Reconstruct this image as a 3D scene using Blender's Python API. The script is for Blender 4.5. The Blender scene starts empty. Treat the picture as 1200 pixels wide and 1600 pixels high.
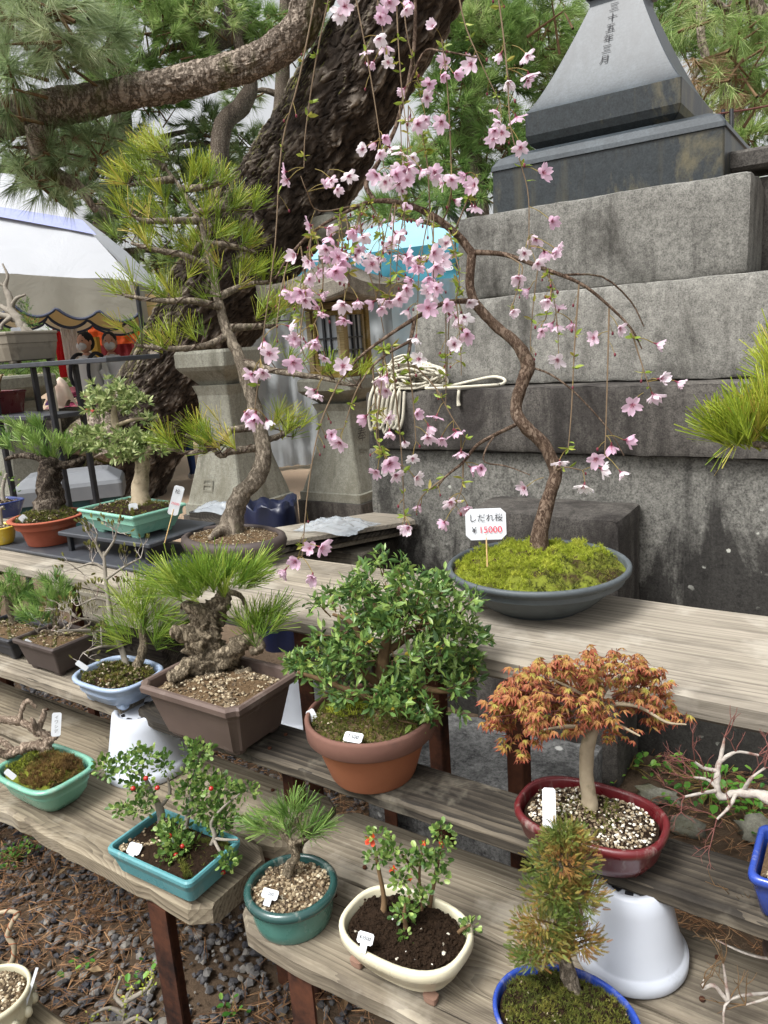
import bpy, math, random
import numpy as np
from mathutils import Vector, Matrix, noise as mnoise

# ---------------------------------------------------------------- camera / world / sun / exposure
SC = bpy.context.scene
COL = SC.collection
F = 1160.0; PITCH = math.radians(13.0); ROLL = math.radians(4.0); HC = 1.45; YAW = math.radians(34.137)
_f = Vector((-math.sin(YAW)*math.cos(PITCH), math.cos(YAW)*math.cos(PITCH), -math.sin(PITCH)))
_r = Vector((math.cos(YAW), math.sin(YAW), 0)); _u = _r.cross(_f)
CR = _r*math.cos(ROLL) - _u*math.sin(ROLL); CU = _u*math.cos(ROLL) + _r*math.sin(ROLL); CF = _f
cam_d = bpy.data.cameras.new('camera'); cam = bpy.data.objects.new('camera', cam_d); COL.objects.link(cam)
cam_d.sensor_fit = 'HORIZONTAL'; cam_d.sensor_width = 36; cam_d.lens = 36*F/1200; cam_d.clip_start = .05; cam_d.clip_end = 500
cam.matrix_world = Matrix(((CR.x, CU.x, -CF.x, 0), (CR.y, CU.y, -CF.y, 0), (CR.z, CU.z, -CF.z, HC), (0, 0, 0, 1)))
SC.camera = cam
W = bpy.data.worlds.new('World'); SC.world = W; W.use_nodes = True
_nt = W.node_tree; _bg = _nt.nodes['Background']
_sky = _nt.nodes.new('ShaderNodeTexSky'); _sky.sky_type = 'NISHITA'; _sky.sun_disc = False
SUN_EL, SUN_AZ = math.radians(58), math.radians(200)     # azimuth of the sun measured from +Y clockwise
_sky.sun_elevation = SUN_EL; _sky.sun_rotation = SUN_AZ; _sky.dust_density = 6.0; _sky.air_density = 1.0; _sky.ozone_density = 1.0
_hs = _nt.nodes.new('ShaderNodeHueSaturation'); _hs.inputs['Saturation'].default_value = .10   # grey overcast veil
_nt.links.new(_sky.outputs[0], _hs.inputs['Color']); _nt.links.new(_hs.outputs[0], _bg.inputs[0]); _bg.inputs[1].default_value = .115
_sl = bpy.data.lights.new('sun', 'SUN'); _sl.energy = 1.5; _sl.angle = math.radians(22); _sl.color = (1, .98, .95)
sun = bpy.data.objects.new('sun', _sl); COL.objects.link(sun)
_sd = Vector((math.sin(SUN_AZ)*math.cos(SUN_EL), math.cos(SUN_AZ)*math.cos(SUN_EL), math.sin(SUN_EL)))
sun.rotation_euler = _sd.to_track_quat('Z', 'Y').to_euler(); sun.location = _sd*30
SC.view_settings.view_transform = 'Standard'; SC.view_settings.look = 'None'; SC.view_settings.gamma = 1
SC.view_settings.exposure = 1.1
SC.cycles.max_bounces = 6; SC.cycles.diffuse_bounces = 3; SC.cycles.glossy_bounces = 2; SC.cycles.transmission_bounces = 4; SC.cycles.transparent_max_bounces = 4

# ---------------------------------------------------------------- pixel -> place
def ray(px, py): return CF + CR*((px-600)/F) - CU*((py-800)/F)
def at(px, py, z=None, Y=None, d=None):
    v = ray(px, py); t = d if d is not None else ((z-HC)/v.z if z is not None else Y/v.y)
    return Vector((0, 0, HC)) + v*t
def dep(p): return (Vector(p)-Vector((0, 0, HC))).dot(CF)
def proj(p):
    q = Vector(p)-Vector((0, 0, HC)); k = q.dot(CF); return 600+F*q.dot(CR)/k, 800-F*q.dot(CU)/k
def rise(b, py):        # height above b that shows at picture row py
    lo, hi = -.5, 3.
    for _ in range(40):
        m = (lo+hi)/2
        if proj(b+Vector((0, 0, m)))[1] > py: lo = m
        else: hi = m
    return lo
rng = np.random.default_rng(7); random.seed(7)
U = random.uniform
def A(*v): return np.array(v, float)
def nrm(a): a = np.asarray(a, float); return a/np.maximum(np.linalg.norm(a, axis=-1, keepdims=True), 1e-9)

# ---------------------------------------------------------------- mesh building
class MB:
    def __init__(s): s.ch = []; s.n = 0
    def add(s, V, Fc, mat=0, var=None, smooth=False, t=None):
        V = np.asarray(V, float).reshape(-1, 3); Fc = np.asarray(Fc, int)
        if len(Fc) == 0: return s
        s.ch.append((V, Fc+s.n, mat, np.full(len(Fc), rng.random()) if var is None else np.broadcast_to(np.asarray(var, float), (len(Fc),)), smooth,
                     np.zeros(len(V)) if t is None else np.asarray(t, float)))
        s.n += len(V); return s
    def mesh(s, name, mats, off=(0, 0, 0)):
        me = bpy.data.meshes.new(name)
        V = np.concatenate([c[0] for c in s.ch]) - np.asarray(off, float)
        lt = np.concatenate([np.full(len(c[1]), c[1].shape[1]) for c in s.ch]); ls = np.concatenate([[0], np.cumsum(lt)[:-1]])
        li = np.concatenate([c[1].ravel() for c in s.ch])
        me.vertices.add(len(V)); me.vertices.foreach_set('co', V.ravel())
        me.loops.add(len(li)); me.loops.foreach_set('vertex_index', li.astype(np.int32))
        me.polygons.add(len(lt)); me.polygons.foreach_set('loop_start', ls.astype(np.int32)); me.polygons.foreach_set('loop_total', lt.astype(np.int32))
        me.polygons.foreach_set('material_index', np.concatenate([np.full(len(c[1]), c[2]) for c in s.ch]).astype(np.int32))
        me.polygons.foreach_set('use_smooth', np.concatenate([np.full(len(c[1]), c[4]) for c in s.ch]).astype(bool))
        a = me.attributes.new('var', 'FLOAT', 'FACE'); a.data.foreach_set('value', np.concatenate([c[3] for c in s.ch]).astype(np.float32))
        a = me.attributes.new('tip', 'FLOAT', 'POINT'); a.data.foreach_set('value', np.concatenate([c[5] for c in s.ch]).astype(np.float32))
        for m in (mats if isinstance(mats, (list, tuple)) else [mats]): me.materials.append(m)
        me.update(calc_edges=True); me.validate(); return me
    # --- shapes
    def box(s, c, sz, mat=0, bev=0., R=None, var=None):
        hx, hy, hz = [v/2 for v in sz]
        if bev <= 0:
            V = A(*[[x, y, z] for x in (-hx, hx) for y in (-hy, hy) for z in (-hz, hz)])
            Fq = [[0, 1, 3, 2], [4, 6, 7, 5], [0, 4, 5, 1], [2, 3, 7, 6], [0, 2, 6, 4], [1, 5, 7, 3]]
            if R is not None: V = V @ np.array(R).T
            return s.add(V+A(*c), Fq, mat, var)
        b = min(bev, hx*.9, hy*.9, hz*.9); V = []; idx = {}
        for ax in range(3):
            for sg in (-1, 1):
                for p in (-1, 1):
                    for q in (-1, 1):
                        v = [0, 0, 0]; h = (hx, hy, hz); o = [(ax+1) % 3, (ax+2) % 3]
                        v[ax] = sg*h[ax]; v[o[0]] = p*(h[o[0]]-b); v[o[1]] = q*(h[o[1]]-b)
                        key = [0, 0, 0]; key[ax] = sg; key[o[0]] = p; key[o[1]] = q
                        idx[(ax, tuple(key))] = len(V); V.append(v)
        Q = []; T = []
        for ax in range(3):
            o = [(ax+1) % 3, (ax+2) % 3]
            def k(a, **kw): return None
            for sg in (-1, 1):
                cs = []
                for p, q in ((-1, -1), (1, -1), (1, 1), (-1, 1)):
                    key = [0, 0, 0]; key[ax] = sg; key[o[0]] = p; key[o[1]] = q; cs.append(idx[(ax, tuple(key))])
                Q.append(cs if sg > 0 else cs[::-1])
            for p in (-1, 1):          # edges along ax: between faces o0 and o1
                for q in (-1, 1):
                    key = [0, 0, 0]; key[o[0]] = p; key[o[1]] = q
                    k0 = list(key); k0[ax] = -1; k1 = list(key); k1[ax] = 1
                    e = [idx[(o[0], tuple(k0))], idx[(o[0], tuple(k1))], idx[(o[1], tuple(k1))], idx[(o[1], tuple(k0))]]
                    Q.append(e if p*q < 0 else e[::-1])
        for x in (-1, 1):
            for y in (-1, 1):
                for z in (-1, 1):
                    e = [idx[(a, (x, y, z))] for a in range(3)]; T.append(e if x*y*z > 0 else e[::-1])
        V = np.array(V)
        if R is not None: V = V @ np.array(R).T
        V = V + A(*c); vv = rng.random() if var is None else var
        s.add(V, Q, mat, vv); n0 = s.n-len(V)
        s.ch.append((np.zeros((0, 3)), np.array(T)+n0, mat, np.full(len(T), vv), False, np.zeros(0)))
        return s
    def stone(s, c, sz, r=.015, chip=.7, step=.045, mat=0, rough=.0025, seed=0.):
        h = A(*sz)/2; vv = rng.random()
        for ax in range(3):
            o1, o2 = (ax+1) % 3, (ax+2) % 3; n1 = max(4, min(46, int(sz[o1]/step))); n2 = max(4, min(46, int(sz[o2]/step)))
            g1 = np.concatenate([[-1], np.linspace(-1+1.2*r/h[o1], 1-1.2*r/h[o1], n1), [1]]); g2 = np.concatenate([[-1], np.linspace(-1+1.2*r/h[o2], 1-1.2*r/h[o2], n2), [1]])
            for sg in (-1, 1):
                V = np.zeros((len(g1)*len(g2), 3)); V[:, ax] = sg*h[ax]; V[:, o1] = np.repeat(g1, len(g2))*h[o1]; V[:, o2] = np.tile(g2, len(g1))*h[o2]
                for i in range(len(V)):
                    q = Vector(V[i]+A(*c)); rr = r*max(.35, 1+chip*(mnoise.noise(q*9+Vector((seed, 0, 0)))*1.6+mnoise.noise(q*31)*.9)); inn = np.clip(V[i], -(h-rr), h-rr); d = V[i]-inn; l = np.linalg.norm(d)
                    if l > 1e-6: V[i] = inn+d/l*min(l, rr)
                    V[i, ax] += sg*rough*(mnoise.noise(q*14)+.5*mnoise.noise(q*40))
                Fq = grid_faces(len(g1), len(g2), False); s.add(V+A(*c), Fq if sg > 0 else Fq[:, ::-1], mat, vv, True)
        return s
    def tube(s, pts, rad, seg=8, mat=0, rough=0., fine=1, cap=True, var=None, seed=0., freq=6., twist=0.):
        P, R = spline(pts, rad, fine); n = len(P)
        T = nrm(np.gradient(P, axis=0)); up = A(0, 0, 1) if abs(T[0][2]) < .9 else A(1, 0, 0)
        N = np.zeros_like(P); a = nrm(np.cross(T[0], up)); 
        for i in range(n):
            a = nrm(a - T[i]*a.dot(T[i])); N[i] = a
        B = np.cross(T, N); th = np.linspace(0, 2*math.pi, seg, endpoint=False)
        rr = np.repeat(R[:, None], seg, 1)
        if rough > 0:
            for i in range(n):
                for j in range(seg):
                    q = P[i] + (N[i]*math.cos(th[j]) + B[i]*math.sin(th[j]))*R[i]
                    rr[i, j] *= 1 + rough*(mnoise.noise(Vector(q*freq)+Vector((seed, seed, 0))) + .5*mnoise.noise(Vector(q*freq*2.7)+Vector((0, seed, 0))) + (.9*min(.5, abs(mnoise.noise(Vector(q*freq*1.6)+Vector((seed, 3, 1))))*2)-.3+.35*mnoise.noise(Vector(q*freq*6)) if rough > .45 else 0))
        V = P[:, None] + (N[:, None]*np.cos(th)[None, :, None] + B[:, None]*np.sin(th)[None, :, None])*rr[..., None]
        V = V.reshape(-1, 3); Q = grid_faces(n, seg, True); 
        s.add(V, Q, mat, var, True, np.repeat(np.linspace(0, 1, n), seg))
        if cap:
            n0 = s.n-len(V)
            for ring, pt, fl in ((0, P[0]-T[0]*R[0]*.3, 1), (n-1, P[-1]+T[-1]*R[-1]*.5, 0)):
                V1 = np.vstack([V[ring*seg:(ring+1)*seg], pt[None]]); 
                tri = [[(j+1) % seg, j, seg] if fl else [j, (j+1) % seg, seg] for j in range(seg)]
                s.add(V1, tri, mat, var, True, np.full(len(V1), 0 if fl else 1.))
        return s
    def loft(s, outline, prof, a, b, c=(0, 0, 0), rz=0., mat=0, close_bottom=True, close_top=False, smooth=True, var=None):
        o = np.asarray(outline, float); n = len(o); rings = []
        for off, z in prof: rings.append(np.column_stack([o[:, 0]*(a+off), o[:, 1]*(b+off), np.full(n, z)]))
        V = np.concatenate(rings); cz, sz = math.cos(rz), math.sin(rz)
        V = np.column_stack([V[:, 0]*cz-V[:, 1]*sz, V[:, 0]*sz+V[:, 1]*cz, V[:, 2]]) + A(*c)
        vv = rng.random() if var is None else var
        s.add(V, grid_faces(len(prof), n, True), mat, vv, smooth)
        if close_bottom: s.add(np.vstack([V[:n], V[:n].mean(0)]), [[(j+1) % n, j, n] for j in range(n)], mat, vv)
        if close_top: s.add(np.vstack([V[-n:], V[-n:].mean(0)]), [[j, (j+1) % n, n] for j in range(n)], mat, vv)
        return s
    def sphere(s, c, r, mat=0, nu=10, nv=7, sc=(1, 1, 1), jit=0., var=None, smooth=True):
        th = np.linspace(0, 2*math.pi, nu, endpoint=False); ph = np.linspace(-math.pi/2, math.pi/2, nv)
        V = np.array([[math.cos(p)*math.cos(t), math.cos(p)*math.sin(t), math.sin(p)] for p in ph for t in th])
        if jit: V = V*(1+jit*np.array([mnoise.noise(Vector(v*2.3)+Vector(c)*9) for v in V])[:, None])
        return s.add(V*r*A(*sc)+A(*c), grid_faces(nv, nu, True), mat, var, smooth)

def grid_faces(n, m, wrap):
    i = np.arange(n-1)[:, None]; j = np.arange(m if wrap else m-1)[None]; j2 = (j+1) % m
    return np.stack([i*m+j, i*m+j2, (i+1)*m+j2, (i+1)*m+j], -1).reshape(-1, 4)
def spline(pts, rad, fine=1):
    P = np.array([list(p) for p in pts], float); n = len(P); R = np.array(rad if hasattr(rad, '__len__') else [rad]*n, float)
    if len(R) != n: R = np.interp(np.linspace(0, 1, n), np.linspace(0, 1, len(R)), R)
    if fine <= 1 or n < 3: return P, R
    E = np.vstack([2*P[0]-P[1], P, 2*P[-1]-P[-2]]); out = []; ro = []
    for i in range(n-1):
        p0, p1, p2, p3 = E[i:i+4]
        for k in range(fine):
            t = k/fine; out.append(.5*((2*p1)+(-p0+p2)*t+(2*p0-5*p1+4*p2-p3)*t*t+(-p0+3*p1-3*p2+p3)*t**3)); ro.append(R[i]*(1-t)+R[i+1]*t)
    out.append(P[-1]); ro.append(R[-1]); return np.array(out), np.array(ro)

# outlines (unit half extents)
def o_super(n=40, p=2.):
    t = np.linspace(0, 2*math.pi, n, endpoint=False); c, s_ = np.cos(t), np.sin(t)
    return np.column_stack([np.sign(c)*np.abs(c)**(2/p), np.sign(s_)*np.abs(s_)**(2/p)])
def o_rect(r=.08, ar=1.5, k=4):
    out = []
    for cx, cy, a0 in ((1, 1, 0), (-1, 1, 90), (-1, -1, 180), (1, -1, 270)):
        for i in range(k+1):
            a = math.radians(a0+90*i/k); out.append((cx*(1-r)+r*math.cos(a), cy*(1-r*ar)+r*ar*math.sin(a)))
    return np.array(out)
def o_notch(r=.13, ar=1.5):        # rectangle whose corners are scooped inwards
    out = []; ry = r*ar
    for cx, cy, order in ((1, 1, 0), (-1, 1, 1), (-1, -1, 0), (1, -1, 1)):
        pts = [(cx, cy*(1-ry)), (cx*(1-r*.35), cy*(1-ry*.85)), (cx*(1-r*.75), cy*(1-ry*.4)), (cx*(1-r), cy)]
        out += pts if order == 0 else pts[::-1]
    return np.array(out)
def o_lobe(n=48, amp=.04):
    t = np.linspace(0, 2*math.pi, n, endpoint=False); o = o_super(n, 2.8); return o*(1+amp*np.cos(4*t)*-1)[:, None]

# ---------------------------------------------------------------- scattering of leaves / needles
def frames(D, roll=None):
    D = nrm(D); n = len(D); up = np.where(np.abs(D[:, 2:3]) < .95, A(0, 0, 1)[None], A(1, 0, 0)[None])
    S = nrm(np.cross(D, up)); N = np.cross(S, D)
    if roll is not None:
        c, s_ = np.cos(roll)[:, None], np.sin(roll)[:, None]; S, N = S*c+N*s_, N*c-S*s_
    return D, S, N
def place(mb, TV, TF, P, D, size, roll=None, mat=0, var=None, smooth=False, t=None):
    TV = np.asarray(TV, float); TF = np.asarray(TF, int); P = np.asarray(P, float); N_ = len(P)
    if N_ == 0: return
    D, S, N = frames(np.asarray(D, float), roll); size = np.broadcast_to(np.asarray(size, float), (N_,))
    V = P[:, None] + size[:, None, None]*(TV[None, :, :1]*D[:, None] + TV[None, :, 1:2]*S[:, None] + TV[None, :, 2:3]*N[:, None])
    Fc = (TF[None] + (np.arange(N_)*len(TV))[:, None, None]).reshape(-1, TF.shape[1])
    var = rng.random(N_) if var is None else np.broadcast_to(var, (N_,))
    mb.add(V.reshape(-1, 3), Fc, mat, np.repeat(var, len(TF)), smooth, np.tile(TV[:, 0] if t is None else np.asarray(t), N_))
def rdir(n): return nrm(rng.normal(size=(n, 3)))
def needles(mb, P, D, n=30, L=.06, w=.0012, spread=.6, mat=0, tri=False, base=.012, var=None, droop=0.):
    """needle tufts: at each P, n needles fanning round direction D"""
    P = np.asarray(P, float); D = nrm(D); N_ = len(P)
    if N_ == 0: return
    tv = rng.random(N_) if var is None else np.broadcast_to(np.asarray(var, float), (N_,))
    PP = np.repeat(P, n, 0); DD = np.repeat(D, n, 0)
    k = rng.random((N_*n, 1))
    dirs = nrm(DD + rdir(N_*n)*spread*(1.15-.5*k)); start = PP + DD*base*(k-.5)*2
    LL = L*rng.uniform(.7, 1.08, N_*n)
    if droop: dirs = nrm(dirs + A(0, 0, -droop))
    vv = np.clip(np.repeat(tv, n)+rng.normal(0, .13, N_*n), 0, 1)
    if tri: place(mb, [[0, -.5*w/L, 0], [0, .5*w/L, 0], [1, 0, 0]], [[0, 1, 2]], start, dirs, LL, rng.uniform(0, 6.28, N_*n), mat, vv)
    else: place(mb, [[0, -.5*w/L, 0], [0, .5*w/L, 0], [.6, .5*w/L, .025], [.6, -.5*w/L, .025], [1, 0, 0]], [[0, 1, 2, 3]], start, dirs, LL, rng.uniform(0, 6.28, N_*n), mat, vv)
LEAF_V = [[0, 0, 0], [.28, .15, .05], [.28, -.15, .05], [.62, .17, .04], [.62, -.17, .04], [1, 0, -.06], [.3, 0, 0], [.64, 0, -.01]]
LEAF_F = [[0, 6, 1], [0, 2, 6], [1, 6, 7], [1, 7, 3], [2, 7, 6], [2, 4, 7], [3, 7, 5], [4, 5, 7]]
ROUND_V = [[0, 0, 0], [.35, .3, .08], [.35, -.3, .08], [.8, .3, .05], [.8, -.3, .05], [1, 0, -.03], [.5, 0, 0]]
ROUND_F = [[0, 6, 1], [0, 2, 6], [1, 6, 3], [2, 4, 6], [3, 6, 5], [4, 5, 6]]
def pebbles(mb, P, size, mat=0, flat=.7, var=None):
    n = len(P); g_ = 1.618/1.902/2; h_ = 1/1.902/2
    base = A(*[[0, a*h_, c*g_] for a in (-1, 1) for c in (-1, 1)], *[[a*h_, c*g_, 0] for a in (-1, 1) for c in (-1, 1)], *[[c*g_, 0, a*h_] for a in (-1, 1) for c in (-1, 1)])
    V = base[None]*rng.uniform(.62, 1.28, (n, 1, 3)) + rng.normal(0, .055, (n, 12, 3))
    D, S, N = frames(rdir(n), rng.uniform(0, 6.28, n))
    V = (V[..., :1]*D[:, None]+V[..., 1:2]*S[:, None]+V[..., 2:3]*N[:, None])*np.broadcast_to(np.asarray(size), (n,))[:, None, None]
    V[..., 2] *= flat; V += np.asarray(P)[:, None]
    var = rng.random(n) if var is None else var
    mb.add(V.reshape(-1, 3), (ICO[None]+(np.arange(n)*12)[:, None, None]).reshape(-1, 3), mat, np.repeat(var, 20))
def _ico():
    g_ = 1.618; P = [[0, a, c*g_] for a in (-1, 1) for c in (-1, 1)]+[[a, c*g_, 0] for a in (-1, 1) for c in (-1, 1)]+[[c*g_, 0, a] for a in (-1, 1) for c in (-1, 1)]
    P = np.array(P, float); out = []
    for i in range(12):
        for j in range(i+1, 12):
            for k in range(j+1, 12):
                if max(np.linalg.norm(P[i]-P[j]), np.linalg.norm(P[j]-P[k]), np.linalg.norm(P[i]-P[k])) < 2.1:
                    out.append([i, j, k] if np.cross(P[j]-P[i], P[k]-P[i]).dot(P[i]) > 0 else [i, k, j])
    return np.array(out)
ICO = _ico()

# ---------------------------------------------------------------- objects
ORG = {}
def tag(o, label, cat, group=None):
    o['label'] = label; o['category'] = cat
    if group: o['group'] = group
    return o
def thing(name, b, label, cat, group=None):
    o = bpy.data.objects.new(name, None); o.location = b; o.empty_display_size = .05; COL.objects.link(o); ORG[o] = Vector(b)
    return tag(o, label, cat, group)
def part(name, mb, mats, parent, kind=None, label=None):
    me = mb.mesh(name, mats, ORG[parent]) if isinstance(mb, MB) else mb
    o = bpy.data.objects.new(name, me); COL.objects.link(o); o.parent = parent; ORG[o] = ORG[parent]
    if kind: o['kind'] = kind
    if label: o['label'] = label
    return o
def single(name, mb, mats, b, label=None, cat=None, group=None, kind=None):
    o = bpy.data.objects.new(name, mb.mesh(name, mats, b)); o.location = b; COL.objects.link(o); ORG[o] = Vector(b)
    if label: tag(o, label, cat, group)
    if kind: o['kind'] = kind
    return o
def inst(name, me, parent, pos, rot):
    o = bpy.data.objects.new(name, me); COL.objects.link(o); o.parent = parent
    M = rot.to_4x4() if isinstance(rot, Matrix) else rot.to_matrix().to_4x4()
    M.translation = Vector(pos)-ORG[parent]; o.matrix_local = M; ORG[o] = ORG[parent]; return o
def look(d, roll=0.):      # matrix whose X axis points along d
    d = Vector(d).normalized(); up = Vector((0, 0, 1)) if abs(d.z) < .95 else Vector((1, 0, 0))
    s_ = d.cross(up).normalized(); n_ = s_.cross(d)
    c, k = math.cos(roll), math.sin(roll); s2 = s_*c+n_*k; n2 = n_*c-s_*k
    return Matrix(((d.x, s2.x, n2.x), (d.y, s2.y, n2.y), (d.z, s2.z, n2.z)))
def words(body, size, mat, parent, o, xd, yd, name='lettering', bold=0.):
    """flat print: text centred at world point o, x along xd, y along yd"""
    cu = bpy.data.curves.new(name, 'FONT'); cu.body = body; cu.size = size; cu.align_x = 'CENTER'; cu.align_y = 'CENTER'; cu.offset = bold; cu.resolution_u = 4
    to = bpy.data.objects.new(name, cu); COL.objects.link(to)
    dg = bpy.context.evaluated_depsgraph_get(); me = bpy.data.meshes.new_from_object(to.evaluated_get(dg)); me.name = name
    bpy.data.objects.remove(to); bpy.data.curves.remove(cu); me.materials.clear(); me.materials.append(mat)
    xd = Vector(xd).normalized(); yd = Vector(yd); yd = (yd-xd*yd.dot(xd)).normalized(); zd = xd.cross(yd)
    ob = bpy.data.objects.new(name, me); COL.objects.link(ob); ob.parent = parent
    M = Matrix(((xd.x, yd.x, zd.x), (xd.y, yd.y, zd.y), (xd.z, yd.z, zd.z))).to_4x4(); M.translation = Vector(o)-ORG[parent]; ob.matrix_local = M
    return ob
# ---------------------------------------------------------------- materials
def lin(h):
    if not isinstance(h, str): return tuple(h)
    h = h.lstrip('#'); v = [int(h[i:i+2], 16)/255 for i in (0, 2, 4)]
    return tuple(((c+.055)/1.055)**2.4 if c > .04045 else c/12.92 for c in v)
class NT:
    def __init__(s, name):
        s.m = bpy.data.materials.new(name); s.m.use_nodes = True; s.t = s.m.node_tree; s.b = s.t.nodes['Principled BSDF']; s.out = s.t.nodes['Material Output']
    def n(s, ty, **kw):
        o = s.t.nodes.new('ShaderNode'+ty)
        for k, v in kw.items():
            if k in o.inputs: o.inputs[k].default_value = v
            else: setattr(o, k, v)
        return o
    def l(s, a, b): s.t.links.new(a, b)
    def co(s, scale=(1, 1, 1), rand=0.):
        tc = s.n('TexCoord'); src = tc.outputs['Object']
        if rand:
            oi = s.n('ObjectInfo'); mu = s.n('Math', operation='MULTIPLY'); s.l(oi.outputs['Random'], mu.inputs[0]); mu.inputs[1].default_value = rand
            ad = s.n('VectorMath', operation='ADD'); s.l(src, ad.inputs[0]); s.l(mu.outputs[0], ad.inputs[1]); src = ad.outputs[0]
        mp = s.n('Mapping'); mp.inputs['Scale'].default_value = scale; s.l(src, mp.inputs[0]); return mp.outputs[0]
    def noise(s, co, scale, detail=4., rough=.55, dist=0.):
        o = s.n('TexNoise'); s.l(co, o.inputs['Vector']); o.inputs['Scale'].default_value = scale; o.inputs['Detail'].default_value = detail; o.inputs['Roughness'].default_value = rough; o.inputs['Distortion'].default_value = dist
        return o.outputs[0]
    def voro(s, co, scale, feat='F1', out='Distance', rnd=1.):
        o = s.n('TexVoronoi', feature=feat); s.l(co, o.inputs['Vector']); o.inputs['Scale'].default_value = scale; o.inputs['Randomness'].default_value = rnd; return o.outputs[out]
    def ramp(s, fac, stops, interp='LINEAR'):
        o = s.n('ValToRGB'); o.color_ramp.interpolation = interp; e = o.color_ramp.elements
        while len(e) < len(stops): e.new(.5)
        for i, (p, c) in enumerate(stops): e[i].position = p; c = lin(c) if not isinstance(c, (int, float)) else (c, c, c); e[i].color = (*c[:3], 1)
        s.l(fac, o.inputs[0]); return o.outputs[0]
    def mix(s, fac, a, b, mode='MIX'):
        o = s.n('Mix', data_type='RGBA', blend_type=mode)
        for v, i in ((fac, 0), (a, 6), (b, 7)):
            if hasattr(v, 'is_output'): s.l(v, o.inputs[i])
            elif i == 0: o.inputs[0].default_value = v
            else: o.inputs[i].default_value = (*lin(v)[:3], 1)
        return o.outputs[2]
    def math(s, op, a, b):
        o = s.n('Math', operation=op)
        for i, v in enumerate((a, b)):
            if hasattr(v, 'is_output'): s.l(v, o.inputs[i])
            else: o.inputs[i].default_value = v
        return o.outputs[0]
    def attr(s, name): o = s.n('Attribute', attribute_name=name); return o.outputs['Fac']
    def fin(s, col=None, rough=.7, bump=None, bs=.3, bd=.002, spec=.4, coat=0., metal=0.):
        b = s.b
        if col is not None:
            if hasattr(col, 'is_output'): s.l(col, b.inputs['Base Color'])
            else: b.inputs['Base Color'].default_value = (*lin(col)[:3], 1)
        if hasattr(rough, 'is_output'): s.l(rough, b.inputs['Roughness'])
        else: b.inputs['Roughness'].default_value = rough
        b.inputs['Specular IOR Level'].default_value = spec; b.inputs['Coat Weight'].default_value = coat; b.inputs['Coat Roughness'].default_value = .15; b.inputs['Metallic'].default_value = metal
        if bump is not None:
            bn = s.n('Bump'); bn.inputs['Strength'].default_value = bs; bn.inputs['Distance'].default_value = bd; s.l(bump, bn.inputs['Height']); s.l(bn.outputs[0], b.inputs['Normal'])
        return s.m
def m_plain(name, a, b=None, scale=30., rough=.7, bs=.2, bd=.002, spec=.4, coat=0., metal=0., dirt=None, dscale=6., damt=(.55, .75)):
    k = NT(name); co = k.co(rand=7.); f = k.noise(co, scale, 5); col = k.mix(f, a, b or a)
    if dirt: col = k.mix(k.ramp(k.noise(co, dscale, 6, .65), [(damt[0], 0.), (damt[1], 1.)]), col, dirt)
    return k.fin(col, rough, f, bs, bd, spec, coat, metal)
def m_leaf(name, stops, trans=.35, rough=.45, spec=.35, tips=None):
    k = NT(name); col = k.ramp(k.attr('var'), stops)
    if tips: col = k.mix(k.ramp(k.attr('tip'), [(tips[1], 0.), (tips[2], 1.)]), col, tips[0])
    k.fin(col, rough, spec=spec); tr = k.n('BsdfTranslucent'); k.l(col, tr.inputs['Color'])
    mx = k.n('MixShader'); mx.inputs[0].default_value = trans; k.l(k.b.outputs[0], mx.inputs[1]); k.l(tr.outputs[0], mx.inputs[2]); k.l(mx.outputs[0], k.out.inputs[0]); return k.m
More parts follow.
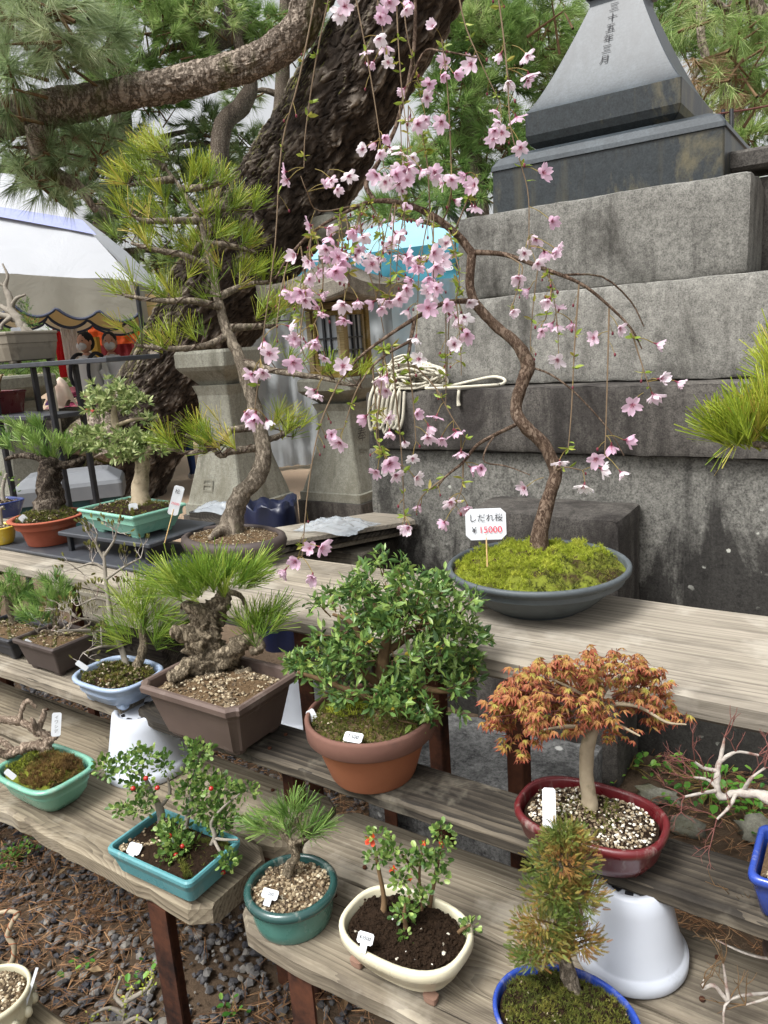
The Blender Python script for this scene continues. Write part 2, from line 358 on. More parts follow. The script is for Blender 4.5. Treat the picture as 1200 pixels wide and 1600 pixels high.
def m_wood(name, dark, mid, light, stain='#4a443c', st=(.55, .72), ridge=.6, wscale=26., end=None, rough=.8, ring=.3):
    k = NT(name); co = k.co(rand=9.); oi = k.n('ObjectInfo')
    mpk = k.n('Mapping'); mpk.inputs['Scale'].default_value = (1.5, 4.6, 4.6); k.l(co, mpk.inputs[0]); kd = k.voro(mpk.outputs[0], 1.15); knot = k.ramp(kd, [(.0, 1.), (.10, .55), (.34, 0.)]); core = k.ramp(kd, [(.035, 1.), (.06, 0.)])
    mp = k.n('Mapping'); mp.inputs['Scale'].default_value = (.8, 55, 55); k.l(co, mp.inputs[0]); fine = k.noise(mp.outputs[0], 2.2, 7, .66, .2)
    mp2 = k.n('Mapping'); mp2.inputs['Scale'].default_value = (.13, 1., 1.); mp2.inputs['Rotation'].default_value = (.7, 0, 0); k.l(co, mp2.inputs[0])
    cb = k.n('CombineXYZ'); k.l(k.math('MULTIPLY', knot, .16), cb.inputs['Y']); ad = k.n('VectorMath', operation='ADD'); k.l(mp2.outputs[0], ad.inputs[0]); k.l(cb.outputs[0], ad.inputs[1])
    wv = k.n('TexWave', wave_type='BANDS', bands_direction='Y', wave_profile='SAW'); k.l(ad.outputs[0], wv.inputs['Vector'])
    for nm, v in (('Scale', wscale), ('Distortion', 5.), ('Detail', 3.), ('Detail Scale', 1.1), ('Detail Roughness', .55)): wv.inputs[nm].default_value = v
    g = k.math('ADD', k.math('MULTIPLY', fine, 1-ring), k.math('MULTIPLY', wv.outputs['Fac'], ring))
    col = k.ramp(g, [(.22, dark), (.44, mid), (.7, light)])
    mp3 = k.n('Mapping'); mp3.inputs['Scale'].default_value = (1., 3.2, 3.2); k.l(co, mp3.inputs[0]); big = k.noise(mp3.outputs[0], 2.6, 6, .62, .6)
    col = k.mix(k.math('MULTIPLY', k.ramp(big, [(st[0], 0.), (st[1], 1.)]), .8), col, stain)
    bl = k.ramp(k.noise(co, 6., 5, .6), [(.56, 0.), (.66, 1.)]); col = k.mix(k.math('MULTIPLY', bl, .3), col, '#b9b2a2')
    mp4 = k.n('Mapping'); mp4.inputs['Scale'].default_value = (.5, 30, 30); k.l(co, mp4.inputs[0]); crack = k.ramp(k.noise(mp4.outputs[0], 3., 3, .5), [(.29, 1.), (.33, 0.)])
    col = k.mix(k.math('MULTIPLY', crack, .8), col, '#241f19'); col = k.mix(k.math('MULTIPLY', core, .7), col, '#3a2c1f')
    hs = k.n('HueSaturation'); k.l(k.math('ADD', k.math('MULTIPLY', oi.outputs['Random'], .34), .82), hs.inputs['Value']); k.l(k.math('ADD', k.math('MULTIPLY', oi.outputs['Random'], -.4), 1.15), hs.inputs['Saturation']); k.l(col, hs.inputs['Color'])
    h = k.math('SUBTRACT', g, k.math('MULTIPLY', crack, .6))
    return k.fin(hs.outputs[0], rough, h, ridge, .004, .25)
def m_stone(name, lo, hi, stain, st=(.5, .62), speck=260., bs=.5, lichen=None, vert=1., rough=.85, spec=.3, lth=(.02, .06), tide=None):
    k = NT(name); co = k.co(rand=5.); f1 = k.noise(co, speck, 3, .75); f2 = k.noise(co, speck*.28, 3, .6); g = k.math('ADD', k.math('MULTIPLY', f1, .65), k.math('MULTIPLY', f2, .35))
    col = k.ramp(g, [(.36, lo), (.64, hi)])
    mp = k.n('Mapping'); mp.inputs['Scale'].default_value = (2.3, 2.3, .8*vert); k.l(co, mp.inputs[0]); big = k.noise(mp.outputs[0], 2.1, 7, .68, .4)
    if tide:        # algae line: dark growth climbing from the damp foot of the stone
        sx = k.n('SeparateXYZ'); tc = k.n('TexCoord'); k.l(tc.outputs['Object'], sx.inputs[0]); big = k.math('ADD', big, k.math('MULTIPLY', k.math('SUBTRACT', tide[0], sx.outputs['Z']), tide[1]))
    sg = k.mix(f1, stain, tuple(c*2.6 for c in lin(stain))); col = k.mix(k.math('MULTIPLY', k.ramp(big, [(st[0], 0.), (st[1], 1.)]), .85), col, sg)
    mp5 = k.n('Mapping'); mp5.inputs['Scale'].default_value = (7, 7, .55); k.l(co, mp5.inputs[0]); col = k.mix(k.math('MULTIPLY', k.ramp(k.noise(mp5.outputs[0], 1.1, 7, .7), [(.52, 0.), (.66, 1.)]), .55), col, stain)
    if lichen:
        v = k.voro(co, 16.); wob = k.math('ADD', v, k.math('MULTIPLY', k.noise(co, 45., 5, .7), .42)); gate = k.ramp(k.noise(co, 4.5, 3), [(.5, 0.), (.6, 1.)])
        col = k.mix(k.math('MULTIPLY', k.ramp(wob, [(.24+lth[0], 1.), (.24+lth[1], 0.)]), gate), col, lichen)
    oi = k.n('ObjectInfo'); hs = k.n('HueSaturation'); k.l(k.math('ADD', k.math('MULTIPLY', oi.outputs['Random'], .3), .86), hs.inputs['Value']); k.l(col, hs.inputs['Color'])
    return k.fin(hs.outputs[0], rough, g, bs, .0035, spec)
def m_bark(name, dark, mid, light, moss=None, scale=9., stretch=.33, bd=.03, rand=4., mth=(.56, .68)):
    k = NT(name); co = k.co((1, 1, .42), rand=rand); n1 = k.noise(co, scale*.8, 9, .78, .15); n2 = k.noise(co, scale*3.2, 6, .7, .3); big = k.noise(co, scale*.16, 4)
    rid = k.math('ABSOLUTE', k.math('SUBTRACT', n1, .5), 0.); fis = k.ramp(rid, [(.0, 0.), (.05, 1.)])
    h = k.math('ADD', k.math('MULTIPLY', fis, .4), k.math('MULTIPLY', n2, .75)); h2 = k.math('ADD', h, k.math('MULTIPLY', k.math('SUBTRACT', big, .5), .5))
    col = k.ramp(h2, [(.22, dark), (.6, mid), (1., light)])
    if moss: col = k.mix(k.ramp(k.noise(co, 2.4 if scale < 30 else 9., 6, .66), [(mth[0], 0.), (mth[1], 1.)]), col, moss)
    return k.fin(col, .92, h, .9, bd, .15)
def m_glaze(name, a, b, edge=None, rough=.28, dirt='#5d5547', coat=.3, damt=(.62, .8)):
    k = NT(name); co = k.co(rand=7.); f = k.noise(co, 14., 6, .65); col = k.mix(f, a, b)
    sp = k.ramp(k.noise(co, 160., 2), [(.68, 0.), (.74, 1.)]); col = k.mix(k.math('MULTIPLY', sp, .35), col, dirt)
    col = k.mix(k.math('MULTIPLY', k.ramp(k.noise(co, 9., 7, .7), [(damt[0], 0.), (damt[1], 1.)]), .6), col, dirt)
    mpz = k.n('Mapping'); mpz.inputs['Scale'].default_value = (30, 30, 7); k.l(co, mpz.inputs[0]); col = k.mix(k.math('MULTIPLY', k.ramp(k.noise(mpz.outputs[0], 1.2, 6, .7), [(.56, 0.), (.72, 1.)]), .38), col, '#b9b6ab')
    r = k.ramp(k.noise(co, 25., 4), [(.3, rough*.7), (.7, min(1, rough*1.9))]); return k.fin(col, r, f, .08, .002, .5, coat)
M = {}
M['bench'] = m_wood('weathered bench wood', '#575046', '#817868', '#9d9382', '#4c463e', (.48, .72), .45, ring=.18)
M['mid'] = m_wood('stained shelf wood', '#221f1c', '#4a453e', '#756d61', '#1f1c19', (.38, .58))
M['front'] = m_wood('ridged front plank wood', '#433c32', '#766c5c', '#948a76', '#443d34', (.50, .70), .55, 34., ring=.24)
M['endgrain'] = M['front']
M['steel'] = m_plain('rusted steel', '#33201a', '#5c3826', 55., .9, .5, .001, .2, dirt='#221714', dscale=16., damt=(.45, .65))
M['blackmetal'] = m_plain('black painted metal', '#15161a', '#25272c', 30., .45, .08, .001, .5, dirt='#3a3a3a', dscale=20.)
M['blackboard'] = m_plain('black stand board', '#2c2e33', '#43464c', 18., .5, .08, .001, .5, dirt='#575856', dscale=9.)
M['granite'] = m_stone('weathered granite', '#53524e', '#96948d', '#24221f', (.50, .68), 210.)
M['granite_dark'] = m_stone('damp dark granite', '#33302e', '#69655f', '#1a1716', (.44, .62), 210.)
M['granite_low'] = m_stone('lichen flecked lower granite', '#484743', '#918f88', '#191716', (.5, .6), 150., lichen='#c4c4ba', lth=(.05, .10), tide=(.78, .5))
M['slab'] = m_stone('black speckled stone', '#3c3c3c', '#8a8a88', '#242424', (.58, .72), 90., lichen='#c9c9c4', lth=(.14, .2))
M['bluestone'] = m_stone('polished blue grey stone', '#2a3034', '#3f464b', '#1b1f22', (.45, .66), 130., .10, lichen=None, rough=.4, spec=.4)
M['bluestone_dark'] = m_stone('dark stained blue stone', '#171b1d', '#2c3235', '#464130', (.54, .66), 160., .15, rough=.42, spec=.35)
M['lantern'] = m_stone('lantern stone', '#5f5e55', '#8b8a7e', '#47453b', (.48, .68), 170., .3)
M['lanternroof'] = m_stone('lantern roof stone', '#55514a', '#8d867a', '#3c3932', (.48, .66), 120., .6, lichen='#a9a496')
M['lanternwood'] = m_wood('lantern box wood', '#4a3e26', '#75643c', '#8c794f', '#4d4025', (.55, .75), .3, ring=.15)
M['bark'] = m_bark('old pine bark', '#241d17', '#5f5348', '#94877a', '#6b6f24', 11., .33, .05, mth=(.64, .74))
M['limbbark'] = m_bark('pale scaly limb bark', '#2f2822', '#85786a', '#b8ab9d', '#4a4c20', 22., .33, .018, mth=(.55, .66))
M['ptrunk'] = m_bark('bonsai pine bark', '#3a332b', '#7f7466', '#a79c8b', '#5d5f3c', 60., .33, .004, mth=(.62, .74))
M['crag'] = m_bark('craggy cork bark', '#3a3128', '#93856f', '#c0b29b', '#77775a', 90., .4, .010, mth=(.66, .8))
M['cherrybark'] = m_bark('cherry bark', '#2c2019', '#5f4d40', '#8a7a6b', '#6f6a58', 75., .4, .003, mth=(.62, .74))
M['darkbark'] = m_bark('dark plated pine bark', '#15110e', '#4a4037', '#8a8073', None, 55., .4, .006)
M['palebark'] = m_plain('pale smooth bark', '#7b6d59', '#b3a68d', 60., .8, .3, .002, .2, dirt='#565038', dscale=25.)
M['whitebark'] = m_plain('lime washed bark', '#8f8880', '#bdb6ad', 120., .9, .8, .003, .1, dirt='#7a5f56', dscale=40., damt=(.5, .66))
M['greytwig'] = m_plain('grey twig', '#6e675c', '#9c958a', 80., .85, .3, .002, .2)
M['browntwig'] = m_plain('brown twig', '#4c3a28', '#7a6348', 80., .8, .3, .002, .2)
M['cherrytwig'] = m_plain('slender cherry twig', '#5c4c3c', '#7d6c56', 60., .75, .2, .001, .2)
M['redtwig'] = m_plain('red winter twig', '#5a3632', '#7c5048', 60., .7, .2, .001, .3)
M['copper'] = m_plain('aluminium training wire', '#3a2b22', '#5b4636', 60., .5, .1, .001, .5)
M['needle_lime'] = m_leaf('lime pine needles', [(0, '#5a7426'), (.4, '#85992f'), (.8, '#a8b040'), (1, '#bda956')], .25)
M['needle_bright'] = m_leaf('bright pine needles', [(0, '#476a24'), (.5, '#759436'), (1, '#a9b650')], .3)
M['needle_mid'] = m_leaf('green pine needles', [(0, '#3f6030'), (.5, '#64873f'), (1, '#93ab5c')], .28)
M['needle_far'] = m_leaf('pine foliage', [(0, '#46593a'), (.4, '#6b8052'), (.8, '#91a26c'), (1, '#adb787')], .45, .5)
M['needle_far2'] = m_leaf('lighter pine foliage', [(0, '#45602f'), (.45, '#6f8d48'), (.85, '#99b06a'), (1, '#b7c288')], .42, .5)
M['needle_dead'] = m_leaf('fallen pine needles', [(0, '#4b3525'), (.5, '#7d5a3d'), (1, '#ab8660')], .1, .7)
M['needle_brown'] = m_leaf('dry hanging needles', [(0, '#4e3c2b'), (.6, '#7d6448'), (1, '#a18a68')], .2, .7)
M['azalea'] = m_leaf('azalea leaves', [(0, '#3c5a2e'), (.4, '#5b7c40'), (.85, '#87a052'), (.97, '#a0b15e'), (1, '#b7a842')], .25, .38, .5)
M['azalea_pale'] = m_leaf('pale azalea leaves', [(0, '#5e7240'), (.5, '#8fa062'), (1, '#c2c992')], .3, .45, .4)
M['smallleaf'] = m_leaf('small glossy leaves', [(0, '#3c5a2a'), (.5, '#64853e'), (1, '#9cb262')], .28, .4, .5)
M['weed'] = m_leaf('weed leaves', [(0, '#3b6b28'), (.6, '#629a3a'), (1, '#8bb552')], .3)
M['maple'] = m_leaf('young maple leaves', [(0, '#a8a650'), (.45, '#ad904e'), (1, '#a4664a')], .32, .55, .25, ('#9a4b3f', .3, .85))
M['juniper'] = m_leaf('bronzed cedar sprays', [(0, '#46602a'), (.4, '#6c7a38'), (.65, '#8f7f40'), (.85, '#9a6f3c'), (1, '#6b452c')], .15, .6)
M['moss_lime'] = m_leaf('lime moss', [(0, '#6f7d20'), (.45, '#9ba734'), (1, '#c4c652')], .3, .8)
M['moss_dark'] = m_leaf('dark moss', [(0, '#39401b'), (.5, '#5d6428'), (1, '#87803a')], .2, .85)
M['moss_dry'] = m_leaf('dry brown moss', [(0, '#4a381f'), (.5, '#755a34'), (1, '#8f7a44')], .2, .85)
M['moss_soil'] = m_plain('moss cushion', '#4c5420', '#7d8430', 90., .95, .8, .004, .1, dirt='#3a3020', dscale=18., damt=(.48, .6))
M['bud'] = m_leaf('swelling buds', [(0, '#5d5a35'), (1, '#8a8a4c')], .15)
M['greenbud'] = m_leaf('yellow green buds', [(0, '#9eae3c'), (1, '#cdd26a')], .25)
M['cherryleaf'] = m_leaf('young cherry leaves', [(0, '#7d9038'), (.6, '#93a944'), (1, '#a89a4c')], .35)
def m_petal():
    k = NT('cherry petal'); oi = k.n('ObjectInfo'); base = k.ramp(oi.outputs['Random'], [(0, '#ebc8df'), (.45, '#f2d9e9'), (.78, '#f7e7f1'), (1, '#fcf7fa')])
    col = k.mix(k.ramp(k.attr('tip'), [(.05, 1.), (.30, 0.)]), base, '#c56f96'); k.fin(col, .6, spec=.2)
    tr = k.n('BsdfTranslucent'); k.l(col, tr.inputs['Color']); mx = k.n('MixShader'); mx.inputs[0].default_value = .5
    k.l(k.b.outputs[0], mx.inputs[1]); k.l(tr.outputs[0], mx.inputs[2]); k.l(mx.outputs[0], k.out.inputs[0]); return k.m
M['petal'] = m_petal(); M['calyx'] = m_plain('cherry calyx', '#5c2230', '#7c3340', 40.); M['pedicel'] = m_plain('flower stalk', '#6e7034', '#8a6a3c', 40.)
M['stamen'] = m_plain('stamens', '#c9a0a0', '#a85a78', 40.)
M['redpetal'] = m_plain('orange red petal', '#c2381c', '#e0562c', 20., .55); M['berry'] = m_plain('red berry', '#8e1c1a', '#b32b20', 20., .3, coat=.3)
M['soil'] = m_plain('dark soil', '#16100c', '#33261b', 120., .95, 1., .006, .1); M['soilbrown'] = m_plain('brown soil', '#46382a', '#6d5a43', 120., .95, 1., .006, .1)
M['grit'] = m_leaf('pale pumice grit', [(0, '#382f26'), (.45, '#6b5c49'), (.85, '#9c8d73'), (1, '#c9bfa8')], 0., .9, .2)
M['gritwhite'] = m_leaf('white pumice grit', [(0, '#8f8778'), (.5, '#cfcabc'), (1, '#ebe8df')], 0., .9, .2)
M['pebble'] = m_leaf('grey gravel', [(0, '#34343a'), (.4, '#504f51'), (.8, '#6b6967'), (1, '#88837b')], 0., .75, .35)
M['paper'] = m_plain('white plastic tag', '#c4c8cc', '#d0d3d6', 20., .5, .03); M['ink'] = m_plain('black ink', '#16161a', '#222226', 20.); M['redink'] = m_plain('red ink', '#c8243c', '#d8364c', 20.)
M['stick'] = m_plain('bamboo stick', '#b5935f', '#cdb07c', 60., .6)
M['rope'] = m_plain('white cotton rope', '#b3ad9c', '#d2cdbd', 200., .9, .8, .003, .1)
M['whiteplastic'] = m_plain('white plastic', '#bcc2cc', '#cacfd8', 12., .35, .02, .001, .4, .05, dirt='#94979a', dscale=10., damt=(.6, .8))
M['cream_crate'] = m_plain('cream crate plastic', '#d2ccb8', '#e0dac8', 12., .45, .03, .001, .5)
M['g_bowl'] = m_plain('slate grey ceramic', '#3d4347', '#5c6366', 22., .55, .25, .003, .4, dirt='#2c2f31', dscale=11.)
M['g_brown'] = m_plain('unglazed brown clay', '#4d403b', '#6b5b53', 14., .6, .15, .002, .35, dirt='#8c8078', dscale=8., damt=(.6, .78))
M['g_dkbrown'] = m_plain('dark brown clay', '#3a322f', '#544a46', 14., .6, .15, .002, .35, dirt='#6f6863', dscale=10., damt=(.62, .8))
M['g_black'] = m_plain('black clay', '#26272b', '#3b3c41', 14., .6, .15, .002, .35, dirt='#5d5c5c', dscale=10.)
M['g_terra'] = m_plain('terracotta', '#86503a', '#a36a4a', 16., .8, .15, .002, .25, dirt='#5c4638', dscale=9., damt=(.58, .75)); M['g_terrarim'] = m_plain('darkened terracotta rim', '#5b4039', '#7c5a4d', 16., .8, .15, .002, .25, dirt='#4a3a36', dscale=9.)
M['g_terra2'] = m_plain('red terracotta', '#84422f', '#a85f49', 16., .8, .15, .002, .25, dirt='#8d6a60', dscale=9.)
M['g_red'] = m_glaze('oxblood glaze', '#4a1418', '#6d1f24', dirt='#2f1413'); M['g_mint'] = m_glaze('mint green glaze', '#5c9480', '#79ad97', dirt='#4f6355', damt=(.66, .85))
M['g_celadon'] = m_glaze('celadon glaze', '#6fa793', '#8bbfab', dirt='#5b7668', damt=(.66, .85)); M['g_turq'] = m_glaze('turquoise glaze', '#457f86', '#649da2', dirt='#6a5a4c', damt=(.68, .85))
M['g_green'] = m_glaze('sea green glaze', '#2d5a54', '#5b8f83', dirt='#233c3a', rough=.2); M['g_greenrim'] = m_glaze('dark green rim glaze', '#1d3534', '#2f5450', rough=.15)
M['g_cream'] = m_glaze('cream glaze', '#cdc6a8', '#ded8bf', dirt='#8f8460', damt=(.68, .86)); M['g_blue'] = m_glaze('cobalt glaze', '#22398a', '#3552a8', dirt='#20264d', rough=.18); M['g_lblue'] = m_glaze('pale blue glaze', '#7f92ad', '#9dadc4', dirt='#6a6c74', rough=.4, damt=(.58, .8))
M['g_yellow'] = m_glaze('yellow glaze', '#c4a72a', '#d8bf3f'); M['g_dblue'] = m_glaze('navy glaze', '#1c2a5c', '#2a3c7c'); M['g_dred'] = m_glaze('dark red glaze', '#4c1218', '#5f1a20'); M['g_beige'] = m_plain('grey beige clay', '#6f685c', '#8b8476', 16., .7, .15, .002, .3, dirt='#524c44', dscale=9.)
M['g_ornate'] = m_glaze('pale ornate glaze', '#b7b093', '#cbc6ad', dirt='#85805f'); M['g_base'] = m_plain('bare clay foot', '#7c6052', '#967766', 30., .85, .2)

M['needle_near'] = m_leaf('grey green pine needles', [(0, '#5c6f4a'), (.45, '#869a6c'), (.85, '#adb98e'), (1, '#c6cba9')], .45, .5)
M['pinkcork'] = m_bark('pale corky bark', '#4a3d33', '#a08c7a', '#c9b8a5', None, 110., .4, .006)
def m_trunk():
    k = NT('mossy plated bark'); m0 = M['bark']; co = k.co((1, 1, .42)); n1 = k.noise(co, 9., 9, .74, .9); n2 = k.noise(co, 34., 7, .7, .3); e = k.attr('tip')
    h = k.math('ADD', k.math('MULTIPLY', e, .6), k.math('MULTIPLY', n2, .55)); col = k.ramp(h, [(.3, '#110e0c'), (.6, '#433b34'), (1., '#a1978b')]); col = k.mix(k.math('MULTIPLY', n1, .2), col, '#3a312b')
    ge = k.n('NewGeometry'); dt = k.n('VectorMath', operation='DOT_PRODUCT'); k.l(ge.outputs['Normal'], dt.inputs[0]); dt.inputs[1].default_value = (-.75, -.25, .6)
    ms = k.math('MULTIPLY', k.ramp(dt.outputs['Value'], [(.55, 0.), (.9, 1.)]), k.ramp(k.noise(co, 5., 7, .7), [(.42, 0.), (.58, 1.)])); col = k.mix(ms, col, k.mix(n2, '#4f5218', '#8a8c34'))
    return k.fin(col, .92, h, .8, .03, .15)
M['trunk'] = m_trunk()
# ---------------------------------------------------------------- ground
ZF, ZM, ZB = .50, .66, .84
def m_ground():
    k = NT('earth ground'); co = k.co(); f = k.noise(co, 60., 6, .7); big = k.noise(co, 1.3, 5)
    col = k.mix(f, '#3f342a', '#6b5a49'); far = k.mix(f, '#8a7663', '#a6927c')
    sx = k.n('SeparateXYZ'); tc = k.n('TexCoord'); k.l(tc.outputs['Object'], sx.inputs[0])
    ys = k.math('ADD', sx.outputs['Y'], k.math('MULTIPLY', big, 1.2)); col = k.mix(k.ramp(k.math('MULTIPLY', ys, .1), [(.3, 0.), (.4, 1.)]), col, far)
    return k.fin(col, .95, f, .8, .01, .15)
g = MB(); nx = 90; xs = np.concatenate([np.linspace(-150, -8, 20), np.linspace(-7.5, 3, 60), np.linspace(4, 150, 12)]); ys = np.concatenate([np.linspace(-100, -1, 8), np.linspace(-.5, 6, 50), np.linspace(7, 220, 22)])
GV = np.array([[x, y, .012*mnoise.noise(Vector((x*2, y*2, 0)))+.006*mnoise.noise(Vector((x*9, y*9, 3))) if -8 < x < 4 and -1 < y < 7 else 0] for y in ys for x in xs])
g.add(GV, grid_faces(len(ys), len(xs), False), 0, .5, True); single('ground', g, m_ground(), (0, 0, 0), kind='structure')
# gravel and fallen needles
def gravel_zone(n):
    x = rng.uniform(-4.2, .5, n); y = rng.uniform(.25, 2.3, n); pat = np.array([mnoise.noise(Vector((a*1.7, b*1.7, 5.))) for a, b in zip(x, y)])
    keep = (pat > -.9) & ~((x > -.75) & (y > 1.25)); return x[keep], y[keep]
x, y = gravel_zone(30000); mb = MB(); sz = rng.gamma(8, .0020, len(x)).clip(.007, .030)
pebbles(mb, np.column_stack([x, y, sz*.22+rng.random(len(x))*.006]), sz, flat=.75)
single('gravel', mb, M['pebble'], (0, 0, 0), 'angular blue grey gravel strewn under the plank benches', 'gravel', kind='stuff')
def litter(mb, n, xr, yr, L=.075, z=.012, thr=-.1):
    x = rng.uniform(*xr, n); y = rng.uniform(*yr, n); pat = np.array([mnoise.noise(Vector((a*2.1+7, b*2.1, 1.))) for a, b in zip(x, y)]); k = pat > thr; x, y = x[k], y[k]
    P = np.column_stack([x, y, z+rng.random(len(x))*.02]); a = rng.normal(.4, 1., len(x)); D = np.column_stack([np.cos(a), np.sin(a), rng.normal(0, .12, len(x))])
    w = .0016/L
    for sgn in (-1, 1):
        place(mb, [[0, -w/2, 0], [0, w/2, 0], [.5, w/2+.03*sgn, .03], [.5, -w/2+.03*sgn, .03], [1, .09*sgn, 0]], [[0, 1, 2, 3]], P, D, L*rng.uniform(.6, 1.2, len(P)), rng.normal(0, .3, len(P)), 0)
        place(mb, [[.5, w/2+.03*sgn, .03], [.5, -w/2+.03*sgn, .03], [1, .09*sgn, 0]], [[0, 1, 2]], P, D, L, rng.normal(0, .3, len(P)), 0)
mb = MB(); litter(mb, 10500, (-3.6, -.3), (.3, 1.9), thr=-.15); litter(mb, 3000, (-.9, .6), (1.1, 2.4), thr=-.4); litter(mb, 900, (-2., -.6), (1.0, 1.5), thr=-.3)
single('pine_needle_litter', mb, M['needle_dead'], (0, 0, 0), 'rusty brown fallen pine needles scattered over the gravel', 'pine litter', kind='stuff')
mb = MB(); n = 90; P = np.column_stack([rng.uniform(-3, -.3, n), rng.uniform(.4, 1.9, n), np.full(n, .03)]); D = rdir(n)*[1, 1, .3]
place(mb, [[0, 0, 0], [.4, .22, .1], [.4, -.22, .1], [1, 0, 0]], [[0, 2, 3, 1]], P, D, rng.uniform(.02, .045, n)); single('dead_leaves', mb, M['needle_brown'], (0, 0, 0), 'small curled dead leaves lying among the gravel', 'dead leaves', kind='stuff')
def weed(px, py, r, n, label, z=.01, leaf=.02):
    b = at(px, py, z=z); mb = MB(); st = MB()
    P = np.array(b) + np.column_stack([rng.normal(0, r, n), rng.normal(0, r, n), rng.uniform(.005, .04, n)]); D = rdir(n)*[1, 1, .3]+[0, 0, .45]
    place(mb, ROUND_V, ROUND_F, P, D, rng.uniform(.6, 1.2, n)*leaf)
    for i in range(0, n, 3): st.tube([b+Vector((0, 0, 0)), (Vector(b)+Vector(P[i]))/2+Vector((0, 0, .01)), P[i]], .0012, 4)
    t = thing('weed', b, label, 'weed', 'green weeds in the gravel'); part('foliage', mb, M['weed'], t, 'stuff'); part('stem', st, M['pedicel'], t)
weed(25, 1345, .03, 90, 'feathery green weed in the gravel at the left edge', leaf=.013)
weed(225, 1540, .02, 10, 'small sprouting weeds between gravel left of the rusty leg')
weed(120, 1520, .02, 8, 'tiny weeds above the low corner bench')
weed(1110, 1235, .09, 110, 'broad leafed weeds at the foot of the dark stone wall', leaf=.03)
weed(1175, 1270, .06, 60, 'clump of weeds below the lime washed bare tree', leaf=.028)
weed(985, 1200, .05, 36, 'low weeds beside the maple pot near the wall', leaf=.024)
weed(365, 1585, .02, 10, 'small weeds beside the rusty cross rail')
weed(800, 1345, .025, 14, 'green leaf sprig under the grey shelf by the cedar', leaf=.03)
for px, py, r, lb, sq in ((1072, 1300, .05, 'flat topped greenish stone on the needle litter', (1, .7, .55)), (1030, 1250, .055, 'long low stone near the maple pot', (1.3, .6, .4)), (1185, 1310, .06, 'pale grey rock behind the blue glazed pot', (1, .8, .7))):
    b = at(px, py, z=.0); mb = MB(); mb.sphere((b.x, b.y, r*.3), r, 0, 12, 9, sq, .5, smooth=True); single('rock', mb, m_stone('field stone', '#6b6a5e', '#8e8d80', '#55543f', (.5, .7), 120.), b, lb, 'rock', 'loose rocks by the wall')

# ---------------------------------------------------------------- stone monument
SY = [2.37, 2.33, 2.45, 2.58, 2.69, 2.75]
def block(x0, x1, y0, y1, z0, z1, bev=.012, bat=0., rough=.004, n=14):
    """stone block: bevelled box, subdivided and slightly uneven, sides leaning in by bat"""
    mb = MB(); mb.box(((x0+x1)/2, (y0+y1)/2, (z0+z1)/2), (x1-x0, y1-y0, z1-z0), 0, bev)
    return mb
mon = thing('stone_monument', at(900, 1190, z=0), 'stepped granite monument with dark flared stone pedestal behind the cherry tree', 'monument')
cx, hw = -.85, .475
z_t4 = 1.045; z_t3 = at(930, 603, Y=SY[1]).z; z_t2 = at(1040, 438, Y=SY[2]).z; z_t1 = at(932, 305, Y=SY[3]).z; z_pl = at(940, 205, Y=SY[4]).z
xl = [at(585, 760, Y=SY[0]).x, at(572, 650, Y=SY[1]).x, at(642, 490, Y=SY[2]).x, at(712, 343, Y=SY[3]).x, at(768, 300, Y=SY[4]).x]
def rightx(l): return 2*cx-l
def tier(name, m, x0, x1, y0, z0, z1, joints=(), bev=.012):
    dy = (x1-x0)
    xs_ = [x0]+list(joints)+[x1]
    for i in range(len(xs_)-1):
        mb = MB(); mb.stone(((xs_[i]+xs_[i+1])/2, y0+dy/2, (z0+z1)/2), (xs_[i+1]-xs_[i]-(.004 if len(xs_) > 2 else 0), dy, z1-z0), bev, .8, .04, seed=z0*9); part(name, mb, m, mon)
tier('stone_course', M['granite_low'], xl[0]-.02, .62, SY[0], -.05, z_t4-.003, ())
tier('stone_course', M['granite_dark'], xl[1], .62, SY[1], z_t4, z_t3, (.18,), .016)
tier('stone_course', M['granite'], xl[2], .25, SY[2], z_t3+.002, z_t2, (.0,), .012)
tier('stone_course', M['granite'], xl[3], rightx(xl[3]), SY[3], z_t2+.002, z_t1, (), .016)
# plinth with rounded shoulder
pw = (rightx(xl[4])-xl[4])/2; pc = (cx, SY[4]+pw); ph = z_pl-z_t1; mb = MB()
mb.loft(o_rect(.02, 1., 3), [(0, z_t1+.002), (-.004, z_t1+ph*.72)], pw, pw, (*pc, 0), close_bottom=True, smooth=False, mat=0)
mb.loft(o_rect(.02, 1., 3), [(-.004, z_t1+ph*.72), (.002, z_t1+ph*.73), (.0, z_t1+ph*.8), (-.02, z_t1+ph*.92), (-.06, z_pl)], pw, pw, (*pc, 0), close_bottom=False, close_top=True, smooth=False, mat=1)
part('plinth', mb, [M['bluestone_dark'], M['bluestone']], mon)
# flared pedestal
fl = at(820, 178, Y=SY[5]); fr = at(1065, 118, Y=SY[5]); fw = (fr.x-fl.x)/2; fc = ((fl.x+fr.x)/2, SY[5]+fw); zf = fl.z; zfb = z_pl+.004
ptop = at(960, -30, Y=SY[5]+fw*.6).z; mb = MB(); zr = at(950, 0, Y=SY[5]+fw*.6).z
prof = [(-.03, zfb), (-.008, zfb+.02), (0, zfb+.045), (0, zf)]; mb.loft(o_rect(.015, 1., 2), prof, fw, fw, (*fc, 0), smooth=False, mat=1)
tw = (at(1005, 10, Y=SY[5]+fw*.6).x-at(925, 10, Y=SY[5]+fw*.6).x)/2
prof = [(0, zf)]
for i in range(1, 31):
    u = i/30; prof.append((-(fw-tw)*(u**.92 if u < 1 else 1), zf+(zr-zf)*(u**1.12)))
prof += [(-(fw-tw), zr+.02), (-(fw-tw)+.012, zr+.025), (-(fw-tw)+.012, zr+.07)]
mb.loft(o_rect(.015, 1., 2), prof, fw, fw, (*fc, 0), close_bottom=False, close_top=False, smooth=False, mat=0)
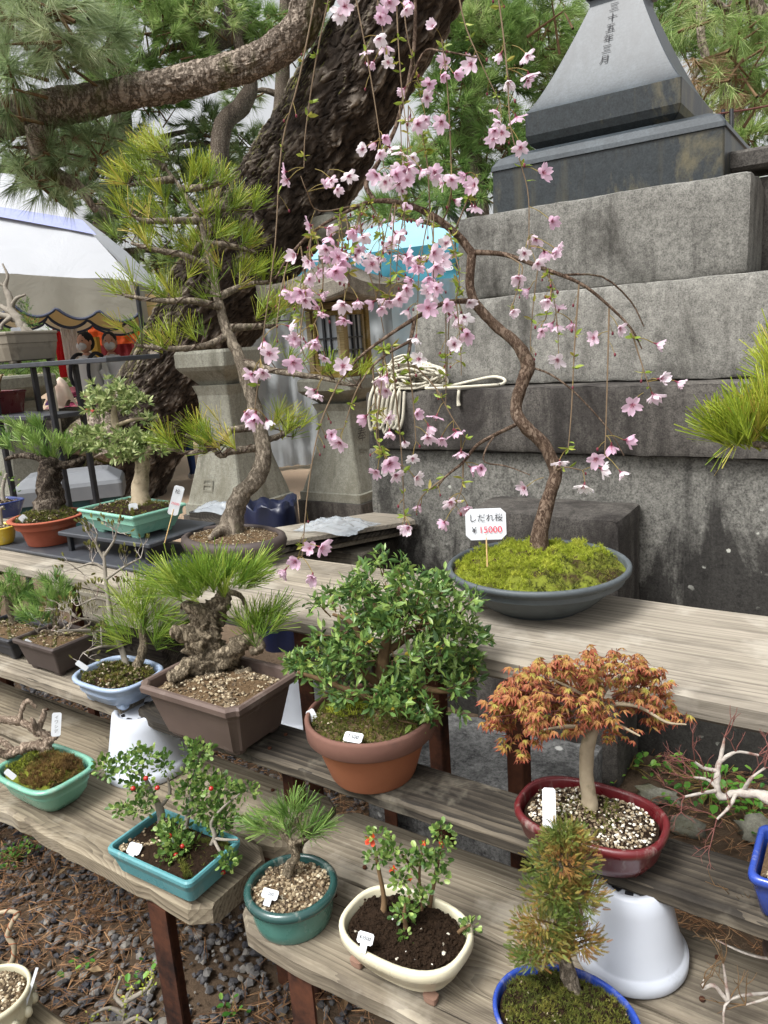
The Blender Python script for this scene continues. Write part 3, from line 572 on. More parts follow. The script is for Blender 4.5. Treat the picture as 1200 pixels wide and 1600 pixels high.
mb.loft(o_rect(.015, 1., 2), [(-(fw-tw)-.004, zr+.07), (-(fw-tw)-.004, zr+1.1), (-(fw-tw)-.03, zr+1.15)], fw, fw, (*fc, 0), close_bottom=False, close_top=True, smooth=False, mat=0)
ped = part('flared_pedestal', mb, [M['bluestone'], M['bluestone_dark']], mon)
# carved column of characters down the front slope
for i, ch in enumerate('三十五年三月'):
    px, py = 960-3.0*i, 12+i*16.5
    def slope(pyv):
        best = None
        for j in range(3, len(prof)-4):
            pass
    lo, hi = SY[5]-.02, SY[5]+fw
    for _ in range(40):
        m_ = (lo+hi)/2; q = at(px, py, Y=m_); zz = q.z; off = np.interp(zz, [p[1] for p in prof[:31]], [p[0] for p in prof[:31]])
        if q.y > SY[5]-off: hi = m_
        else: lo = m_
    q = at(px, py, Y=lo); zz = q.z; o2 = np.interp(zz+.02, [p[1] for p in prof[:31]], [p[0] for p in prof[:31]]); o1 = np.interp(zz-.02, [p[1] for p in prof[:31]], [p[0] for p in prof[:31]])
    yd = Vector((0, -(o2-o1), .04)).normalized(); nv = Vector((1, 0, 0)).cross(yd)
    words(ch, .036, M['ink'], ped, q+nv*.004, (1, 0, 0), yd, 'carved_character')
# protruding blocks at the foot
b0 = at(728, 800, Y=2.12); b1 = at(968, 800, Y=2.12); mb = MB(); mb.stone(((b0.x+b1.x)/2, 2.245, .44), (b1.x-b0.x, .245, .90), .02, 1., .03)
single('stone_step', mb, M['granite_dark'], (b0.x, 2.12, 0), 'upright granite block set against the wall behind the moss bowl', 'stone block')
mb = MB(); mb.stone((-.93, 1.82, .1), (.60, .44, .2), .025, 1., .03); single('stone_slab', mb, M['slab'], (-.93, 1.8, 0), 'black stone slab flecked with white lichen under the bench', 'stone slab')
mb = MB(); mb.stone((-1.75, 2.6, .33), (.30, .5, .72), .05, 1., .03); single('dark_stone', mb, M['granite_low'], (-1.75, 2.6, 0), 'dark mottled stone at the monument corner beside the stacked boards', 'stone block')
# stone rail right of the plinth, with cord
rl = thing('stone_rail', (.2, 2.95, z_t1), 'rough stone rail on a square post right of the dark plinth', 'stone rail'); q0 = at(1120, 262, Y=2.8)
mb = MB(); mb.box((q0.x+.6, 2.9, (at(1120, 240, Y=2.8).z+at(1120, 272, Y=2.8).z)/2), (1.2, .2, at(1120, 240, Y=2.8).z-at(1120, 272, Y=2.8).z), 0, .01); part('beam', mb, M['granite_dark'], rl)
mb = MB(); mb.box((q0.x+.19, 2.93, z_t2+.16), (.16, .16, at(1120, 272, Y=2.8).z-z_t2-.33+.3), 0, .01); part('post', mb, M['granite_dark'], rl)
mb = MB(); p0 = at(1122, 178, d=3.1); p1 = at(1260, 150, d=3.2); mb.tube([p0, (p0+p1)/2+Vector((0, 0, -.008)), p1], .004, 6, 0, fine=3); q = at(1143, 171, d=3.1); mb.tube([q, at(1143, 210, d=3.1)], .009, 6, 1); mb.tube([at(1130, 172, d=3.12), at(1130, 190, d=3.12)], .008, 6, 1)
single('red_cord', mb, [M['redtwig'], M['blackmetal']], p0, 'thin red cord with black straps beside the pedestal', 'cord')

# ---------------------------------------------------------------- benches
def plank(x0, x1, y0, y1, ztop, th, mat, root, wane=.006, endr=0., seed=0):
    """a board along X: uneven long edges, worn corners, optional rounded ends"""
    nx = max(8, int((x1-x0)/.035)); xs_ = np.linspace(x0, x1, nx); h = (y1-y0)/2; yc = (y0+y1)/2; V = []
    for x in xs_:
        e = min(x-x0, x1-x); k = 1-(max(0, endr-e)/endr)**2.2*.30 if endr and e < endr else 1
        w0 = wane*mnoise.noise(Vector((x*5, seed, 0)))+wane*.6*mnoise.noise(Vector((x*21, seed, 2))); w1 = wane*mnoise.noise(Vector((x*5, seed, 7)))
        t_ = .0025*mnoise.noise(Vector((x*3, seed, 11)))
        f0, f1 = yc-h*k+w0, yc+h*k+w1; c = min(.008, th*.2); cw = c*(1+.35*mnoise.noise(Vector((x*14, seed, 4))))
        V += [(x, f0+cw, ztop+t_), (x, yc, ztop+t_), (x, f1-c, ztop+t_), (x, f1, ztop-c), (x, f1, ztop-th+c), (x, f1-c, ztop-th), (x, f0+c, ztop-th), (x, f0+w0*.3, ztop-th+c), (x, f0, ztop-cw)]
    V = np.array(V); mb = MB(); m = 9; mb.add(V, grid_faces(nx, m, True)[:, ::-1], 0, .5, False)
    mb.add(np.vstack([V[:m], V[:m].mean(0)]), [[j, (j+1) % m, m] for j in range(m)][::1], 0, .5); mb.add(np.vstack([V[-m:], V[-m:].mean(0)]), [[(j+1) % m, j, m] for j in range(m)], 0, .5)
    me = mb.mesh('plank', mat, ((x0+x1)/2, yc, ztop)); o = bpy.data.objects.new('plank', me); COL.objects.link(o); o.parent = root; o.location = Vector(((x0+x1)/2, yc, ztop))-ORG[root]; return o
def leg(root, x, y, ztop, w=.042, z0=0., name='leg', t=.005):
    mb = MB(); mb.box((x, y-w/2, (z0+ztop)/2), (w, t, ztop-z0)); mb.box((x-w/2+t/2, y+.003, (z0+ztop)/2), (t, w-t-.002, ztop-z0)); part(name, mb, M['steel'], root)
def sleg(root, x, y, ztop, w=.04, z0=0.): 
    mb = MB(); mb.box((x, y, (z0+ztop)/2), (w, w, ztop-z0), 0, .003); part('leg', mb, M['steel'], root)
def rail(root, p, q, w=.035):
    mb = MB(); p, q = Vector(p), Vector(q); d = q-p; c = (p+q)/2; sz = [max(abs(d[i]), w) for i in range(3)]; mb.box(c, sz, 0, .003); part('rail', mb, M['steel'], root)
TH = .038
bl = thing('plank_bench', (-1.9, 1.41, 0), 'weathered back bench of pale planks holding the tall pine in its brown oval pot', 'bench', 'weathered plank benches')
plank(-3.6, -.985, 1.213, 1.405, ZB, TH, M['bench'], bl, .006, 0, 1); plank(-3.6, -.93, 1.412, 1.615, ZB, TH, M['bench'], bl, .005, 0, 2)
for x_ in (-1.10, -2.5): leg(bl, x_, 1.26, ZB-TH-.002); leg(bl, x_, 1.57, ZB-TH-.002); rail(bl, (x_+.03, 1.26, ZB-TH-.022), (x_+.03, 1.57, ZB-TH-.022))
br = thing('plank_bench', (-.3, 1.41, 0), 'wide pale plank bench carrying the weeping cherry in the slate bowl', 'bench', 'weathered plank benches')
plank(-.915, 1.1, 1.207, 1.622, ZB+.004, .05, M['bench'], br, .004, .03, 3)
for x_ in (-.775, -.585, .7): sleg(br, x_, 1.3, ZB-.048, .036)
for x_ in (-.70, .75): sleg(br, x_, 1.58, ZB-.048, .036)
ml = thing('plank_shelf', (-1.9, 1.02, 0), 'narrow middle shelf plank under the three small pots at left', 'bench', 'weathered plank benches')
plank(-3.6, -1.43, .957, 1.125, ZM, .035, M['front'], ml, .006, 0, 4); sleg(ml, -1.62, 1.08, ZM-.036, .035); sleg(ml, -2.9, 1.08, ZM-.036, .035); rail(ml, (-3.2, 1.10, ZM-.055), (-1.5, 1.10, ZM-.055))
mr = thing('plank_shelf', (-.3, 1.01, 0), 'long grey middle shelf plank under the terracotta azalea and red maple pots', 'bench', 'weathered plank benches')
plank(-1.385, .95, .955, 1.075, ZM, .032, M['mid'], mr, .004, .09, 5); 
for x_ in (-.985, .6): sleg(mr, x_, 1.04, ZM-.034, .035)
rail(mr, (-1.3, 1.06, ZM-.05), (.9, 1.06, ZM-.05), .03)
fl_ = thing('plank_bench', (-1.9, .9, 0), 'ridged low plank bench at left holding the mint and turquoise pots', 'bench', 'weathered plank benches')
plank(-3.6, -.925, .712, .905, ZF, .045, M['front'], fl_, .008, .05, 6); plank(-3.6, -.905, .915, 1.10, ZF-.002, .045, M['front'], fl_, .007, .06, 7)
leg(fl_, -1.06, .745, ZF-.047, .05); leg(fl_, -1.06, 1.05, ZF-.047, .05); leg(fl_, -2.6, .745, ZF-.047, .05); rail(fl_, (-1.03, .75, ZF-.07), (-1.03, 1.06, ZF-.07))
fr_ = thing('plank_bench', (-.3, .9, 0), 'ridged low plank bench at right holding the cream and round green pots', 'bench', 'weathered plank benches')
plank(-.868, .8, .722, .905, ZF, .042, M['front'], fr_, .007, .06, 8); plank(-.885, .8, .913, 1.085, ZF-.003, .042, M['front'], fr_, .006, .05, 9)
leg(fr_, -.72, .752, ZF-.044, .05); leg(fr_, .5, .752, ZF-.044, .05); sleg(fr_, -.72, 1.05, ZF-.044); rail(fr_, (-.735, .30, .33), (-.735, .735, .33), .035); rail(fr_, (-.72, 1.02, ZF-.07), (.5, 1.02, ZF-.07))
lb = thing('plank_bench', (-1.5, .45, 0), 'low corner plank at the bottom left under the ornate pale pot', 'bench', 'weathered plank benches')
plank(-3., -1.02, .36, .560, .30, .04, M['front'], lb, .006, .03, 10); leg(lb, -1.1, .40, .26, .04); leg(lb, -2.6, .40, .26, .04)

# nail heads where the planks sit on their legs
def nails(root, xs_, ys_, z):
    for x_ in xs_:
        for y_ in ys_: mb = MB(); mb.loft(o_super(8, 2.), [(0, z-.002), (0, z+.0012), (-.0012, z+.0018)], .0042, .0042, (x_+U(-.006, .006), y_+U(-.006, .006), 0), 0, 0, True, True, False); part('nail', mb, M['steel'], root)
nails(fl_, (-1.055, -1.9), (.76, .86, .95, 1.05), ZF+.001); nails(fr_, (-.745, -.15), (.77, .86, .95, 1.04), ZF+.001); nails(mr, (-.985, -.3), (.985, 1.04), ZM+.002); nails(bl, (-1.08, -1.8), (1.26, 1.36, 1.46, 1.56), ZB+.002); nails(br, (-.8, .2), (1.26, 1.40, 1.56), ZB+.006)
# ---------------------------------------------------------------- bonsai kit
def rot2(x, y, rz): return x*math.cos(rz)-y*math.sin(rz), x*math.sin(rz)+y*math.cos(rz)
def pot(root, b, outline, a, bb, h, prof, mat, rz=0., wall=.010, rim_mat=None, smooth=True, feet=None, foot_mat=None, inner=.03, rimcut=.75, floor=None):
    """prof: [(offset, height fraction)] outside, bottom to rim"""
    mb = MB(); out = [(o, z*h) for o, z in prof]; lo = out[-1][0]; z0 = .012 if feet else 0.
    out = [(o, max(z, z0)) for o, z in out]; out[0] = (out[0][0], z0)
    P = (b.x, b.y, b.z)
    full = out+[(lo-wall*.3, h+.0015), (lo-wall*.8, h+.001), (lo-wall, h-.003), (lo-wall*1.15, h-inner)]
    if rim_mat is None: mb.loft(outline, full, a, bb, P, rz, 0, True, False, smooth)
    else:
        i = next(j for j, p in enumerate(out) if p[1] >= h*rimcut); mb.loft(outline, full[:i+1], a, bb, P, rz, 0, True, False, smooth); mb.loft(outline, full[i:], a, bb, P, rz, 1, False, False, smooth)
    mats = [mat]+([rim_mat] if rim_mat else [])
    p = part('pot', mb, mats, root)
    if feet:
        for sx in (-1, 1):
            for sy in (-1, 1):
                fx, fy = rot2(sx*((a+prof[0][0])*.98-feet[2]*.8), sy*((bb+prof[0][0])*.98-feet[3]*.8), rz); f = MB(); f.loft(o_super(16, 4), [(-.003, 0), (-.001, .004), (0, z0+.002)], feet[2]*.8, feet[3]*.8, (b.x+fx, b.y+fy, b.z), rz, 0, True, True, False); part('foot', f, foot_mat or mat, p)
    return p
def in_outline(outline, n, a, bb, rz, shrink=.92):
    o = np.asarray(outline); k = rng.integers(0, len(o), n); f = rng.random(n); q = o[k]*(1-f[:, None])+o[(k+1) % len(o)]*f[:, None]; r = np.sqrt(rng.random(n))*shrink
    q = q*r[:, None]; x, y = q[:, 0]*a, q[:, 1]*bb; return x*math.cos(rz)-y*math.sin(rz), x*math.sin(rz)+y*math.cos(rz), r
def soil(root, b, outline, a, bb, z, mat, rz=0., mound=.012, bump=.006, seed=1., name='soil'):
    o = np.asarray(outline); n = len(o); R = np.linspace(1, 0, 9); V = []
    def hz(x, y, r): return z+mound*(1-r*r)+bump*mnoise.noise(Vector((x*32, y*32, seed)))+bump*.6*mnoise.noise(Vector((x*120, y*120, seed)))
    for r in R[:-1]:
        for p in o:
            x, y = rot2(p[0]*a*r, p[1]*bb*r, rz); V.append((b.x+x, b.y+y, b.z+(hz(x, y, r) if r < .99 else z-.002)))
    V.append((b.x, b.y, b.z+hz(0, 0, 0))); mb = MB(); V = np.array(V); mb.add(V[:-1], grid_faces(8, n, True)[:, ::1], 0, .5, True); mb.add(np.vstack([V[-1-n:-1], V[-1:]]), [[j, (j+1) % n, n] for j in range(n)], 0, .5, True)
    return part(name, mb, mat, root), hz
def gritty(root, b, outline, a, bb, hz, n, size, mat, rz=0., name='grit', shrink=.95, mask=None, var=None):
    x, y, r = in_outline(outline, n, a, bb, rz, shrink)
    if mask is not None: k = mask(x, y); x, y, r = x[k], y[k], r[k]
    P = np.array([(b.x+i, b.y+j, b.z+hz(i, j, q)+size*.15) for i, j, q in zip(x, y, r)]); mb = MB(); pebbles(mb, P, rng.uniform(.6, 1.3, len(P))*size); return part(name, mb, mat, root, 'stuff')
def mossy(root, b, outline, a, bb, hz, n, mat, rz=0., L=.008, shrink=.95, mask=None, name='moss', lift=0.):
    x, y, r = in_outline(outline, n, a, bb, rz, shrink)
    if mask is not None: k = mask(x, y); x, y, r = x[k], y[k], r[k]
    P = np.array([(b.x+i, b.y+j, b.z+hz(i, j, q)+lift) for i, j, q in zip(x, y, r)]); mb = MB(); pat = np.array([.5+.5*mnoise.noise(Vector(p*40)) for p in P]).clip(0, 1)
    needles(mb, P, rdir(len(P))*.5+[0, 0, 1], 7, L, .0016, 1.0, 0, True, .002, pat); return part(name, mb, mat, root, 'stuff')
class Tree:
    """joints given as picture points on the plane through the pot, plus a depth offset"""
    def __init__(s, b, root): s.D = dep(b); s.k = s.D/F; s.root = root; s.wood = MB(); s.twig = MB()
    def p(s, px, py, dd=0.): return at(px, py, d=s.D+dd)
    def limb(s, pts, rpx, seg=8, fine=4, rough=0., freq=40., to=None):
        P = [s.p(*q) for q in pts]; R = [r*s.k for r in (rpx if hasattr(rpx, '__len__') else [rpx])]
        (to or s.wood).tube(P, R if len(R) > 1 else R[0], seg, 0, rough, fine, seed=len(s.wood.ch), freq=freq); return P
    def fork(s, P0, n, L, r, spread=.7, depth=2, up=.3, to=None, d0=None, ends=None, kink=.25):
        to = to or s.twig; P0 = Vector(P0); d0 = Vector(d0) if d0 is not None else Vector((0, 0, 1)); ends = ends if ends is not None else []
        for i in range(n):
            d = (d0+Vector(rdir(1)[0])*spread+Vector((0, 0, up))).normalized(); l = L*U(.6, 1.1); m = P0+d*l*.5+Vector(rdir(1)[0])*l*kink*.4; e = P0+d*l
            to.tube([P0, m, e], [r, r*.8, r*.55], 5, fine=2)
            if depth > 1: s.fork(e, n, L*.62, r*.6, spread, depth-1, up, to, d, ends, kink)
            else: ends.append((e, d))
        return ends
    def done(s, wm, tm=None, name='trunk'):
        if s.wood.ch: part(name, s.wood, wm, s.root)
        if s.twig.ch: part('twigs', s.twig, tm or wm, s.root, 'stuff')
def tag_plate(px, py, z=None, d=None, w=.018, h=.03, label='', tilt=(0, 0, 1), face=None, T=None, text=None, stick=0., lines=(), neck=False, b=None, roll=0.):
    """white plastic plant tag standing in the soil"""
    c = b if b is not None else (at(px, py, d=d) if d is not None else at(px, py, z=z)); n = (face or (Vector((0, 0, HC))-c)).normalized(); up = Vector((0, 0, 1)); up = (up*math.cos(roll)+n.cross(up)*math.sin(roll)); up = (up-n*up.dot(n)).normalized(); x = up.cross(n)
    t = thing('price_tag', c-up*(h/2+stick), label, 'price tag', 'price tags stuck in the pots')
    c_ = min(w, h)*.16; o = [(-w/2+c_, -h/2), (w/2-c_, -h/2), (w/2, -h/2+c_), (w/2, h/2-c_), (w/2-c_, h/2), (-w/2+c_, h/2), (-w/2, h/2-c_), (-w/2, -h/2+c_)]
    V = []
    for k in (-1, 1): V += [c+x*q[0]+up*q[1]+n*(.0006*k)+n*(-.10*q[1]*q[1]/h) for q in o]
    V = np.array([list(v) for v in V]); mb = MB(); mb.add(V, [[j, (j+1) % 8, 8+(j+1) % 8, 8+j] for j in range(8)], 0, .5); mb.add(V, [[8, 9, 10, 11], [8, 11, 12, 15], [12, 13, 14, 15], [3, 2, 1, 0], [7, 4, 3, 0], [7, 6, 5, 4]], 0, .5)
    if neck: mb.box(c-up*(h*.5+h*.35), (w*.42, .0011, h*.7), 0, 0, np.array([[x.x, n.x, up.x], [x.y, n.y, up.y], [x.z, n.z, up.z]]))
    part('plate', mb, M['paper'], t)
    if stick:
        mb = MB(); mb.tube([c-up*(h*.3)-n*.002, c-up*(h/2+stick)-n*.002], .0016, 6); part('stick', mb, M['stick'], t)
    for body, sz, dx, dy, m in lines: words(body, sz, M[m], t, c+x*dx+up*dy+n*.0022, x, up)
    return t
def pads(T, specs, per, rnd_up=.6, jitter=.2, shell=.55, dscale=1.):
    """points + outward directions spread through ellipsoid pads given in picture units (cx, cy, rx, ry[, dd])"""
    P, D = [], []
    for q in specs:
        cx_, cy_, rx, ry = q[:4]; dd = q[4] if len(q) > 4 else 0.; n = max(1, int(per*rx*ry/1000.))
        for _ in range(n):
            v = rdir(1)[0]; r = shell+(1-shell)*rng.random()
            p = T.p(cx_+v[0]*rx*r, cy_-v[2]*ry*r, dd+v[1]*rx*r*T.k*dscale); P.append(list(p)); o = CR*v[0]+CF*v[1]+Vector((0, 0, 1))*v[2]; o = o+Vector((0, 0, rnd_up)); D.append(list(o.normalized()))
    return np.array(P), np.array(D)
def fit(cx, ry, by, z, b_dx=0):
    b = at(cx, by, z=z); return b, max(.03, rise(b, ry))
EL = o_super(44, 2.); OV = o_super(44, 2.6); RND = o_super(48, 2.)
def root(name, b, label, cat='bonsai'): return thing(name, b, label, cat, 'potted bonsai trees on the benches')
# ======== weeping cherry
b, h = fit(841, 880, 944, ZB+.004)
r = root('weeping_cherry_bonsai', b, 'weeping cherry with pink blossoms in a slate grey bowl of moss'); ra = 282/2*dep(b+Vector((0, 0, h)))/F
pot(r, b, RND, ra, ra, h, [(-ra*.50, 0), (-ra*.49, .06), (-ra*.38, .16), (-ra*.24, .42), (-ra*.1, .72), (-.006, .88), (0, .9), (.0, .985)], M['g_bowl'], wall=.012)
s_, hz = soil(r, b, RND, ra*.94, ra*.94, h-.012, M['moss_soil'], mound=.030, bump=.024); 
def mk(x, y): return x-y*.3 > .09*ra/.2+.02*np.sin(y*60)
mossy(r, b, RND, ra, ra, hz, 5200, M['moss_lime'], L=.010, shrink=.9, mask=lambda x, y: ~mk(x, y)); mossy(r, b, RND, ra, ra, hz, 1700, M['moss_dark'], L=.011, shrink=.9, mask=mk)
T = Tree(b, r); C = .10  # trunk stands a little behind the middle of the bowl
T.limb([(841, 862, C*.3), (846, 820, C*.3), (860, 770, .04), (868, 738, .05), (850, 695, .05), (818, 664, .05), (806, 638, .06), (816, 598, .06), (825, 570, .06), (806, 536, .06), (772, 507, .07), (742, 472, .07), (734, 440, .08), (738, 395, .08)], [16, 12.5, 11, 10.5, 10.5, 10, 9.5, 10.5, 12, 9, 8.2, 7.6, 7.2, 7.6], 14, 5, .16, 60.)
T.limb([(738, 396, .08), (712, 365, .08), (672, 335, .08), (626, 317, .09), (580, 315, .09), (540, 332, .07), (492, 360, .05), (452, 400, .03), (430, 436, .0)], [7, 6.4, 5.8, 4.6, 3.6, 2.9, 2.4, 1.9, 1.3], 10, 5, .15, 60.)
T.limb([(585, 314, .09), (572, 288, .09), (590, 255, .09), (616, 205, .1), (628, 165, .1), (640, 120, .1), (648, 60, .1), (648, -20, .1), (640, -90, .1)], [4.2, 4, 3.8, 3.5, 3.3, 3.1, 3, 2.8, 2.5], 9, 5, .15, 60.)
T.limb([(640, -90, .1), (590, -130, .05), (540, -110, .0), (500, -40, -.03)], [3.2, 2.6, 2, 1.6], 7, 4); T.limb([(644, -60, .1), (700, -120, .08), (750, -100, .02), (775, -30, 0)], [3.2, 2.6, 2, 1.6], 7, 4); T.limb([(628, 165, .1), (660, 85, .06), (690, 80, .0), (745, 90, -.03)], [2.6, 2, 1.6, 1.2], 7, 4)
T.limb([(738, 394, .08), (790, 398, .03), (850, 420, -.02), (905, 442, -.05), (945, 472, -.06), (985, 512, -.07), (1003, 545, -.07)], [4.6, 3.8, 3.2, 2.6, 2.2, 1.7, 1.], 8, 4)
T.limb([(905, 428, -.03), (880, 430, .0), (940, 432, .02), (985, 470, .04), (1006, 510, .05)], [1.6, 1.6, 1.6, 1.4, 1], 6, 3)
T.limb([(736, 470, .07), (693, 474, .02), (649, 497, -.02), (600, 529, -.05), (560, 560, -.07), (528, 600, -.08)], [4.4, 3.8, 3.4, 2.6, 2, 1.3], 8, 4); T.limb([(648, 498, -.02), (642, 530, -.03), (637, 562, -.03)], [3.4, 3, 2.4], 7, 3); T.limb([(641, 533, -.03), (600, 556, -.06), (575, 580, -.07)], [2.6, 2, 1.4], 6, 3)
T.limb([(805, 664, .05), (772, 680, .02), (745, 696, .0), (724, 722, -.02), (696, 745, -.03), (682, 764, -.03)], [3.4, 3, 2.8, 2.3, 1.8, 1.2], 7, 4); T.limb([(774, 679, .02), (760, 700, 0), (757, 722, -.01), (790, 728, -.02), (828, 742, -.03)], [1.4, 1.4, 1.3, 1.2, 1], 6, 3)
T.limb([(824, 572, .06), (860, 585, .04), (900, 615, .02), (950, 670, 0), (975, 712, 0)], [2., 1.7, 1.4, 1.1, .8], 6, 4)
# hanging twigs
TW = [[(500, -40, -.03), (468, 120, -.05), (440, 230, -.06), (430, 380, -.07), (412, 520, -.07), (398, 640, -.07)], [(540, -110, 0), (500, 60, -.02), (478, 200, -.03), (475, 262, -.03)], [(545, -60, .04), (572, 80, .02), (588, 175, .02), (600, 262, .02)],
 [(618, -60, .08), (622, 60, .05), (630, 160, .04), (642, 240, .03)], [(625, -90, .12), (634, 40, .1), (650, 110, .1), (656, 150, .1)], [(575, -80, .1), (590, 0, .12), (600, 60, .12), (605, 100, .12)], [(700, -120, .08), (722, 20, .05), (748, 90, .04), (782, 162, .04)], [(775, -30, 0), (786, 50, 0), (793, 120, -.01), (798, 200, -.02), (815, 260, -.02), (826, 310, -.02), (826, 400, -.02)],
 [(905, 442, -.05), (898, 540, -.05), (893, 640, -.05), (888, 700, -.05)], [(952, 478, -.06), (950, 560, -.06), (947, 660, -.06), (945, 712, -.06)], [(985, 512, -.07), (1000, 560, -.07), (1014, 604, -.08)], [(528, 600, -.08), (500, 665, -.08), (482, 760, -.09), (472, 870, -.09)], [(575, 580, -.07), (555, 615, -.07), (537, 670, -.07)],
 [(582, 572, -.05), (588, 640, -.05), (594, 712, -.05)], [(600, 545, -.06), (596, 600, -.06), (588, 680, -.07), (600, 710, -.07)], [(612, 540, -.04), (618, 610, -.04), (626, 690, -.03), (630, 760, -.03), (632, 815, -.03)], [(637, 562, -.03), (645, 620, -.02), (650, 690, -.02)], [(637, 560, -.03), (680, 605, -.04), (705, 650, -.05), (728, 685, -.05)],
 [(626, 317, .09), (632, 345, .04), (632, 362, .02)], [(690, 350, .08), (705, 300, .0), (700, 150, -.05), (690, 60, -.04)], [(672, 335, .08), (668, 260, .1), (660, 210, .1)], [(700, 355, .08), (712, 400, .03), (718, 430, .02), (712, 470, .02)], [(710, 362, .08), (740, 290, .03), (745, 275, .0)], [(540, 332, .07), (545, 370, .05), (540, 400, .04)], [(492, 360, .05), (505, 420, .02), (500, 480, .01), (490, 510, .0)], [(452, 400, .03), (440, 450, 0), (432, 510, -.02)], [(470, 385, .04), (478, 450, .02), (470, 540, 0), (505, 590, -.02)],
 [(560, 320, .08), (570, 400, .1), (590, 470, .1), (600, 520, .1)], [(790, 398, .03), (815, 415, -.02), (812, 440, -.04), (800, 480, -.05)], [(850, 420, -.02), (862, 450, -.04), (852, 500, -.04)], [(696, 745, -.03), (660, 775, -.03), (650, 800, -.03)], [(724, 722, -.02), (722, 760, -.02), (712, 790, -.02)], [(870, 735, .04), (885, 730, .0), (910, 735, -.03)], [(580, 315, .09), (500, 330, .1), (480, 300, .06), (470, 275, .05)]]
TWP = []
for tw in TW: TWP.append(T.limb(tw, [1.5, 1.25, 1.0, .8], 5, 4, to=T.twig))
# blossom mesh variants
def blossom(seed):
    rs = np.random.default_rng(seed); mb = MB(); L = .028; opn = rs.uniform(.5, 1.3)
    for i in range(5):
        a = i*2*math.pi/5+rs.normal(0, .12); op = opn+rs.normal(0, .14); s = rs.uniform(.84, 1.12)      # opening angle from the axis
        N_, Mw = 6, 5; V = []; tt = []
        for u in np.linspace(0, 1, N_):
            w = .33*math.sin(math.pi*min(1, .06+u*.78))**1.0*L*s
            for v in np.linspace(-1, 1, Mw):
                uu = u*(1-.16*(1-abs(v))*(u > .95)); cup = .14*L*(v*v)*u - .12*L*u*u
                rr = uu*L*s; x = rr*math.cos(op); y = rr*math.sin(op); V.append((x+cup*math.sin(op)+rs.normal(0, .0004), y-cup*math.cos(op), v*w)); tt.append(u)
        V = np.array(V); ca, sa = math.cos(a), math.sin(a); V = np.column_stack([V[:, 0], V[:, 1]*ca-V[:, 2]*sa, V[:, 1]*sa+V[:, 2]*ca]); mb.add(V, grid_faces(N_, Mw, False), 0, .5, True, tt)
    for i in range(9):
        d = nrm(A(1, rs.normal(0, .45), rs.normal(0, .45))); mb.tube([(0, 0, 0), d*.011], [.0004, .0004], 3, 3, cap=False); mb.sphere(d*.0115, .0009, 3, 4, 3)
    mb.tube([(-.008, 0, 0), (-.003, 0, 0), (.002, 0, 0)], [.0012, .0024, .0026], 6, 1)
    for i in range(5):
        a = i*2*math.pi/5+.6; mb.add([(.001, .0022*math.cos(a-.4), .0022*math.sin(a-.4)), (.001, .0022*math.cos(a+.4), .0022*math.sin(a+.4)), (.004, .0075*math.cos(a), .0075*math.sin(a))], [[0, 1, 2]], 1)
    return mb.mesh('blossom', [M['petal'], M['calyx'], M['pedicel'], M['stamen']])
BL = [blossom(i) for i in range(16)]
CL = '''540 5 2;600 35 2;612 8 2;640 5 1;678 42 1;607 82 2;580 68 2;690 118 1;716 108 2;736 100 1;655 140 2;640 180 2;665 186 1;690 190 1;800 76 2;803 128 2;785 178 2;795 215 3;600 215 1;580 230 2;610 238 2;626 252 2;615 276 2;598 286 2;642 285 2;655 250 2;672 276 2;692 286 1;706 280 1;732 275 2;742 288 1;710 313 1;742 322 1;470 280 2;526 270 2;514 302 2;490 362 2;556 360 1;630 360 3;618 365 1;500 412 2;530 402 2;548 412 2;482 408 1;462 398 1;445 450 1;462 462 1;502 485 2;484 516 2;430 522 2;420 552 1;405 578 2;458 566 1;496 550 2;536 572 1;508 600 2;396 650 3;384 645 1;530 690 3;656 402 1;676 416 2;710 395 2;716 482 2;694 487 2;730 521 1;710 538 1;650 526 1;655 561 1;848 270 1;862 345 1;820 386 2;855 396 2;870 388 1;810 432 1;826 452 1;800 486 1;858 468 1;875 500 2;846 517 1;928 528 1;968 512 1;1025 537 1;1036 606 2;1020 616 1;988 633 1;875 722 1;964 696 2;950 728 2;916 745 2;820 762 1;735 730 1;752 731 1;572 650 1;606 660 2;632 690 1;660 662 2;682 650 1;668 682 1;690 684 1;716 690 2;645 716 1;600 720 2;588 736 1;618 742 1;650 746 1;715 786 2;656 790 1;640 820 2;694 816 1;480 862 2;468 892 2;446 890 1'''
rt_ = random.Random(11); CX = []
for i in range(24):        # more fine twigs dropping from the arch and the leader
    x0, y0 = rt_.choice([(540, 332), (580, 315), (626, 317), (672, 335), (492, 360), (452, 400), (600, 250), (628, 165), (645, 90), (712, 365), (850, 420), (700, 474), (600, 529)]); x0 += rt_.uniform(-14, 14); d_ = rt_.uniform(-.06, .1); L_ = rt_.uniform(60, 170); sw = rt_.uniform(-22, 22)
    TWP.append(T.limb([(x0, y0, d_), (x0+sw*.6, y0+L_*.35, d_), (x0+sw, y0+L_*.7, d_), (x0+sw*1.1, y0+L_, d_)], [1.1, .9, .8, .6], 5, 4, to=T.twig))
    for u in (.55, 1.): CX.append('%d %d %d' % (x0+sw*u, y0+L_*u+14, rt_.choice([1, 2, 2])))
CL = CL+';'+';'.join(CX[:34])
twp = [(Vector(p)) for L_ in TWP for p in spline(L_, 1., 6)[0]]; twpx = np.array([proj(p) for p in twp]); PED = MB()
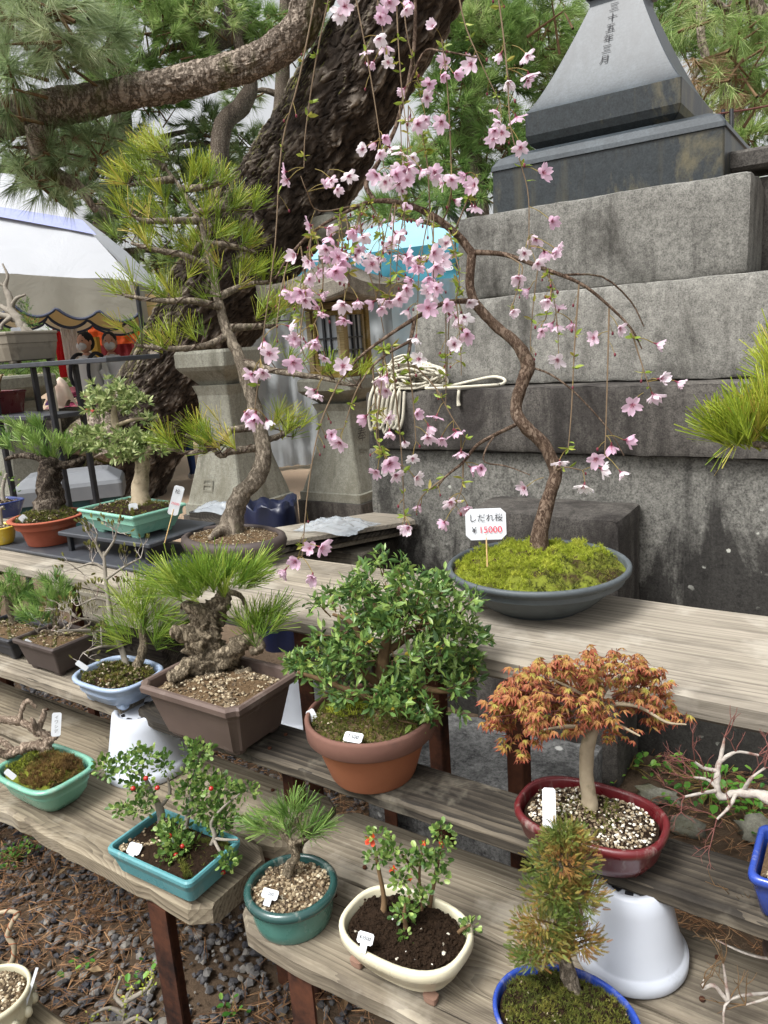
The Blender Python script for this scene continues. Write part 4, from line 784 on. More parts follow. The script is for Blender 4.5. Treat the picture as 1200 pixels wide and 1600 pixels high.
for q in CL.split(';'):
    px, py, n = map(int, q.split()); n += (n >= 2 and px % 2); k = int(np.argmin((twpx[:, 0]-px)**2+((twpx[:, 1]-(py-16))*1.0)**2)); anchor = twp[k]; dd = dep(anchor)-T.D
    if np.hypot(*(twpx[k]-[px, py])) > 60: anchor = T.p(px+U(-6, 6), py-34, dd)
    for i in range(n):
        ox, oy = (0, 0) if n == 1 else (U(-24, 24), U(-16, 16)); p = T.p(px+ox, py+oy, dd-.01+U(-.03, .03)); back = (anchor-p); d = (-back.normalized()*.7+Vector((U(-.7, .7), U(-.7, .7), U(-.7, .15)))-CF*U(0, .75)).normalized()
        inst('blossom', random.choice(BL), r, p, look(d, U(0, 6.28))@Matrix.Scale(U(.66, .98), 3)); e = p-d*.006
        st = anchor if back.length < .075 else p+back.normalized()*.05; PED.tube([st, (st+e)/2+Vector((0, 0, .004)), e], [.0008, .0009, .0011], 4, 0, fine=2)
part('flower_stalks', PED, M['pedicel'], r, 'stuff')
mb = MB(); sel = rng.integers(0, len(twp), 150)
for i in sel:
    p = twp[i]; e = p+Vector((U(-.02, .02), U(-.02, .02), U(-.035, -.01))); mb.tube([p, (p+e)/2+Vector((0, 0, .003)), e], .0007, 4, 1); mb.sphere(e, .0034*U(.7, 1.2), 0, 7, 5, (.8, .8, 1.3))
part('flower_buds', mb, [M['calyx'], M['pedicel']], r, 'stuff')
mb = MB(); n = 900; ii = rng.choice(rng.integers(0, len(twp), 260), n); P = np.array([list(twp[i]) for i in ii]); D = rdir(n)+[0, 0, -.15]; D[:, 2] = np.abs(D[:, 2])*.5*np.sign(rng.random(n)-.35)
place(mb, LEAF_V, LEAF_F, P, D, rng.uniform(.011, .026, n), rng.uniform(0, 6.28, n)); part('young_leaves', mb, M['cherryleaf'], r, 'stuff')
T.done(M['cherrybark'], M['cherrytwig'])
tag_plate(759, 819, d=T.D-.17, w=.082, h=.064, label='white octagonal price card on a stick in the cherry bowl', stick=.055, lines=(('しだれ桜', .0175, 0, .012, 'ink'), ('¥', .017, -.024, -.012, 'ink'), ('15000', .019, .009, -.012, 'redink')))

# ======== tall pine in brown oval pot
b, h = fit(368, 836, 872, ZB); h = .075
r = root('pine_bonsai', b, 'tall lime needled pine with wired branches in a brown oval pot'); pot(r, b, EL, .178, .125, h, [(-.055, 0), (-.05, .05), (-.02, .25), (-.002, .5), (.004, .75), (0, .95), (-.008, 1.)], M['g_dkbrown'], wall=.012)
s_, hz = soil(r, b, EL, .158, .107, h-.008, M['soilbrown'], mound=.012); gritty(r, b, EL, .158, .107, hz, 900, .005, M['grit']); mossy(r, b, EL, .158, .107, hz, 500, M['moss_dry'], L=.007, mask=lambda x, y: (x+.06)**2+(y+.03)**2 < .0022)
T = Tree(b, r); T.limb([(362, 838, 0), (364, 805, 0), (378, 772, 0), (402, 746, 0), (412, 705, 0), (402, 655, 0), (392, 615, 0), (376, 562, 0), (356, 522, 0), (342, 472, .01), (331, 420, .02), (320, 372, .02), (305, 332, .02), (284, 296, .02), (258, 262, .02)], [22, 16, 14, 14, 13, 11.5, 10, 9.5, 8, 7, 6, 5, 4.2, 3.4, 2.6], 14, 5, .28, 60.)
T.limb([(362, 835, -.01), (345, 828, -.04), (328, 842, -.07)], [14, 9, 4], 8, 3, .2)
PB = [[(402, 668, 0), (362, 672, -.05), (340, 695, -.07), (300, 708, -.1), (262, 700, -.1)], [(402, 700, 0), (360, 705, -.05), (345, 712, -.06), (330, 700, -.05), (290, 680, -.1)], [(410, 690, 0), (438, 680, .04), (452, 672, .06)], [(356, 524, 0), (320, 540, -.05), (270, 545, -.08), (215, 540, -.1)], [(360, 512, 0), (400, 510, .03), (430, 505, .04), (440, 480, .05)], [(378, 565, 0), (430, 580, -.04), (500, 590, -.06), (560, 605, -.08)], [(344, 480, 0), (300, 470, -.06), (250, 470, -.08), (195, 462, -.1)], [(340, 465, 0), (385, 445, .05), (425, 440, .06)],
 [(331, 425, .02), (290, 400, -.05), (240, 390, -.07), (205, 380, -.07)], [(322, 380, .02), (365, 385, .05), (400, 395, .06)], [(310, 345, .02), (270, 345, -.05), (225, 345, -.06), (205, 335, -.06)], [(305, 332, .02), (350, 325, .04), (385, 330, .05)], [(284, 296, .02), (330, 290, .0), (352, 280, .0)], [(270, 280, .02), (230, 285, .0), (200, 290, .0)], [(258, 262, .02), (240, 250, .02), (232, 238, .02)], [(320, 372, .02), (300, 400, .1), (290, 420, .14)]]
TP = []; TD = []
for bp in PB:
    T.limb(bp, [6.5, 5, 4, 2.4], 7, 4, .15); tip = bp[-1]; n_t = 12
    for i in range(n_t):
        u = U(.35, 1.05)*(len(bp)-1); j = min(int(u), len(bp)-2); f = u-j; q = [bp[j][k]*(1-f)+bp[j+1][k]*f for k in range(3)]; sgn = 1 if bp[-1][0] > bp[0][0] else -1
        p = T.p(q[0]+U(-24, 24), q[1]-U(-4, 26), q[2]+U(-.07, .07)); T.twig.tube([T.p(*q), p], [.002, .0016], 5); TP.append(list(p)); d = (CR*sgn*U(.1, .9)+CF*U(-.5, .4)+Vector((0, 0, U(.45, 1.1)))); TD.append(list(d.normalized()))
for x_, y_ in ((300, 300), (280, 320), (318, 345), (300, 375), (345, 365), (318, 400), (345, 415), (322, 440), (355, 450), (300, 440), (330, 480), (270, 350), (350, 340), (262, 300), (290, 270)):
    for _ in range(1): TP.append(list(T.p(x_+U(-14, 14), y_+U(-10, 10), -.05+U(-.05, .03)))); TD.append(list((CR*U(-.8, .8)+Vector((0, 0, U(.3, 1.)))-CF*U(0, .6)).normalized()))
mb = MB(); needles(mb, TP, np.array(TD), 24, .115, .0017, .7, var=rng.uniform(.0, .95, len(TP))); part('needles', mb, M['needle_lime'], r, 'stuff'); T.done(M['ptrunk'], M['copper'])
wi = MB()
for bp in PB[:9]:
    L_, _ = spline([T.p(*q) for q in bp], 1., 12); n = len(L_); Tn = nrm(np.gradient(L_, axis=0)); S = nrm(np.cross(Tn, A(0, 0, 1))); Nn = np.cross(S, Tn); a = np.linspace(0, n*.55, n); R_ = np.interp(np.linspace(0, 1, n), [0, .33, .66, 1], [6.9, 5.4, 4.4, 2.8])*T.k
    wi.tube(L_+(S*np.cos(a)[:, None]+Nn*np.sin(a)[:, None])*R_[:, None], .0016, 5)
part('training_wire', wi, M['copper'], r)
tag_plate(275, 782, d=T.D-.06, w=.030, h=.088, label='tall white price card on a long stick by the tall pine', stick=.085, roll=-.38, lines=(('松', .015, -.002, .026, 'ink'), ('25000', .0095, 0, -.01, 'redink')))

# ======== azalea in terracotta pot
b, h = fit(584, 1112, 1203, ZM); ra = 203/2*dep(b+Vector((0, 0, h)))/F
r = root('azalea_bonsai', b, 'bushy green azalea with small glossy leaves in a round terracotta pot'); pot(r, b, RND, ra, ra, h, [(-ra*.36, 0), (-ra*.33, .05), (-ra*.17, .55), (-ra*.12, .69), (-ra*.115, .70), (-.003, .71), (-.001, .73), (0, .97)], M['g_terra'], wall=.010, rim_mat=M['g_terrarim'], rimcut=.70)
s_, hz = soil(r, b, RND, ra*.93, ra*.93, h-.014, M['soilbrown'], mound=.014); mossy(r, b, RND, ra, ra, hz, 1500, M['moss_dark'], shrink=.88, L=.008); mossy(r, b, RND, ra, ra, hz, 900, M['moss_lime'], L=.009, mask=lambda x, y: (x+.045)**2*.7+(y+.005)**2 < .0014, lift=.006); gritty(r, b, RND, ra, ra, hz, 260, .004, M['grit'], shrink=.88)
T = Tree(b, r); T.limb([(606, 1150, .0), (602, 1110, .0), (596, 1070, 0), (600, 1020, 0), (612, 975, 0), (625, 930, 0), (622, 890, 0)], [17, 15, 12, 9, 7, 5, 3], 10, 4, .2, 50.)
for q in ([(598, 1075, 0), (560, 1040, -.04), (565, 1000, -.05), (545, 970, -.05), (520, 960, -.05)], [(600, 1060, 0), (640, 1040, .03), (680, 1030, .04), (715, 1010, .05)], [(602, 1100, 0), (560, 1085, -.05), (510, 1065, -.06), (465, 1050, -.07)], [(602, 1020, 0), (650, 985, .03), (690, 950, .03)], [(598, 1080, 0), (650, 1075, -.05), (700, 1080, -.06), (740, 1060, -.04)], [(612, 985, 0), (580, 940, .03), (560, 915, .04)]): T.limb(q, [7, 5.5, 4, 2.5], 7, 4, .15, 60.)
AZ = [(612, 915, 72, 48), (545, 962, 70, 48), (684, 955, 72, 52), (512, 1035, 62, 40), (615, 1000, 95, 55, -.03), (712, 1010, 50, 58), (562, 1070, 75, 38, -.04), (680, 1085, 66, 46, -.02), (622, 1105, 55, 36, -.07), (478, 1040, 38, 28), (732, 1058, 32, 42), (640, 950, 60, 50, -.05)]
P, D = pads(T, AZ, 9.4, .7, shell=.72); k_ = rng.permutation(len(P)); P, D = P[k_], D[k_]
def rosette(seed):
    rs = np.random.default_rng(seed); mb = MB(); n = 18; a = rs.uniform(0, 6.28)+np.arange(n)*2.4; el = np.linspace(-.5, 1.1, n)+rs.normal(0, .15, n)
    D_ = np.column_stack([np.sin(el)+.12, np.cos(el)*np.cos(a), np.cos(el)*np.sin(a)]); S_, N_ = np.zeros((n, 3)), None
    place(mb, LEAF_V, LEAF_F, np.zeros((n, 3))+D_*.002+rs.normal(0, .007, (n, 3)), D_, rs.uniform(.015, .025, n), rs.uniform(-.5, .5, n), 0, rs.uniform(0, .92, n)); 
    if seed == 5: mb.ch[0] = (*mb.ch[0][:3], np.concatenate([np.ones(8), mb.ch[0][3][8:]]), *mb.ch[0][4:])
    mb.tube([(-.03, 0, 0), (0, 0, 0)], .0013, 5, 1); return mb.mesh('leaf_rosette', [M['azalea'], M['browntwig']])
RS = [rosette(i) for i in range(9)]
for p, d in list(zip(P, D))[:235]: inst('leaf_rosette', random.choice(RS), r, p, look(d, U(0, 6.28))@Matrix.Scale(U(.8, 1.15), 3))
T.done(M['browntwig'])
tag_plate(552, 1152, z=ZM+h+.006, w=.035, h=.018, label='white tag lying on the soil of the terracotta azalea pot', face=Vector((.1, -.55, .8)), lines=(('7,500', .010, 0, 0, 'ink'),))
tag_plate(493, 1128, d=T.D-.02, w=.016, h=.05, label='narrow white tag leaning on the left rim of the terracotta pot', roll=.42)

# ======== maple in oxblood oval pot
b, h = fit(922, 1268, 1326, ZM); r = root('maple_bonsai', b, 'small maple with orange red young leaves in a dark red oval pot'); RZ = .0
pot(r, b, OV, .112, .078, h, [(-.028, 0), (-.022, .08), (-.008, .4), (-.002, .75), (.003, .86), (.003, .96)], M['g_red'], wall=.010)
s_, hz = soil(r, b, OV, .1, .067, h-.012, M['soil'], mound=.012); gritty(r, b, OV, .1, .067, hz, 330, .0048, M['gritwhite'], mask=lambda x, y: np.abs(x+.0) > .05*rng.random(len(x))); gritty(r, b, OV, .1, .067, hz, 1300, .0045, M['grit'], name='brown_grit'); mossy(r, b, OV, .1, .067, hz, 500, M['moss_dark'], L=.006, mask=lambda x, y: (x**2+y**2) < .0025)
T = Tree(b, r); T.limb([(921, 1266, 0), (920, 1245, 0), (916, 1205, 0), (918, 1165, 0), (930, 1130, 0), (938, 1108, 0), (936, 1085, 0)], [15, 12, 11, 11, 9, 6.5, 5], 12, 5, .12, 60.)
for q in ([(936, 1110, 0), (960, 1100, -.02), (1000, 1105, -.03), (1040, 1128, -.04), (1072, 1132, -.04)], [(930, 1130, 0), (905, 1115, .02), (870, 1100, .03), (830, 1090, .04), (790, 1110, .04)], [(937, 1095, 0), (940, 1060, .02), (935, 1030, .03)], [(935, 1108, 0), (900, 1080, -.04), (860, 1060, -.05)], [(938, 1110, 0), (970, 1085, .03), (1010, 1060, .04)], [(925, 1140, 0), (890, 1135, -.05), (850, 1140, -.07)], [(930, 1120, 0), (960, 1130, -.05), (1000, 1150, -.07)], [(937, 1090, 0), (960, 1060, -.02), (985, 1050, -.03)]): T.limb(q, [5, 3.6, 2.4, 1.4], 6, 4, .1)
def mleaf(seed):
    rs = np.random.default_rng(seed); mb = MB()
    for k in range(6):
        lobes = [(-2.0, .55), (-1.05, .85), (-.35, .95), (.35, .95), (1.05, .85), (2.0, .55)] if k else [(-1.8, .6), (-.9, .9), (0, 1.), (.9, .9), (1.8, .6)]; L = rs.uniform(.010, .0145); dr = rs.uniform(.5, 1.1); V = [(0, 0, 0)]; F_ = []; tt = [0]
        for a, l in lobes:
            c, s_ = math.cos(a), math.sin(a); l *= L*rs.uniform(.9, 1.1)
            for rr, off in ((.5, -.2), (.5, .2), (1., 0)): V.append((c*l*rr-s_*l*off, s_*l*rr+c*l*off, -dr*l*rr*rr*(.6+.4*abs(a)))); tt.append(rr)
            n = len(V); F_ += [[0, n-3, n-1], [0, n-1, n-2]]
        V = np.array(V); a = rs.uniform(-.5, .5)+k*2.1; V = V+A(*(rs.normal(0, .007, 3))); V = np.column_stack([V[:, 0]*math.cos(a)-V[:, 1]*math.sin(a), V[:, 0]*math.sin(a)+V[:, 1]*math.cos(a), V[:, 2]]); mb.add(V, F_, 0, rs.random(), False, tt)
    mb.tube([(0, 0, 0), (0, 0, .012)], .0006, 4, 1); return mb.mesh('maple_leaves', [M['maple'], M['redtwig']])
ML = [mleaf(i) for i in range(8)]
MP = [(925, 1048, 100, 38), (836, 1092, 62, 46), (800, 1128, 38, 46, -.02), (990, 1070, 58, 36), (880, 1112, 82, 40, -.05), (1050, 1122, 28, 12), (960, 1142, 26, 14, -.05), (880, 1065, 70, 36, -.02), (826, 1165, 20, 26, -.03), (1010, 1112, 34, 24)]
P, D = pads(T, MP, 14.5, .8, shell=.6); k_ = rng.permutation(len(P)); P, D = P[k_], D[k_]
for p, d in list(zip(P, D))[:205]: inst('maple_leaves', random.choice(ML), r, p, Matrix.Rotation(U(0, 6.28), 3, 'Z')@Matrix.Rotation(U(-.5, .5), 3, 'X')@Matrix.Scale(U(.85, 1.2), 3))
wt = MB()
for p in P[::3]: e = Vector(p)+Vector((0, 0, .008)); c = T.p(930, 1100, 0); wt.tube([e+(c-e)*U(.25, .5), e+(c-e)*.1, e], [.0013, .001, .0008], 4, fine=2)
part('twigs', wt, M['redtwig'], r, 'stuff'); T.done(M['palebark'])
tag_plate(858, 1262, d=T.D-.045, w=.0195, h=.056, label='tall blank white tag standing in the red maple pot')
# ======== cedar in blue oval pot
b = at(885, 1645, z=ZF); h = .062; r = root('cedar_bonsai', b, 'bronzed green cedar with a column of feathery foliage in a cobalt blue pot')
pot(r, b, EL, .097, .078, h, [(-.03, 0), (-.02, .1), (-.006, .5), (0, .85), (.003, .96)], M['g_blue'], wall=.007); s_, hz = soil(r, b, EL, .09, .071, h-.008, M['soil'], mound=.016, bump=.012); mossy(r, b, EL, .09, .071, hz, 2600, M['moss_dark'], L=.007); gritty(r, b, EL, .09, .071, hz, 1500, .005, M['soil'], name='soil_crumbs'); gritty(r, b, EL, .09, .071, hz, 160, .004, M['grit'])
T = Tree(b, r); T.limb([(905, 1575, .02), (895, 1545, .02), (884, 1505, .02), (878, 1450, .02), (876, 1380, .02), (878, 1320, .02)], [15, 13, 12, 9, 6, 3], 10, 4, .3, 60.)
CS = [(885, 1315, 52, 28), (878, 1345, 64, 36), (870, 1395, 62, 36), (855, 1445, 68, 34), (850, 1480, 58, 30), (905, 1400, 50, 40), (905, 1470, 45, 32), (830, 1500, 36, 20), (880, 1300, 36, 20)]
P, D = pads(T, [(q[0], q[1], q[2]*.93, q[3]*.97) for q in CS], 380., .55, shell=.3); mb = MB()
sv = []; sf = []
for i in range(7):
    u = .12+i*.13
    for sg in (-1, 1):
        n = len(sv); l = .36*(1-u*.55); sv += [[u-.05, 0, 0], [u+.08, 0, .01], [u+l*.75, sg*l*.62, .02]]; sf.append([n, n+1, n+2])
n = len(sv); sv += [[0, -.02, 0], [0, .02, 0], [1.08, 0, 0]]; sf.append([n, n+1, n+2])
pat = np.array([.5+.9*mnoise.noise(Vector(p)*28) for p in P]).clip(0, 1)
place(mb, sv, sf, P, D+rdir(len(P))*.45, rng.uniform(.0075, .0135, len(P)), rng.uniform(0, 6.28, len(P)), 0, (pat*.7+rng.random(len(P))*.35).clip(0, 1)); part('foliage', mb, M['juniper'], r, 'stuff'); 
for p in P[::60]: c = T.p(880, min(1490, proj(p)[1]+12), .02); T.twig.tube([c, (c+Vector(p))/2, Vector(p)], [.0018, .0013, .0008], 4)
T.done(M['ptrunk'], M['browntwig'])
# ======== flowering quince in cream pot
b, h = fit(637, 1452, 1506, ZF); h += .006; r = root('quince_bonsai', b, 'little quince with orange red flowers in a cream oval pot on feet')
pot(r, b, OV, .101, .073, h, [(-.022, 0), (-.018, .3), (-.014, .42), (-.009, .44), (-.009, .5), (-.006, .52), (0, .72), (.004, .78), (.004, .97)], M['g_cream'], wall=.009, feet=(.62, .62, .014, .01), foot_mat=M['g_base'])
s_, hz = soil(r, b, OV, .092, .064, h-.010, M['soil'], mound=.010, bump=.008); gritty(r, b, OV, .092, .064, hz, 2600, .0048, M['soil'], name='soil_crumbs'); gritty(r, b, OV, .09, .062, hz, 14, .006, M['gritwhite'])
T = Tree(b, r); T.limb([(598, 1432, .02), (600, 1405, .02), (592, 1360, .02), (585, 1325, .02)], [6, 4.5, 3.2, 2], 8, 4, .3); T.limb([(655, 1435, .02), (660, 1415, .02), (655, 1370, .02), (660, 1330, .03)], [3.4, 3, 2.6, 1.6], 8, 4, .3); T.limb([(668, 1432, .03), (676, 1390, .03), (684, 1350, .03), (690, 1305, .03)], [4.2, 3.6, 3, 1.6], 8, 4, .3); T.limb([(634, 1450, -.02), (632, 1420, -.02), (640, 1400, -.02)], [4.5, 3, 2], 8, 3, .3); T.limb([(712, 1462, -.02), (722, 1452, -.03), (735, 1445, -.03)], [4, 3, 2], 6, 3); T.limb([(655, 1370, .02), (640, 1350, .02), (628, 1335, .0)], [3, 2.4, 1.5], 6, 3)
QS = [(588, 1305, 20, 16), (590, 1340, 22, 14), (612, 1330, 18, 16), (640, 1345, 18, 18), (662, 1335, 18, 18), (690, 1300, 18, 18), (700, 1320, 14, 12), (680, 1345, 22, 14), (690, 1370, 16, 14), (655, 1400, 18, 18, -.01), (632, 1425, 22, 20, -.02), (634, 1462, 16, 12, -.03), (735, 1447, 16, 14, -.03), (625, 1375, 16, 18)]
P, D = pads(T, QS, 160., .4, shell=.25); mb = MB(); place(mb, ROUND_V, ROUND_F, P, D+rdir(len(P))*.6, rng.uniform(.007, .013, len(P)), rng.uniform(0, 6.28, len(P))); part('leaves', mb, M['smallleaf'], r, 'stuff'); T.done(M['browntwig'])
for px, py, s in ((580, 1310, 1.), (614, 1357, .62), (690, 1318, .55), (662, 1316, .45), (640, 1372, .4)):
    mb = MB(); c = T.p(px, py, -.0); 
    for i in range(5):
        a = i*1.257; d = -CF*.6+(CR*math.cos(a)+CU*math.sin(a)); place(mb, ROUND_V, ROUND_F, [list(c)], [list(d)], .013*s, np.array([U(0, 3)]), 0, smooth=True)
    mb.sphere(c, .004*s, 1, 6, 5); part('flower', mb, [M['redpetal'], M['greenbud']], r)
tag_plate(571, 1466, d=T.D-.055, w=.026, h=.016, label='small white tag at the front left of the cream pot', face=Vector((.1, -.7, .7)), neck=True, lines=(('¥3500', .0075, 0, 0, 'ink'),))
# ======== small pine in round green pot
b, h = fit(460, 1380, 1432, ZF); ra = 143/2*dep(b+Vector((0, 0, h)))/F; r = root('pine_bonsai', b, 'small grassy pine in a round sea green glazed pot')
pot(r, b, RND, ra, ra, h, [(-ra*.2, 0), (-ra*.17, .05), (-ra*.12, .3), (-ra*.10, .74), (-ra*.1, .76), (-.001, .79), (.002, .84), (.002, .94), (-.002, 1.)], M['g_green'], wall=.009, rim_mat=M['g_greenrim'], rimcut=.76)
s_, hz = soil(r, b, RND, ra*.87, ra*.87, h-.012, M['soilbrown'], mound=.012); gritty(r, b, RND, ra*.9, ra*.9, hz, 850, .0062, M['grit'], shrink=.93)
T = Tree(b, r); T.limb([(448, 1380, .01), (452, 1355, .0), (462, 1340, 0), (455, 1318, 0), (440, 1300, 0), (462, 1285, 0), (470, 1270, 0)], [10, 8, 7.5, 6.5, 4, 4.5, 2], 9, 4, .35, 70.); T.limb([(455, 1318, 0), (480, 1310, -.01), (500, 1300, 0)], [4, 3, 2], 7, 3, .3); T.limb([(446, 1304, 0), (425, 1290, 0), (410, 1280, 0)], [4, 3, 2], 7, 3, .3)
TP = [[420, 1285], [405, 1285], [430, 1272], [448, 1270], [440, 1285], [460, 1262], [475, 1268], [485, 1290], [500, 1296], [470, 1300], [455, 1300], [435, 1300], [488, 1305], [412, 1296], [465, 1282]]; PP = [list(T.p(x+U(-4, 4), y+U(-4, 4), U(-.03, .03))) for x, y in TP for _ in range(2)]
DD = [list((CR*((x-455)/50)+Vector((0, 0, .45))+CF*U(-.7, .7)).normalized()) for x, y in TP for _ in range(2)]; mb = MB(); needles(mb, PP, DD, 30, .062, .00115, .75, var=rng.uniform(.3, .8, len(PP))); part('needles', mb, M['needle_mid'], r, 'stuff'); T.done(M['crag'])
tag_plate(422, 1397, d=T.D-.05, w=.030, h=.015, label='small white tag inside the round green pot', face=Vector((.1, -.6, .75)), neck=True, lines=(('2,000', .0075, 0, 0, 'ink'),))
# ======== cotoneaster in turquoise rectangular pot
b = Vector((-1.032, .80, ZF)); b = at(278, 1362, z=ZF); h = .062; r = root('cotoneaster_bonsai', b, 'red berried small leaved shrub in a turquoise rectangular pot')
RO = o_rect(.12, 1.6, 5); pot(r, b, RO, .107, .066, h, [(-.018, 0), (-.015, .12), (-.010, .14), (-.004, .6), (.001, .78), (.003, .86), (.003, .97)], M['g_turq'], rz=.03, wall=.008, smooth=False, feet=(.72, .62, .02, .012), foot_mat=M['g_base'])
s_, hz = soil(r, b, RO, .097, .057, h-.010, M['soil'], rz=.03, mound=.012); gritty(r, b, RO, .097, .057, hz, 800, .0055, M['grit'], rz=.03, mask=lambda x, y: x+.6*y < .02); mossy(r, b, RO, .097, .057, hz, 500, M['moss_dark'], rz=.03, mask=lambda x, y: x+.6*y > .0)
T = Tree(b, r)
for q, rr in (([(252, 1290, .03), (250, 1265, .03), (237, 1240, .03), (225, 1215, .03), (205, 1205, .03)], [6.5, 6, 4, 2.6, 1.6]), ([(250, 1262, .03), (265, 1240, .03), (262, 1215, .03)], [3.2, 2.6, 1.6]), ([(290, 1290, .02), (298, 1250, .02), (304, 1210, .02), (310, 1180, .02)], [4.5, 4, 3, 1.6]), ([(310, 1345, -.02), (335, 1310, -.02), (330, 1285, -.02), (350, 1260, -.02), (375, 1240, -.01)], [3.4, 3.2, 2.6, 2, 1.2]), ([(335, 1310, -.02), (352, 1312, -.03), (372, 1312, -.03)], [2.6, 2.2, 1.6]), ([(334, 1312, -.02), (346, 1335, -.04), (355, 1350, -.05)], [2.6, 2.2, 1.6]), ([(298, 1262, .02), (320, 1255, .01), (345, 1245, .02)], [2.6, 2.2, 1.6])): T.limb(q, rr, 8, 4, .3, 60.)
CS = [(225, 1180, 22, 18), (195, 1195, 26, 16), (165, 1200, 18, 18), (215, 1225, 26, 14), (258, 1195, 16, 18), (190, 1265, 18, 14), (215, 1265, 22, 14), (228, 1250, 16, 12), (306, 1175, 26, 20), (300, 1205, 20, 16), (325, 1225, 24, 20), (350, 1230, 26, 16), (290, 1240, 24, 18), (325, 1265, 34, 22), (355, 1270, 22, 22), (265, 1300, 26, 20, -.02), (280, 1325, 30, 22, -.03), (262, 1345, 22, 16, -.04), (355, 1345, 24, 16, -.06), (385, 1235, 22, 12), (345, 1290, 22, 18), (270, 1335, 26, 20, -.03)]
P, D = pads(T, [(q[0], q[1], q[2]*1.1, q[3]*1.15, *q[4:]) for q in CS], 190., .45, shell=.25); mb = MB(); place(mb, ROUND_V, ROUND_F, P, D+rdir(len(P))*.6, rng.uniform(.008, .0135, len(P)), rng.uniform(0, 6.28, len(P))); part('leaves', mb, M['smallleaf'], r, 'stuff'); T.done(M['greytwig'])
for px, py in ((228, 1216), (246, 1231), (265, 1306), (285, 1322), (275, 1336), (208, 1232), (330, 1232), (349, 1363)):
    mb = MB(); mb.sphere(T.p(px, py, -.05), .0048, 0, 9, 7, (1, 1, .9)); part('berry', mb, M['berry'], r)
tag_plate(210, 1326, d=T.D-.025, w=.030, h=.020, label='white tag in the front left corner of the turquoise pot', face=Vector((.1, -.6, .8)), neck=True)
# ======== mint oval pot with moss and contorted trunk
b, h = fit(78, 1198, 1246, ZF); r = root('contorted_bonsai', b, 'contorted corky bonsai trunk over mossy soil in a mint green lobed pot'); LO = o_lobe(48, .035)
pot(r, b, LO, .108, .076, h, [(-.05, 0), (-.03, .1), (-.016, .35), (-.008, .7), (-.002, .86), (.006, .92), (.006, .98)], M['g_mint'], wall=.013); s_, hz = soil(r, b, LO, .094, .062, h-.010, M['moss_soil'], mound=.03, bump=.012)
mossy(r, b, LO, .094, .062, hz, 1600, M['moss_dry'], L=.012, mask=lambda x, y: x > -.01); mossy(r, b, LO, .094, .062, hz, 1400, M['moss_dark'], L=.009, mask=lambda x, y: x < .02); mossy(r, b, LO, .094, .062, hz, 500, M['moss_lime'], L=.009, mask=lambda x, y: (x < -.02) & (y < .02))
T = Tree(b, r); kn = np.random.default_rng(5)
for q, rr in (([(75, 1185, .02), (62, 1165, .02), (35, 1170, .02), (10, 1180, .02), (-25, 1165, .0)], [12, 11, 10, 9, 8]), ([(72, 1180, .02), (75, 1155, .02), (58, 1140, .02), (30, 1128, .02), (-5, 1125, .02), (-40, 1130, .02)], [10, 9, 8, 8, 8, 7]), ([(58, 1150, .02), (66, 1125, .02), (70, 1108, .02)], [7, 6, 4]), ([(30, 1128, .02), (34, 1110, .02), (42, 1095, .02), (56, 1105, .02)], [6, 5, 5, 3]), ([(70, 1160, .02), (88, 1150, .02), (92, 1140, .02)], [7, 6, 3]), ([(20, 1175, .02), (5, 1160, .03), (-20, 1150, .03)], [8, 7, 6]), ([(55, 1145, .02), (52, 1128, .0), (48, 1122, 0)], [6, 5, 3])): T.limb(q, [x*.72 for x in rr], 12, 8, .55, 110.)
T.done(M['pinkcork']); tag_plate(88, 1132, d=T.D+.0, w=.020, h=.052, label='tall white handwritten tag behind the mossy mint pot', roll=-.22, lines=(('イ', .009, 0, .015, 'ink'), ('ワ', .009, 0, .005, 'ink'), ('シ', .009, 0, -.005, 'ink'), ('デ', .009, 0, -.015, 'ink'))); tag_plate(16, 1210, d=T.D-.075, w=.012, h=.026, label='small blank white tag at the left rim of the mint pot', roll=.6)
def tufts(T, spots, n, L, w, spread, mat, rt, cx, kx=60., up=.6, rep=2, jit=8, dj=.04, name='needles', vr=(.25, .85)):
    PP = []; DD = []
    for q in spots:
        for _ in range(rep):
            PP.append(list(T.p(q[0]+U(-jit, jit), q[1]+U(-jit, jit), (q[2] if len(q) > 2 else 0)+U(-dj, dj)))); DD.append(list((CR*((q[0]-cx)/kx)+Vector((0, 0, up))+CF*U(-.6, .6)+CR*U(-.3, .3)).normalized()))
    mb = MB(); needles(mb, PP, DD, n, L, w, spread, var=rng.uniform(*vr, len(PP))); return part(name, mb, M[mat], rt, 'stuff')
